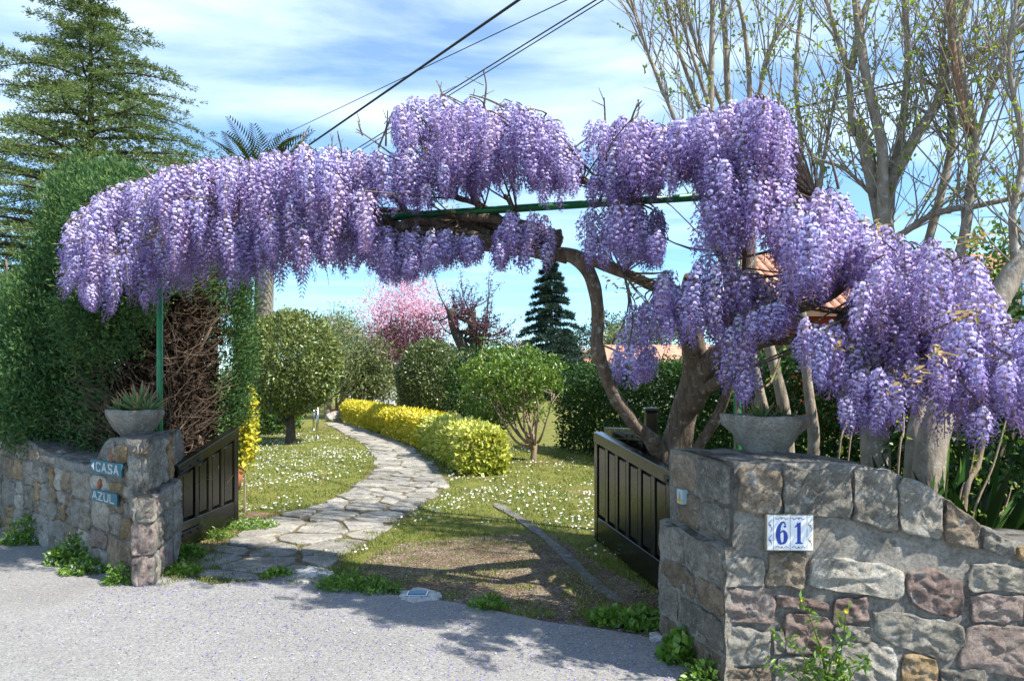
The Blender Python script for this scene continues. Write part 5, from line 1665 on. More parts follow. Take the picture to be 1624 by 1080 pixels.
# many-stemmed bright green shrub
q = G(846, 729); e = empty('branching_shrub', (q.x, q.y, 0), 'bright green many-stemmed shrub with bare lower branches on the lawn', 'shrub')
rs = random.Random(17); b = Vector((q.x, q.y, 0)); tips = []
a0 = []
for i in range(15):
    an = rs.uniform(0, 6.28); rr = rs.uniform(.15, .80); z = rs.uniform(1.15, 1.95) - .3 * rr
    tip = b + Vector((math.cos(an) * rr - .22, math.sin(an) * rr * .8, z))
    mid = b.lerp(tip, .45) + Vector((rs.gauss(0, .05), rs.gauss(0, .05), -.12))
    fork = b + Vector((rs.uniform(-.05, .05), rs.uniform(-.04, .04), rs.uniform(.12, .38)))
    tube_tree(e, [([fork, mid, tip], [.030, .021, .010])], 'pale_bark', 6)
    for _ in range(7):
        s = mid.lerp(tip, rs.uniform(.3, 1)); w = s + Vector((rs.gauss(0, .16), rs.gauss(0, .16), rs.uniform(.05, .3))); tips.append(w); a0.append((s, w))
tube_tree(e, [([b - Vector((0, 0, .03)), b + Vector((.01, 0, .2)), b + Vector((0, .02, .42))], [.06, .05, .04])], 'pale_bark')
a = Acc()
for s, w in a0: a.tube([s, s.lerp(w, .5) + Vector((0, 0, .02)), w], [.008, .006, .004], 4, False)
a.build('twigs', M['pale_bark'], e, kind='stuff')
T1 = np.array([tuple(t_) for t_ in tips]); 
p, d = shell(320, P(815, 602, q.y), (.86, .75, .52), .35, .25, 2.4, 3, -.35); T1 = np.concatenate([T1, p])
p, d = shell(150, P(772, 655, q.y + .5), (.38, .45, .62), .5, .2, 3, 5); T1 = np.concatenate([T1, p])
tuft(T1, np.tile([0, 0, .9], (len(T1), 1)), 20, .042, .075, .027, 'foliage', M['bright_leaf'], e, out=.55)

# golden hedge along the path
e = empty('clipped_hedge', (-.5, 9.8, 0), 'low golden-yellow variegated hedge lining the flagstone path', 'hedge')
hc = catmull([Vector(v) for v in ((-.42, 9.75, 0), (-.72, 10.9, 0), (-1.5, 13.5, 0), (-2.75, 16.5, 0), (-4.4, 20.4, 0), (-5.1, 22.0, 0))], 8)
hy = np.array([p.y for p in hc]); hx = np.array([p.x for p in hc])
n = 17000
u = RNG.random(n) ** 1.5; y = 9.62 + u * 12.4
an = RNG.uniform(-.25, math.pi + .25, n); HW, HH = .28, .60
rr = 1 - .22 * RNG.random(n) ** 1.7
cx_ = np.abs(np.cos(an)) ** .55 * np.sign(np.cos(an)); sz_ = np.abs(np.sin(an)) ** .55 * np.sign(np.sin(an))
ww = HW * (1 + .10 * vnoise(np.stack([y, an, an * 0], 1), 1.6, 3))
dirx = np.gradient(hx, hy); slope = np.interp(y, hy, dirx)
px = np.interp(y, hy, hx) + cx_ * rr * ww; py = y - cx_ * rr * ww * slope
pz = .10 + (HH - .10) * np.maximum(0, sz_) * rr * (1 + .06 * vnoise(np.stack([y, an, an * 0], 1), 2.2, 8)) + np.minimum(0, sz_) * .1
pz = np.where(sz_ < .05, RNG.uniform(.04, .3, n), pz)
p = np.stack([px, py, pz], 1); d = np.stack([cx_, -cx_ * slope * .3, np.maximum(sz_, 0) + .3], 1)
# near end face
m = 1700; ex = RNG.uniform(-.28, .28, m); ez = RNG.uniform(.03, .58, m)
pe_ = np.stack([-.42 + ex * .95, 9.62 - ex * -.28 + RNG.random(m) ** 2 * .2 + .12 * (np.abs(ex) / .28) ** 3, ez], 1)
p = np.concatenate([p, pe_]); d = np.concatenate([d, np.tile([.1, -1.0, .3], (m, 1))])
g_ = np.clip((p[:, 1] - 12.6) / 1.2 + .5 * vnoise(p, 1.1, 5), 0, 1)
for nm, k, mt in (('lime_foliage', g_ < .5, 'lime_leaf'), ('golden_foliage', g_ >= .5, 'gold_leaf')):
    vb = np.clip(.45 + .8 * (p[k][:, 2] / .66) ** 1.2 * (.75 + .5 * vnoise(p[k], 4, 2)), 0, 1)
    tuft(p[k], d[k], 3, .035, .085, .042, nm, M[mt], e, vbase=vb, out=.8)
a = Acc(); rs = random.Random(3)
for i in range(70):
    y_ = 9.75 + 11 * (i / 70) ** 1.3; x_ = np.interp(y_, hy, hx) + rs.uniform(-.12, .12)
    a.tube([(x_, y_, -.02), (x_ + rs.gauss(0, .04), y_ + rs.gauss(0, .04), .25), (x_ + rs.gauss(0, .1), y_ + rs.gauss(0, .1), .55)], [.012, .009, .004], 5, False)
a.build('stems', M['pale_bark'], e, kind='stuff')

# golden shrub and terracotta pot beside the short gate
e = empty('golden_shrub', tuple(P(388, 680, 7.0).xy) + (0,), 'small golden-leaved shrub at the free end of the short gate', 'shrub')
p, d = shell(420, P(387, 675, 7.0), (.08, .12, .42), .5, .2, 3, 1); p = p[p[:, 2] > .12]; d = np.tile([0, 0, .5], (len(p), 1))
tuft(p, d, 5, .03, .07, .032, 'foliage', M['gold_leaf'], e, out=.4)
a = Acc(); q = P(388, 680, 7.0); a.tube([(q.x, q.y, -.02), (q.x, q.y, .4), (q.x + .03, q.y, .8)], [.014, .01, .006], 5); a.build('stem', M['pale_bark'], e)
q = P(364, 700, 8.4)
e = empty('terracotta_pot', (q.x, q.y, 0), 'terracotta pot half hidden behind the golden shrub', 'pot')
a = Acc(); a.lathe([(.12, 0), (.15, .15), (.18, .36), (.20, .40), (.21, .46), (.19, .47), (.17, .44), (.15, .42)], (q.x, q.y, 0), 20); a.build('body', M['terracotta'], e, True)

# privet hedge along the right boundary
e = empty('boundary_hedge', (2.6, 9, 0), 'tall dark green leafy hedge behind the long gate and bare trees', 'hedge')
h0, h1 = Vector((.75, 13.4, 0)), Vector((5.6, 3.4, 0)); hd = (h1 - h0); hn = Vector((hd.y, -hd.x, 0)).normalized()
if hn.x > 0: hn = -hn
n = 21000; s = RNG.random(n) ** .75
f = RNG.random(n)
top_z = 1.52 + .10 * np.array([noise.noise(Vector((x_ * 9, 0, 1))) for x_ in s]) + s * .12
z = np.where(f < .76, RNG.random(n) * top_z, top_z); o_ = np.where(f < .76, 0, RNG.random(n) * .7)
o_ = o_ + RNG.random(n) ** 1.6 * .22
p = np.array([tuple(h0 + hd * a_) for a_ in s]) - np.array(hn) * o_[:, None]; p[:, 2] = z
p += np.array(hn) * (.14 * vnoise(p, 1.7, 6))[:, None]; p[:, 2] += .05 * RNG.normal(size=n) * (f >= .76)
d = np.where((f < .76)[:, None], np.array(hn) + np.array([0, 0, .3]), np.array([0, 0, 1.0]))
tuft(p, d, 3, .04, .062, .032, 'foliage', M['privet'], e, out=.8)
# end of the hedge and its inside
m = 5600; p = np.array([tuple(h0 + hd * a_) for a_ in RNG.random(m)]) - np.array(hn) * RNG.uniform(.15, .6, m)[:, None]; p[:, 2] = RNG.random(m) * 1.4
tuft(p, np.tile([0, 0, .3], (m, 1)), 3, .06, .09, .05, 'inner_leaves', M['privet'], e)
a = Acc(); rs = random.Random(8)
for i in range(40):
    q = h0 + hd * (i / 39) - hn * rs.uniform(.2, .4); a.tube([(q.x, q.y, -.02), (q.x + rs.gauss(0, .06), q.y, .6), (q.x + rs.gauss(0, .1), q.y, 1.3)], [.02, .015, .008], 5, False)
a.build('stems', M['dark_bark'], e, kind='stuff')

# strappy plants and shrubs at the foot of the boundary hedge behind the right wall
def clump(name, c, rad, n, k, L, W, mat, label, cat='shrub', stem=None, group=None, thick=.5, out=.6):
    c = Vector(c); e = empty(name, (c.x, c.y, 0), label, cat, group)
    p, d = shell(n, c, rad, thick, .22, 2.6, c.x); p = p[p[:, 2] > .02]; d = np.tile([0, 0, .5], (len(p), 1))
    tuft(p, d, k, min(rad) * .08, L, W, 'foliage', M[mat], e, out=out)
    a = Acc(); rs = random.Random(int(abs(c.x) * 100))
    for i in range(5):
        a.tube([(c.x, c.y, -.02), (c.x + rs.gauss(0, rad[0] * .2), c.y + rs.gauss(0, rad[1] * .2), c.z * .6), (c.x + rs.gauss(0, rad[0] * .4), c.y + rs.gauss(0, rad[1] * .4), c.z + rad[2] * .5)], [max(.012, rad[0] * .03), max(.008, rad[0] * .02), .004], 5, False)
    a.build('stems', M[stem or 'dark_bark'], e)
    return e


e = empty('strap_plant', tuple(P(1500, 740, 3.9).xy) + (0,), 'clump of long arching strap leaves behind the swooping wall', 'plant')
q = P(1505, 700, 4.0); n = 150; D = rdirs(n); D[:, 2] = abs(D[:, 2]) + 1.0
leaf_obj('leaves', np.tile([q.x, q.y, .0], (n, 1)) + RNG.normal(0, .10, (n, 3)) * [1, 1, 0], D, rdirs(n), RNG.uniform(.5, 1.0, n), .013, M['privet'], e, droop=.25)
clump('leafy_shrub', P(1590, 640, 4.6), (.75, .55, .75), 900, 4, .08, .04, 'privet', 'leafy green shrub under the right end of the wisteria', 'shrub')
clump('leafy_shrub', P(1585, 470, 7.0), (.7, .5, .75), 600, 4, .08, .045, 'bright_leaf', 'light green shrub in front of the red house wall', 'shrub')

# ------------------------------------------------------------------ budding trees on the right
def bare_tree(label, stems, seed, twig=60, mat='grey_bark', spread=.45, tl=(.5, 1.3), buds=260, zlo=1.8, upb=.8):
    """stems: list of ((x, y, d) photo points, radii, material or None); finer twigs are grown from them"""
    rs = random.Random(seed)
    base = P(*stems[0][0][0]); e = empty('budding_tree', (base.x, base.y, 0), label, 'tree', None)
    pts_all = []; 
    for si, (pp, rad, mt) in enumerate(stems):
        pts = [P(*p) for p in pp]
        if si == 0: pts = [Vector((pts[0].x, pts[0].y, -.05))] + pts; rad = (rad[0] * 1.15,) + tuple(rad)
        c = catmull(pts, 6); r_ = [x_ * .86 for x_ in interp(list(rad), len(c))]
        c = [p + Vector((noise.noise(p * 2.2 + Vector((seed, 0, 0))), noise.noise(p * 2.2), 0)) * r_[i] * .5 for i, p in enumerate(c)]
        a = Acc(); a.tube(c, r_, 9 if rad[0] > .03 else 6, True, 0, .12)
        a.build('trunk' if rad[0] > .045 else 'branch', M[mt or mat], e, True)
        for i in range(2, len(c)):
            if c[i].z > zlo: pts_all.append((c[i], r_[i], (c[i] - c[i - 1]).normalized()))
    tw = Acc(); ends = []
    for i in range(int(twig * 1.15)):
        p, r, dr = rs.choice(pts_all)
        v = (dr * upb + Vector((rs.gauss(0, spread), rs.gauss(0, spread), rs.uniform(-.05, .5)))).normalized()
        L = rs.uniform(*tl); m = 6; q = p; ch = [p]; v2 = v
        for k in range(m):
            v2 = (v2 + Vector((rs.gauss(0, .12), rs.gauss(0, .12), .05))).normalized(); q = q + v2 * L / m; ch.append(q)
        r0 = min(r * .55, rs.uniform(.0035, .0075)); tw.tube(ch, interp([r0, r0 * .7, .0022], m + 1), 5, False)
        for k in range(2, m + 1): ends.append(ch[k] + Vector((rs.gauss(0, .012), rs.gauss(0, .012), 0)))
        for _ in range(3):
            s = ch[rs.randint(1, m - 1)]; w = (v2 + Vector((rs.gauss(0, .6), rs.gauss(0, .6), rs.gauss(.15, .35)))).normalized(); l2 = L * rs.uniform(.2, .5)
            b_ = s + w * l2 * .5 + Vector((rs.gauss(0, .02), rs.gauss(0, .02), 0)); t_ = s + w * l2 + Vector((0, 0, .03))
            tw.tube([s, b_, t_], [r0 * .5, r0 * .4, .0015], 4, False); ends += [b_, t_, s.lerp(b_, .5), b_.lerp(t_, .5)]
    tw.build('twigs', M[mat], e, kind='stuff')
    buds = int(buds * 1.3); E = np.array([tuple(rs.choice(ends)) for _ in range(buds)])
    tuft(E, np.tile([0, 0, .2], (buds, 1)), 3, .012, .036, .022, 'young_leaves', M['bud_leaf'], e, out=.5)
    return e


bare_tree('many-stemmed budding tree fanning up behind the arch and planter', [
    (((1250, 700, 5.6), (1228, 580, 5.6), (1195, 460, 5.6), (1178, 330, 5.6), (1160, 200, 5.6), (1150, 60, 5.6), (1145, -60, 5.6)), (.055, .05, .045, .04, .034, .026, .018), None),
    (((1215, 655, 5.4), (1190, 560, 5.4), (1150, 430, 5.4), (1138, 330, 5.4), (1128, 180, 5.4), (1130, 20, 5.4), (1130, -60, 5.4)), (.045, .042, .04, .036, .03, .022, .016), None),
    (((1178, 330, 5.6), (1110, 170, 5.5), (1070, 60, 5.4), (1045, -40, 5.3)), (.03, .022, .016, .01), None),
    (((1150, 430, 5.4), (1080, 220, 5.3), (1030, 90, 5.2), (1000, 0, 5.1), (985, -60, 5.1)), (.026, .02, .014, .01, .008), None),
    (((1195, 460, 5.6), (1190, 240, 5.7), (1185, 80, 5.7), (1160, -50, 5.7)), (.034, .028, .022, .015), None),
    (((1190, 240, 5.7), (1215, 100, 5.6), (1260, 0, 5.6), (1280, -50, 5.6)), (.026, .02, .015, .01), None),
    (((1160, 200, 5.6), (1100, 60, 5.5), (1080, -60, 5.5)), (.022, .016, .01), None),
    (((1128, 180, 5.4), (1090, 60, 5.3), (1060, -60, 5.3)), (.018, .014, .01), None)], 3, 120, 'grey_bark', .28, (.5, 1.2), 420, 2.2, 1.0)
bare_tree('slim straight pale budding tree between the planter and the thick trunk', [
    (((1290, 720, 5.2), (1282, 640, 5.2), (1272, 520, 5.2), (1265, 430, 5.2), (1262, 330, 5.2), (1270, 240, 5.2), (1262, 120, 5.2), (1270, 0, 5.2), (1272, -50, 5.2)), (.052, .045, .04, .034, .026, .022, .018, .012, .010), None),
    (((1265, 430, 5.2), (1290, 340, 5.1), (1310, 230, 5.0), (1330, 120, 5.0)), (.022, .018, .014, .008), None),
    (((1262, 330, 5.2), (1235, 230, 5.2), (1240, 100, 5.2)), (.016, .012, .007), None)], 5, 46, 'grey_bark', .4, (.4, 1.0), 260, 2.0, .8)
bare_tree('thick pruned budding tree forking high behind the swooping wall', [
    (((1385, 725, 4.7), (1388, 640, 4.75), (1395, 540, 4.8), (1402, 450, 4.8), (1404, 380, 4.8), (1395, 320, 4.8), (1372, 240, 4.8), (1358, 190, 4.8)), (.11, .098, .09, .085, .075, .062, .054, .048), None),
    (((1404, 390, 4.75), (1402, 300, 4.7), (1395, 210, 4.7), (1372, 110, 4.7), (1362, 40, 4.7), (1350, -60, 4.7)), (.05, .044, .04, .037, .033, .026), None),
    (((1408, 370, 4.8), (1418, 270, 4.85), (1436, 160, 4.9), (1438, 60, 4.9), (1428, -60, 4.9)), (.04, .035, .03, .024, .019), None),
    (((1410, 300, 4.75), (1450, 220, 4.7), (1488, 160, 4.7), (1500, 90, 4.7), (1530, 20, 4.7), (1545, -50, 4.7)), (.046, .041, .037, .032, .027, .02), None),
    (((1500, 110, 4.7), (1560, 80, 4.6), (1624, 45, 4.5), (1690, 10, 4.4)), (.034, .03, .026, .02), None),
    (((1352, 215, 4.8), (1345, 120, 4.8), (1325, 50, 4.8), (1300, -40, 4.8)), (.028, .022, .018, .012), None),
    (((1350, 110, 4.75), (1370, 20, 4.7), (1400, -40, 4.7)), (.03, .024, .018), None),
    (((1395, 320, 4.8), (1340, 270, 4.7), (1290, 250, 4.6)), (.018, .012, .006), None)], 7, 110, 'grey_bark', .5, (.4, 1.1), 420, 2.3, .7)
bare_tree('leaning budding tree with a reddish creeper stem near the red house', [
    (((1455, 735, 4.3), (1468, 650, 4.35), (1490, 540, 4.45), (1515, 440, 4.5), (1530, 360, 4.5), (1542, 260, 4.5), (1540, 190, 4.5), (1522, 110, 4.5), (1512, 20, 4.5), (1508, -60, 4.5)), (.08, .07, .05, .04, .037, .034, .031, .029, .026, .02), None),
    (((1540, 210, 4.48), (1528, 190, 4.46), (1518, 130, 4.46), (1508, 60, 4.46), (1505, -60, 4.46)), (.03, .028, .026, .026, .022), 'red_bark'),
    (((1470, 390, 4.7), (1500, 270, 4.7), (1510, 210, 4.7), (1505, 160, 4.7), (1500, 100, 4.7)), (.034, .03, .026, .021, .015), None),
    (((1490, 540, 4.45), (1475, 470, 4.6), (1470, 390, 4.7)), (.05, .046, .045), None),
    (((1535, 330, 4.5), (1590, 318, 4.4), (1640, 305, 4.3)), (.022, .02, .016), None),
    (((1403, 388, 4.8), (1430, 372, 4.72), (1480, 340, 4.6), (1535, 328, 4.5)), (.030, .026, .024, .022), None),
    (((1542, 240, 4.5), (1570, 150, 4.5), (1600, 60, 4.5), (1620, -40, 4.5)), (.02, .016, .012, .008), None)], 9, 95, 'grey_bark', .5, (.4, 1.1), 380, 2.2, .7)
bare_tree('thick leaning trunk rising to the right beside the red house', [
    (((1470, 740, 4.0), (1490, 650, 4.05), (1535, 560, 4.1), (1575, 485, 4.1), (1612, 425, 4.1), (1660, 370, 4.1), (1720, 260, 4.1), (1760, 100, 4.1)), (.10, .095, .088, .08, .072, .065, .05, .03), None),
    (((1612, 425, 4.1), (1605, 340, 4.1), (1622, 240, 4.1), (1600, 100, 4.1), (1620, -40, 4.1)), (.03, .024, .02, .014, .008), None)], 13, 46, 'grey_bark', .5, (.4, 1.0), 180, 2.0, .7)
# whips growing at the wall foot
wp = []
for i, (x0, y0, x1, y1, r) in enumerate(((1530, 790, 1562, 690, .018), (1540, 830, 1600, 650, .007), (1520, 800, 1548, 700, .006), (1575, 840, 1605, 770, .005), (1330, 725, 1345, 620, .006), (1345, 730, 1360, 600, .005), (1425, 730, 1432, 640, .007), (1170, 640, 1165, 540, .010), (1195, 655, 1240, 560, .009), (1180, 655, 1140, 590, .006))):
    e = empty('young_shoot', tuple(P(x0, y0, 3.75).xy) + (0,), 'thin budding shoot rising from behind the swooping wall', 'shoot', 'thin budding shoots behind the right wall')
    q0, q1 = P(x0, y0, 3.75), P(x1, y1, 3.8); g0 = Vector((q0.x - .05, q0.y, -.02)); a = Acc()
    a.tube(catmull([g0, q0, q0.lerp(q1, .5) + Vector((.015, 0, 0)), q1], 4), interp([r, r * .9, r * .8, r * .5], 13), 6); a.build('stem', M['pale_bark'], e, True)
    E = np.array([tuple(q0.lerp(q1, t_)) for t_ in np.linspace(.1, 1, 5)]) + RNG.normal(0, .015, (5, 3))
    tuft(E, np.tile([0, 0, .3], (5, 1)), 4, .012, .03, .018, 'young_leaves', M['bud_leaf'], e, out=.4)

# ------------------------------------------------------------------ garden background
def crown_tree(name, base_px, d, curves, pts_fn, mat, bark, label, L, W, k, cat='tree', spread=.08, out=.4, droop=0.0):
    b = P(base_px, 600, d); e = empty(name, (b.x, b.y, 0), label, cat)
    for pp, rad in curves:
        pts = [P(x, y, dd) for x, y, dd in pp]; a = Acc(); c = catmull(pts, 4); a.tube(c, interp(list(rad), len(c)), 6, True, 0, .2); a.build('trunk' if rad[0] > .06 else 'branch', M[bark], e, True)
    for nm, mt, p in pts_fn(e):
        tuft(p, np.tile([0, 0, .4], (len(p), 1)), k, spread, L, W, nm, M[mt], e, out=out, droop=droop)
    return e


def gauss_px(lst, d, dd=.8):
    out = []
    for x, y, sx, sy, n in lst:
        X = RNG.normal(x, sx, n); Y = RNG.normal(y, sy, n); Z = RNG.normal(d, dd, n)
        out += [tuple(P(a_, b_, c_)) for a_, b_, c_ in zip(X, Y, Z)]
    p = np.array(out); return p[p[:, 2] > .05]


# pollarded purple plum
rs = random.Random(23); cur = [(((758, 655, 21), (752, 600, 21), (740, 560, 21), (722, 525, 21), (714, 490, 21)), (.22, .2, .19, .17, .15)), (((752, 600, 21), (752, 550, 21), (749, 505, 21), (749, 494, 21)), (.16, .15, .14, .13))]
pp = []
for i in range(46):
    src = rs.choice(((716, 500), (749, 500), (735, 540), (722, 525), (760, 560)))
    tx_, ty_ = rs.uniform(672, 832), rs.uniform(412, 520)
    if tx_ > 800: ty_ = rs.uniform(470, 560)
    dd_ = 21 + rs.gauss(0, .7); mx_, my_ = (src[0] + tx_) / 2 + rs.gauss(0, 5) + (tx_ - src[0]) * .15, (src[1] + ty_) / 2 + 6
    cur.append((((src[0], src[1], 21), (mx_, my_, (21 + dd_) / 2), (tx_, ty_, dd_)), (.03, .018, .007)))
    for t_ in np.linspace(.25, 1, 9):
        x = (1 - t_) ** 2 * src[0] + 2 * t_ * (1 - t_) * mx_ + t_ * t_ * tx_; y = (1 - t_) ** 2 * src[1] + 2 * t_ * (1 - t_) * my_ + t_ * t_ * ty_
        pp.append(tuple(P(x + rs.gauss(0, 1.6), y + rs.gauss(0, 1.6), 21 + (dd_ - 21) * t_)))
crown_tree('plum_tree', 756, 21, cur, lambda e: [('crown', 'purple_leaf', np.array(pp))], 'purple_leaf', 'dark_bark', 'pollarded purple-leaved plum with bare stubby limbs', .075, .04, 9, spread=.05)
# pink blossom tree
pb_ = gauss_px([(640, 500, 32, 24, 330), (608, 500, 17, 24, 170), (668, 500, 22, 22, 180), (650, 460, 18, 15, 110), (694, 505, 16, 20, 110), (620, 560, 18, 16, 120), (610, 580, 20, 10, 60), (600, 540, 12, 14, 50)], 27, .9)
cur = [(((640, 655, 27), (640, 600, 27), (632, 560, 27), (620, 520, 27)), (.2, .16, .1, .04)), (((640, 600, 27), (655, 550, 27), (668, 500, 27)), (.12, .08, .03)), (((636, 580, 27), (610, 545, 27), (595, 510, 27)), (.08, .05, .02))]
crown_tree('blossom_tree', 640, 27, cur, lambda e: [('blossom', 'pink_flower', pb_)], '', 'dark_bark', 'pink blossoming tree beyond the yellow hedge', .10, .055, 9, spread=.12)
pm = gauss_px([(652, 535, 24, 18, 420), (625, 525, 16, 14, 150), (688, 545, 12, 14, 120)], 25, .7)
cur = [(((662, 655, 25), (660, 600, 25), (655, 550, 25)), (.14, .12, .05)), (((660, 600, 25), (635, 560, 25), (620, 530, 25)), (.08, .05, .02)), (((660, 590, 25), (685, 555, 25), (690, 530, 25)), (.07, .05, .02))]
crown_tree('plum_tree', 662, 25, cur, lambda e: [('crown', 'purple_leaf', pm)], '', 'dark_bark', 'dense dark purple plum in front of the pink blossom', .09, .05, 8, spread=.10)
# other garden trees
fe = gauss_px([(542, 520, 18, 14, 260), (525, 525, 12, 14, 140), (565, 545, 16, 14, 200), (545, 555, 22, 16, 220)], 32, .9)
crown_tree('olive_tree', 545, 32, [(((545, 645, 32), (545, 590, 32), (540, 540, 32)), (.2, .16, .05)), (((545, 590, 32), (565, 555, 32)), (.1, .03)), (((545, 590, 32), (525, 540, 32)), (.1, .03))], lambda e: [('crown', 'feather_leaf', fe)], '', 'dark_bark', 'grey-green airy tree behind the round lawn tree', .16, .05, 8, spread=.16)
fe2 = gauss_px([(585, 575, 18, 24, 360), (600, 600, 18, 20, 260), (570, 600, 14, 22, 200), (560, 620, 8, 16, 60)], 24, .7)
crown_tree('weeping_tree', 588, 24, [(((588, 660, 24), (586, 600, 24), (584, 560, 24)), (.12, .10, .04))], lambda e: [('crown', 'feather_leaf', fe2)], '', 'dark_bark', 'drooping feathery grey-green tree at the end of the path', .20, .03, 4, spread=.10, out=.1, droop=.5)
clump('garden_shrub', P(625, 612, 26), (.75, .7, .75), 500, 5, .12, .05, 'holm_leaf', 'dark round shrub below the pink blossom tree', thick=.3)
clump('garden_shrub', P(400, 650, 17), (1.3, .8, .75), 700, 5, .11, .055, 'privet', 'dark leafy shrub behind the round lawn tree', thick=.3)
clump('garden_shrub', P(440, 665, 18.5), (.6, .5, .55), 500, 5, .10, .05, 'bright_leaf', 'low fresh-green shrub behind the round lawn tree trunk', thick=.3)
clump('garden_shrub', P(770, 620, 15), (.9, .6, .95), 700, 5, .10, .05, 'privet', 'dark shrub between the round evergreen and the branching shrub', thick=.35)
clump('garden_shrub', P(735, 610, 19), (.8, .6, .9), 400, 5, .11, .05, 'holm_leaf', 'grey-green shrub beneath the pollarded plum', thick=.35)
# slim tree by the steel posts
q = G(519, 664); e = empty('young_tree', (q.x, q.y, 0), 'young tree with a thin brown trunk behind the steel posts', 'tree')
tube_tree(e, [([Vector((q.x, q.y, -.03)), Vector((q.x + .05, q.y, .8)), Vector((q.x + .25, q.y, 1.8)), Vector((q.x + .4, q.y, 2.6))], [.14, .11, .07, .03])], 'pale_bark')
p = gauss_px([(545, 590, 14, 20, 150), (530, 570, 10, 14, 80)], q.y, .5)
tuft(p, np.tile([0, 0, .2], (len(p), 1)), 6, .08, .14, .035, 'crown', M['feather_leaf'], e, droop=.4)

# steel posts by the path
for x, y0, y1 in ((503.5, 697, 640), (497.5, 684, 643)):
    b = G(x, y0); e = empty('steel_post', (b.x, b.y, 0), 'taller stainless steel post on the daisy lawn, nearer the round lawn tree trunk' if y0 > 690 else 'shorter stainless steel post beside the path, set farther along it', 'post', 'steel posts by the path')
    h_ = H - (y1 - HY) / F * b.y
    a = Acc(); a.lathe([(.028, 0), (.028, h_)], b, 12); a.build('shaft', M['steel'], e, True)
    a = Acc(); a.lathe([(.05, 0), (.05, .012), (.03, .016)], b + Vector((0, 0, .004)), 14); a.build('base_plate', M['steel'], e)
    a = Acc(); a.lathe([(.033, 0), (.033, .02), (.02, .03)], b + Vector((0, 0, h_ - .01)), 12); a.build('cap', M['steel'], e)

# potted yucca, rock, pots and benches at the end of the path
q = G(534, 662); e = empty('potted_yucca', (q.x, q.y, 0), 'yellow-green yucca in a low terracotta bowl at the path end', 'plant')
a = Acc(); a.lathe([(.30, 0), (.42, .22), (.44, .28), (.38, .28), (.36, .24)], (q.x, q.y, 0), 18); a.build('pot', M['terracotta'], e, True)
a = Acc(); a.tube([(q.x, q.y, .22), (q.x - .02, q.y, .7), (q.x, q.y, 1.3)], [.05, .04, .035], 7); a.tube([(q.x, q.y, .3), (q.x + .18, q.y, .7), (q.x + .25, q.y, 1.05)], [.04, .035, .03], 7); a.build('stem', M['pale_bark'], e, True)
for bx, bz, n in ((0, 1.32, 46), (.25, 1.05, 30)):
    D = rdirs(n); D[:, 2] = D[:, 2] * .7 + .35
    leaf_obj('leaf_rosette', np.tile([q.x + bx, q.y, bz], (n, 1)), D, rdirs(n), RNG.uniform(.45, .65, n), .06, M['lime_leaf'], e, droop=.1)
rs = random.Random(3)
q = G(548, 668); a = Acc()
for i in range(4):
    c = Vector((q.x + .32 * i - .35, q.y + rs.uniform(-.1, .1), .10)); vs_ = []; n = 10
    for j in range(7):
        th = math.pi * j / 6
        for k in range(n):
            ph = 2 * math.pi * k / n; v = Vector((math.sin(th) * math.cos(ph), math.sin(th) * math.sin(ph), math.cos(th)))
            r = 1 + .35 * noise.noise(v * 1.7 + Vector((i * 5, 0, 0))); vs_.append(c + Vector((v.x * .27 * r, v.y * .2 * r, v.z * (.22 + .05 * (i % 2)) * r)))
    b_ = Acc(); b_.add(vs_, [(j * n + k, j * n + (k + 1) % n, (j + 1) * n + (k + 1) % n, (j + 1) * n + k) for j in range(6) for k in range(n)])
    o = b_.build('garden_rock', M['pale_stone'], None); tag(o, 'rough pale rock ' + ('touching the yucca bowl', 'in the row by the yucca bowl, second from the bowl', 'in the row by the yucca bowl, second from the golden hedge', 'under the far end of the golden hedge')[i], 'rock', 'garden rocks at the path end')


def bench(x, y, w, label):
    q = G(x, y); e = empty('garden_bench', (q.x, q.y, 0), label, 'bench')
    for sx in (-1, 1):
        a = Acc(); a.box((q.x + sx * w * .42, q.y, .21), (.1, .4, .44), bev=.01); a.build('leg', M['white'], e)
    a = Acc(); a.box((q.x, q.y, .46), (w, .45, .06), bev=.01); a.build('seat', M['white'], e)
    a = Acc(); a.box((q.x, q.y + .24, .78), (w, .06, .58), bev=.01); a.build('backrest', M['white'], e)


bench(575, 644, 1.5, 'white garden bench on the far lawn behind the yucca')
bench(612, 660, .7, 'small white garden chair behind the golden hedge')
q = G(572, 645.5); e = empty('flower_pot', (q.x, q.y - .2, 0), 'terracotta flower pot with green plant by the far bench', 'pot')
a = Acc(); a.lathe([(.22, 0), (.33, .62), (.36, .64), (.36, .75), (.30, .75)], (q.x, q.y - .35, 0), 16); a.build('body', M['terracotta'], e, True)
p, d = shell(80, (q.x, q.y - .35, 1.0), (.36, .3, .3), .6); tuft(p, d, 4, .04, .14, .06, 'plant', M['bright_leaf'], e)

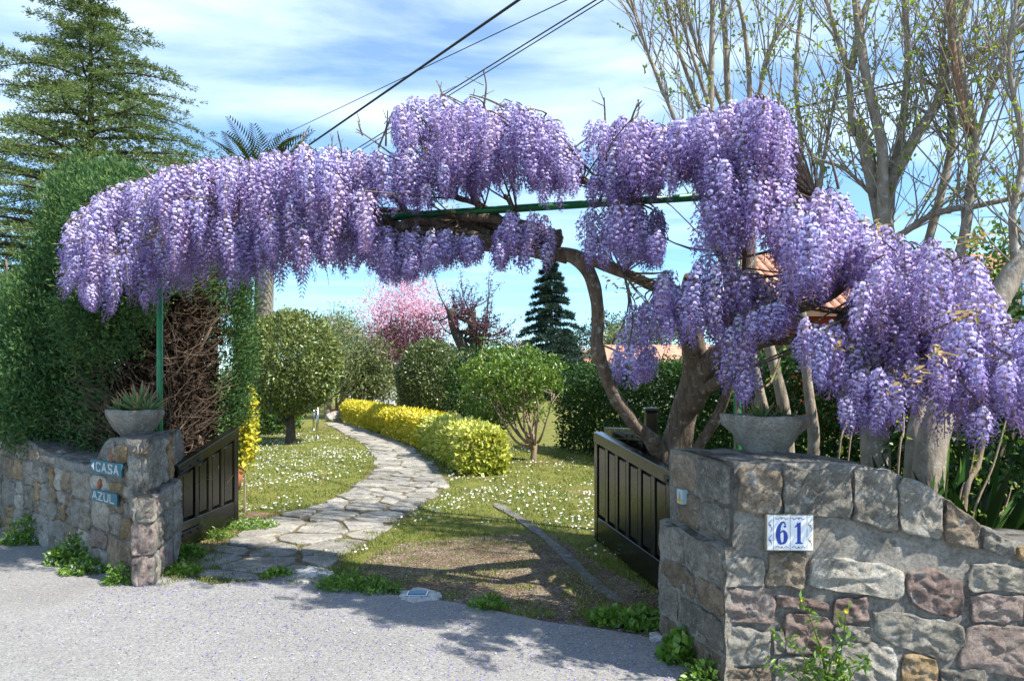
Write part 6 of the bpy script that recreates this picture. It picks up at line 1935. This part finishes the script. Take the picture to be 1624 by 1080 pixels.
# ------------------------------------------------------------------ houses
def house(name, label, x0, x1, y0, depth_, ze, zr, wall, roof, chim=True, wins=(), axis='x'):
    e = empty(name, ((x0 + x1) / 2, y0, 0), label, 'house')
    a = Acc(); a.box(((x0 + x1) / 2, y0 + depth_ / 2, ze / 2 - .05), (x1 - x0, depth_, ze + .1)); 
    ov = .4
    if axis == 'y':   # gable towards us
        xm = (x0 + x1) / 2; a.add([(x0, y0, ze), (x1, y0, ze), (xm, y0, zr - .12), (x0, y0 + depth_, ze), (x1, y0 + depth_, ze), (xm, y0 + depth_, zr - .12)], [(0, 1, 2), (3, 5, 4)])
    a.build('wall', wall, e)
    a = Acc()
    if axis == 'y':
        for sx, xe in ((-1, x0 - ov), (1, x1 + ov)):
            xm = (x0 + x1) / 2; k = (zr - ze) / (xm - x0); zz = ze - ov * k
            v = [(xe, y0 - ov, zz), (xm, y0 - ov, zr), (xm, y0 + depth_ + ov, zr), (xe, y0 + depth_ + ov, zz)]
            a.add(v + [(p[0], p[1], p[2] + .16) for p in v], [(0, 1, 2, 3), (4, 5, 6, 7), (0, 4, 5, 1), (1, 5, 6, 2), (2, 6, 7, 3), (3, 7, 4, 0)])
    else:
        ym = y0 + depth_ / 2; k = (zr - ze) / (ym - y0); zz = ze - ov * k
        for ye in (y0 - ov, y0 + depth_ + ov):
            v = [(x0 - ov, ye, zz), (x1 + ov, ye, zz), (x1 + ov, ym, zr), (x0 - ov, ym, zr)]
            a.add(v + [(p[0], p[1], p[2] + .14) for p in v], [(0, 1, 2, 3), (4, 5, 6, 7), (0, 4, 5, 1), (1, 5, 6, 2), (2, 6, 7, 3), (3, 7, 4, 0)])
    rf = a.build('roof', roof, e)
    if chim:
        cx_ = x0 + (x1 - x0) * .35; a = Acc(); a.box((cx_, y0 + depth_ * .4, zr + .1), (.6, .6, 1.5)); a.box((cx_, y0 + depth_ * .4, zr + .9), (.8, .8, .12)); a.build('chimney', M['white_wall'], rf)
    for wx, wz, ww, wh in wins:
        a = Acc(); a.box((wx, y0 - .02, wz), (ww + .16, .06, wh + .16)); f_ = a.build('window', M['white'], e)
        a = Acc(); a.box((wx, y0 - .055, wz), (ww, .02, wh)); a.build('pane', M['dark_glass'], f_)
    return e, rf


h1 = P(932, 600, 75)
house('white_house', 'white gabled house with an orange roof far beyond the hedge', h1.x - 1.9, h1.x + 2.6, 75, 7, 2.8, 4.4, M['white_wall'], M['roof_far'], True, ((h1.x + .2, 2.9, .9, .9),), 'y')
h2 = P(925, 600, 62)
house('low_house', 'low orange-roofed building in front of the white gabled house', h2.x - 1.6, h2.x + 3.2, 62, 5, 1.9, 3.0, M['white_wall'], M['roof_far'], False, ((h2.x + 1.2, 1.4, .7, .6),))
h3 = P(1040, 600, 34)
house('long_house', 'long low house with orange clay roof just above the boundary hedge', h3.x - 2.2, h3.x + 6, 34, 6, 1.95, 3.0, M['white_wall'], M['roof_tile'], False, ((h3.x + 1, 1.4, .8, .8),))

# red house: roof of real barrel tiles
hy0 = 17.5; hxa = P(1262, 600, hy0).x; hxb = hxa + 9.2; ze, zr, dep = 3.10, 4.75, 6.0
e, rf = house('red_house', 'dark red house with clay barrel tile roof behind the bare trees', hxa, hxb, hy0, dep, ze, zr, M['red_wall'], M['roof_tile'], False, ((hxa + 2.2, 1.7, 1.0, 1.1), (hxa + 5.5, 1.7, 1.0, 1.1)))
ym = hy0 + dep / 2; k = (zr - ze) / (ym - hy0); sl = Vector((0, 1, k)).normalized(); nrm = Vector((0, -k, 1)).normalized()
Lt = 0.62; Wt = .235; n = 7; V = []; Fc = []
for j, yy in enumerate((0, Lt)):
    for i in range(n):
        an = math.pi * i / (n - 1); r = Wt / 2 * (1.0 if j == 0 else .86); V.append((-math.cos(an) * r, yy, math.sin(an) * r * .8))
    for i in range(n):
        an = math.pi * i / (n - 1); r = (Wt / 2 - .015) * (1.0 if j == 0 else .86); V.append((-math.cos(an) * r, yy, math.sin(an) * r * .8 - .004))
for i in range(n - 1): Fc.append((i, i + 1, i + 1 + 2 * n, i + 2 * n)); Fc.append((i, i + n, i + n + 1, i + 1))
tm = bpy.data.meshes.new('roof_tile'); tm.from_pydata(V, [], Fc); tm.materials.append(M['roof_tile'])
from mathutils import Matrix
rotm = Matrix((Vector((1, 0, 0)), sl, nrm)).transposed().to_4x4()
ncol = int((hxb - hxa + .7) / .245); nrow = 7; sp = ((ym - hy0 + .4) * math.sqrt(1 + k * k)) / nrow
zz0 = ze - .4 * k + .14
rs = random.Random(6)
for r_ in range(nrow):
    for c_i in range(ncol):
        ob = bpy.data.objects.new('roof_tile', tm); C.objects.link(ob); ob.parent = rf
        pz_ = Vector((hxa - .30 + c_i * .245, hy0 - .4, zz0)) + sl * (sp * r_ - .06) + nrm * (.028 + .004 * rs.random())
        ob.matrix_local = Matrix.Translation(pz_ - e.location - rf.location) @ rotm
a = Acc()
for c_i in range(24):
    x_ = hxa - .4 + c_i * .42; a.tube([(x_, ym, zr + .17), (x_ + .46, ym, zr + .19)], [.12, .10], 8)
a.build('ridge', M['roof_tile'], rf)

# far trees closing the view
rs = random.Random(41)
for i, (x, y, d_, rx, rz_, mt, lab) in enumerate(((955, 548, 70, 3.4, 3.0, 'spruce', 'dark pine crown behind the white gabled house'), (1000, 540, 66, 2.6, 2.2, 'holm_leaf', 'olive-green tree right of the white gabled house'), (985, 560, 55, 1.6, 2.0, 'feather_leaf', 'pale grey-green tree beside the orange roofs'), (1065, 545, 60, 3.0, 2.2, 'holm_leaf', 'round olive tree above the long orange roof'), (480, 590, 60, 3.5, 3.0, 'holm_leaf', 'broad dark tree far behind the palm'), (700, 590, 50, 4.0, 2.3, 'privet', 'broad green tree far behind the plum trees'), (800, 590, 58, 3.6, 2.2, 'holm_leaf', 'rounded tree far behind the branching shrub'), (620, 590, 44, 2.4, 2.1, 'bright_leaf', 'fresh green tree far behind the pink blossom'))):
    c = P(x, y, d_); e = empty('far_tree', (c.x, c.y, 0), lab, 'tree', None)
    p, d = shell(420, c, (rx, rx * .8, rz_), .5, .35, 2.2, i * 3.3); p = p[p[:, 2] > .3]
    tuft(p, np.tile([0, 0, .4], (len(p), 1)), 6, .22, .34, .16, 'crown', M[mt], e, out=.4)
    a = Acc(); a.tube([(c.x, c.y, -.05), (c.x + .1, c.y, c.z * .6), (c.x, c.y, c.z)], [.25, .2, .08], 7); a.build('trunk', M['dark_bark'], e, True)
n = 5200; an = RNG.uniform(-1.1, 1.1, n); dd_ = RNG.uniform(95, 130, n)
x = np.tan(an) * dd_; z = RNG.random(n) ** .8 * (2.6 + 1.6 * np.array([noise.noise(Vector((a_ * 14, 2, 0))) for a_ in an]))
o = leaf_obj('distant_woods', np.stack([x, dd_, z], 1), rdirs(n), rdirs(n), RNG.uniform(.8, 1.9, n), RNG.uniform(.6, 1.1, n), M['holm_leaf']); tag(o, 'distant low belt of woodland closing the garden view', 'woods', kind='stuff')

# ------------------------------------------------------------------ cables and pole
pole_p = P(340, 600, 25)
a = Acc(); 
e = empty('utility_pole', (pole_p.x, pole_p.y, 0), 'wooden utility pole hidden behind the wisteria where the cables meet', 'pole')
a.tube([(pole_p.x, pole_p.y, -.1), (pole_p.x, pole_p.y, 9.0)], [.14, .10], 9); a.build('shaft', M['pole_wood'], e, True)
a = Acc(); a.box((pole_p.x, pole_p.y, 8.6), (.9, .08, .1), bev=.01); a.build('crossarm', M['pole_wood'], e)


def cable(p_far, through, r, label, ext=2.2, sag=.12):
    q0 = P(*p_far); q1 = P(*through); q2 = q0 + (q1 - q0) * ext
    pts = [q0.lerp(q2, t_) - Vector((0, 0, sag * 4 * t_ * (1 - t_) * (0 if False else 1))) for t_ in np.linspace(0, 1, 13)]
    a = Acc(); a.tube(pts, r, 6); o = a.build('cable', M['cable'], None, True); tag(o, label, 'cable', None)


cable((340, 334, 25), (832, -6, 10), .022, 'thick black cable rising above the wisteria arch', 1.5, .0)
cable((340, 266, 25), (900, 0, 10), .008, 'thin grey wire above the thick cable', 1.5, .0)
cable((340, 377, 25), (946, 0, 10), .011, 'upper wire of the close pair behind the bare shoots', 1.5, .0)
cable((340, 382, 25), (958, 0, 10), .009, 'lower wire of the close pair behind the bare shoots', 1.5, .0)
for i, (x0, y0, x1, y1, r) in enumerate(((1180, 192, 1640, 78, .020), (1180, 205, 1640, 105, .012), (1180, 232, 1640, 128, .010), (1180, 265, 1640, 180, .010), (1180, 190, 1640, 92, .012))):
    q0 = P(x0, y0, 30); q2 = P(x1, y1, 18); v = q2 - q0
    a = Acc(); a.tube([q0 - v * 1.2, q0, q2, q2 + v * .6], r * 1.6, 6); o = a.build('cable', M['cable'], None, True); tag(o, 'dark overhead wire seen through the bare trees', 'cable', 'wires behind the bare trees')

# grey metal lamp post at the right edge
q = P(1627, 600, 6.5); e = empty('lamp_post', (q.x, q.y, 0), 'shiny grey metal post beside the leaning trunk', 'post')
a = Acc(); a.tube([(q.x, q.y, -.02), (q.x, q.y, 1.5), (q.x, q.y, 3.1), (q.x + .02, q.y, 3.16), (q.x + .10, q.y, 3.22), (q.x + .4, q.y, 3.24)], [.045, .042, .04, .04, .04, .035], 12); a.build('shaft', M['steel'], e, True)
a = Acc(); a.box((q.x + .55, q.y, 3.24), (.34, .16, .09), bev=.03); a.build('lamp_head', M['steel'], e)

# ------------------------------------------------------------------ grass, daisies, weeds, fallen petals
gate_line = lambda x, y: (y - (4.47 + (x + 2.385) * (3.0 - 4.47) / (.963 + 2.385)))
def lawn_pts(n, y0, y1, pw):
    y = y0 + (y1 - y0) * RNG.random(n) ** pw; hw = .80 * y + .5
    x = RNG.uniform(-1, 1, n) * hw
    k = (gate_line(x, y) > .12) & ~inpoly(x, y, ROAD) & ~inpoly(x, y, path_poly)
    k &= ~((x < -2.66) & (x > -5.4) & (y < 7.0)) & (x > -.36 * y - 1.6) & (x < .75 + (13.4 - y) * .485 + .1) & (x < 3.6)
    return x[k], y[k]
dirt = lambda x, y: np.array([noise.noise(Vector((a_ * .9, b_ * .9, 0))) for a_, b_ in zip(x, y)])
def soilmask(x, y):
    m = np.zeros(len(x), bool)
    for h_ in LAWN_HOLES: m |= inpoly(x, y, h_)
    return m
x, y = lawn_pts(200000, 3.9, 19, 1.7)
s_ = soilmask(x, y); dn = dirt(x, y); patchy = np.array([noise.noise(Vector((a_ * 3.1, b_ * 3.1, 4))) for a_, b_ in zip(x, y)])
k = (~s_ & (dn < .36 + .3 * RNG.random(len(x))) & (patchy < .2 + .35 * RNG.random(len(x)))) | (s_ & (patchy > .06) & (RNG.random(len(x)) < .7))
x, y, patchy = x[k], y[k], patchy[k]
n = len(x); D = np.stack([RNG.normal(0, .55, n), RNG.normal(0, .55, n), np.ones(n)], 1)
Lg = RNG.uniform(.016, .042, n) * (1 + .2 * (y > 10)); Wg = RNG.uniform(.003, .006, n) * (1 + (y - 5) * .09)
D = unit(D); S_2 = unit(np.cross(D, rdirs(n)))
P0 = np.stack([x, y, np.full(n, .002)], 1)
V = np.empty((n, 3, 3)); V[:, 0] = P0 - S_2 * Wg[:, None]; V[:, 1] = P0 + S_2 * Wg[:, None]; V[:, 2] = P0 + D * Lg[:, None]
gv = np.clip(.40 + .55 * patchy + RNG.normal(0, .2, n), 0, 1)
o = nmesh('grass', V.reshape(-1, 3), np.arange(n * 3).reshape(-1, 3), M['grass'], None, gv, kind='stuff'); tag(o, 'short patchy lawn grass inside the gateway', 'grass')
# tufts in path joints and by the walls
pts = []
rs = random.Random(51)
for _ in range(90):
    i = rs.randrange(len(PL)); f = rs.random(); p = PL[i].lerp(PR[i], f)
    if p.y < 15: pts.append((p.x + rs.gauss(0, .05), p.y + rs.gauss(0, .05), .006))
for p in PL + PR:
    for _ in range(6):
        if p.y < 17: pts.append((p.x + rs.gauss(0, .07), p.y + rs.gauss(0, .15), .004))
pts = np.array(pts); nb = 26
Pk = np.repeat(pts, nb, 0) + RNG.normal(0, .03, (len(pts) * nb, 3)) * [1, 1, 0]
D = rdirs(len(Pk)) * .6 + np.array([0, 0, 1.0])
leaf_obj('joint_grass', Pk, D, rdirs(len(Pk)), RNG.uniform(.02, .05, len(Pk)), .005, M['grass'], path)
# daisies
x, y = lawn_pts(50000, 5.2, 17, 1.15)
dz = np.array([noise.noise(Vector((a_ * .8, b_ * .55, 9))) + .5 * noise.noise(Vector((a_ * 2.6, b_ * 2.6, 2))) for a_, b_ in zip(x, y)])
left = x < np.interp(y, [p.y for p in PL], [p.x for p in PL])
k = ~soilmask(x, y) & (dz > np.where(left, -.12, .02) + .5 * (RNG.random(len(x)) - .35)) & (RNG.random(len(x)) < np.where(left, .62, .40)) & (dirt(x, y) < .45)
x, y = x[k], y[k]; n = len(x)
P0 = np.stack([x, y, RNG.uniform(.025, .05, n)], 1); tl = np.stack([RNG.normal(0, .35, n) , RNG.normal(0, .35, n) - .15, np.ones(n)], 1); tl = unit(tl)
e1 = unit(np.cross(tl, [1.0, .2, 0])); e2 = np.cross(tl, e1); r = RNG.uniform(.008, .0135, n)[:, None]
V = np.empty((n, 6, 3))
for j in range(6): V[:, j] = P0 + (e1 * math.cos(j * 1.0472) + e2 * math.sin(j * 1.0472)) * r
b_ = (np.arange(n) * 6)[:, None]; T = np.concatenate([b_ + np.array([[0, 1, 2]]), b_ + np.array([[0, 2, 3]]), b_ + np.array([[0, 3, 4]]), b_ + np.array([[0, 4, 5]])], 1).reshape(-1, 3)
o = nmesh('daisies', V.reshape(-1, 3), T, M['daisy'], None, np.repeat(RNG.random(n), 4), kind='stuff'); tag(o, 'countless small white daisies scattered through the lawn', 'daisies')


def weed(label, px, py, r, h, n, L=.05, W=.03, flowers=None, group=None, nm='weed_plant', mat='weed', z=0.0):
    c = G(px, py, z); e = empty(nm, (c.x, c.y, z), label, 'weed', group)
    m = n; rr = np.sqrt(RNG.random(m)) * r; an = RNG.uniform(0, 6.283, m)
    p = np.stack([c.x + rr * np.cos(an), c.y + rr * np.sin(an) * .7, z + .015 + RNG.random(m) * h * (1.05 - (rr / r) ** 2)], 1)
    d = np.stack([np.cos(an), np.sin(an), np.full(m, .5)], 1)
    tuft(p, d, 4, .012, L, W, 'leaves', M[mat], e, out=.6)
    if flowers:
        col, cnt = flowers; k = RNG.choice(m, min(cnt, m), False); q = p[k] + np.array([0, -.01, .03]); 
        tuft(q, np.tile([0, -.5, .8], (len(q), 1)), 5, .004, .010, .008, 'flowers', col, e, out=.5)
    a = Acc(); rs = random.Random(int(px))
    for i in range(6):
        a.tube([(c.x + rs.gauss(0, r * .2), c.y + rs.gauss(0, r * .2), z - .01), (c.x + rs.gauss(0, r * .4), c.y + rs.gauss(0, r * .3), z + h * .8)], [.003, .0015], 4, False)
    a.build('stems', M['weed'], e)
    return e


M['lilac_flower'] = leaf_mat('lilac_flower', [(0, (.5, .42, .68)), (1, (.7, .65, .78))], .6, .2)
M['yellow_flower'] = leaf_mat('yellow_flower', [(0, (.72, .52, .02)), (1, (.8, .65, .04))], .6, .2)
weed('tall green weed clump growing up the far left of the sign wall', 20, 822, .26, .42, 260, .05, .03, (M['lilac_flower'], 24))
weed('green weed mound with lilac flowers at the sign wall foot', 48, 862, .20, .22, 260, .035, .022, (M['lilac_flower'], 40))
weed('leafy weed tuft with small lilac flowers below the teal signs', 118, 895, .17, .20, 200, .045, .026, (M['lilac_flower'], 36))
weed('yellow-green weed spreading along the road edge below the signs', 135, 910, .15, .10, 130, .04, .02, (M['lilac_flower'], 20))
weed('small weed sprig at the foot of the sign pillar corner', 190, 928, .09, .16, 80, .03, .018)
weed('bright clover-like weeds between the sign pillar and short gate', 292, 885, .14, .08, 170, .04, .034)
weed('low bright weeds beside the flagstones near the sign pillar', 290, 912, .12, .05, 130, .035, .028)
weed('grassy weed patch on the soil beneath the short gate', 395, 838, .26, .06, 240, .04, .014, (M['daisy'], 30))
weed('small grass tuft under the short gate', 345, 855, .12, .06, 90, .045, .010)
weed('low dock leaves in front of the white cement patch', 440, 917, .10, .04, 90, .035, .020)
weed('low grassy weed strip between the cement patch and cover', 560, 932, .22, .06, 220, .04, .014)
weed('small weed strip between the cement cover and driveway', 605, 940, .12, .04, 90, .035, .012)
weed('low green weeds at the driveway edge by the road', 775, 965, .10, .05, 90, .04, .014)
weed('low broad-leaved weed at the driveway edge near the number pillar', 965, 988, .10, .06, 80, .05, .035)
weed('green weed with a yellow flower beside the small pale cement patch', 1015, 995, .13, .08, 120, .045, .034, (M['yellow_flower'], 2))
weed('dark green leafy weed at the corner foot of the number pillar', 1085, 1050, .09, .13, 110, .06, .042)
weed('trailing small-leaved weed hugging the base of the number pillar', 1120, 1085, .10, .08, 90, .03, .02)
for k, (x_, y_) in enumerate(((15, 740), (45, 770))):
    q = onplane(x_, y_, lfront(2.4), NL); 
# yellow-flowered weed against the right wall
e = empty('flowering_weed', tuple(G(1320, 1120).xy) + (0,), 'lanky weed with yellow flowers in front of the number wall', 'weed')
b0 = onplane(1318, 1110, A + NO * .13, NO); b0.z = 0; rs = random.Random(4); fl = []; lv = []; a = Acc()
for tx_, ty_ in ((1272, 950), (1342, 968), (1240, 1005), (1305, 1030), (1330, 1045), (1285, 1050), (1360, 1055), (1260, 1060), (1340, 1010), (1222, 1050), (1375, 1040)):
    t_ = onplane(tx_, ty_, A + NO * rs.uniform(.06, .2), NO); m_ = b0.lerp(t_, .5) + Vector((rs.gauss(0, .02), rs.gauss(0, .02), .03))
    c = catmull([b0 + Vector((rs.gauss(0, .02), rs.gauss(0, .01), -.01)), m_, t_], 4); a.tube(c, interp([.004, .003, .0016], len(c)), 5, False)
    if ty_ < 1048: fl.append(tuple(t_))
    for u in np.linspace(.2, .98, 9): lv.append(tuple(c[min(len(c) - 1, int(u * len(c)))] + Vector((rs.gauss(0, .008), rs.gauss(0, .008), 0))))
a.build('stems', M['weed'], e, True)
lv = np.array(lv); tuft(lv, np.tile([0, -.2, .3], (len(lv), 1)), 3, .01, .042, .016, 'leaves', M['weed'], e, out=.4, droop=.2)
for f_ in fl[:2] + fl[3:5]:
    n = 12; D = np.stack([np.cos(np.arange(n) * .5236), np.zeros(n) - .35, np.sin(np.arange(n) * .5236)], 1)
    leaf_obj('flower', np.tile(np.array(f_), (n, 1)), D, np.tile([0, -1.0, 0], (n, 1)), .012, .006, M['yellow_flower'], e, kind=None)

# petals fallen from the arch
n = 5200; t_ = RNG.random(n)
bx = -2.6 + 4.6 * t_; by = 4.75 - 1.75 * t_ + RNG.normal(0, .55, n) - .25
k = (gate_line(bx, by) > -1.6) ; x, y = bx[k], by[k]
k2 = RNG.random(len(x)) < np.clip(1.2 - np.abs(gate_line(x, y) + .05) * .75, .1, 1); x, y = x[k2], y[k2]
xx = RNG.uniform(-3.5, 2.0, 900); yy = RNG.uniform(2.0, 5, 900); k3 = gate_line(xx, yy) < 0; x = np.concatenate([x, xx[k3]]); y = np.concatenate([y, yy[k3]])
z = np.where(gate_line(x, y) < .12, .0155, .0255); n = len(x)
D = rdirs(n); D[:, 2] = abs(D[:, 2]) * .25
V, T = leaves(np.stack([x, y, z + .002], 1), D, np.tile([0, 0, 1.0], (n, 1)) + RNG.normal(0, .25, (n, 3)), RNG.uniform(.007, .016, n), RNG.uniform(.005, .010, n), .3)
o = nmesh('fallen_petals', V, T, M['fallen'], None, np.repeat(RNG.random(n), 2), kind='stuff'); tag(o, 'lilac petals fallen on the road and threshold', 'petals')
# pebbles and litter on the driveway earth
x = RNG.uniform(-1.6, 1.1, 9000); y = RNG.uniform(3.5, 6.4, 9000); k = inpoly(x, y, LAWN_HOLES[0]) | (inpoly(x, y, LAWN_HOLES[1])); x, y = x[k], y[k]; n = len(x)
V, T = leaves(np.stack([x, y, np.full(n, .006)], 1), rdirs(n) * [1, 1, .15] + [0, 0, .03], np.tile([0, 0, 1.0], (n, 1)), RNG.uniform(.006, .02, n), RNG.uniform(.005, .012, n), .5)
o = nmesh('driveway_grit', V, T, leaf_mat('grit', [(0, (.06, .042, .03)), (.6, (.20, .15, .105)), (.85, (.30, .27, .23)), (1, (.55, .54, .5))], .9, 0), None, np.repeat(RNG.random(n), 2), kind='stuff'); tag(o, 'loose grit and dry leaf litter on the driveway earth', 'grit')
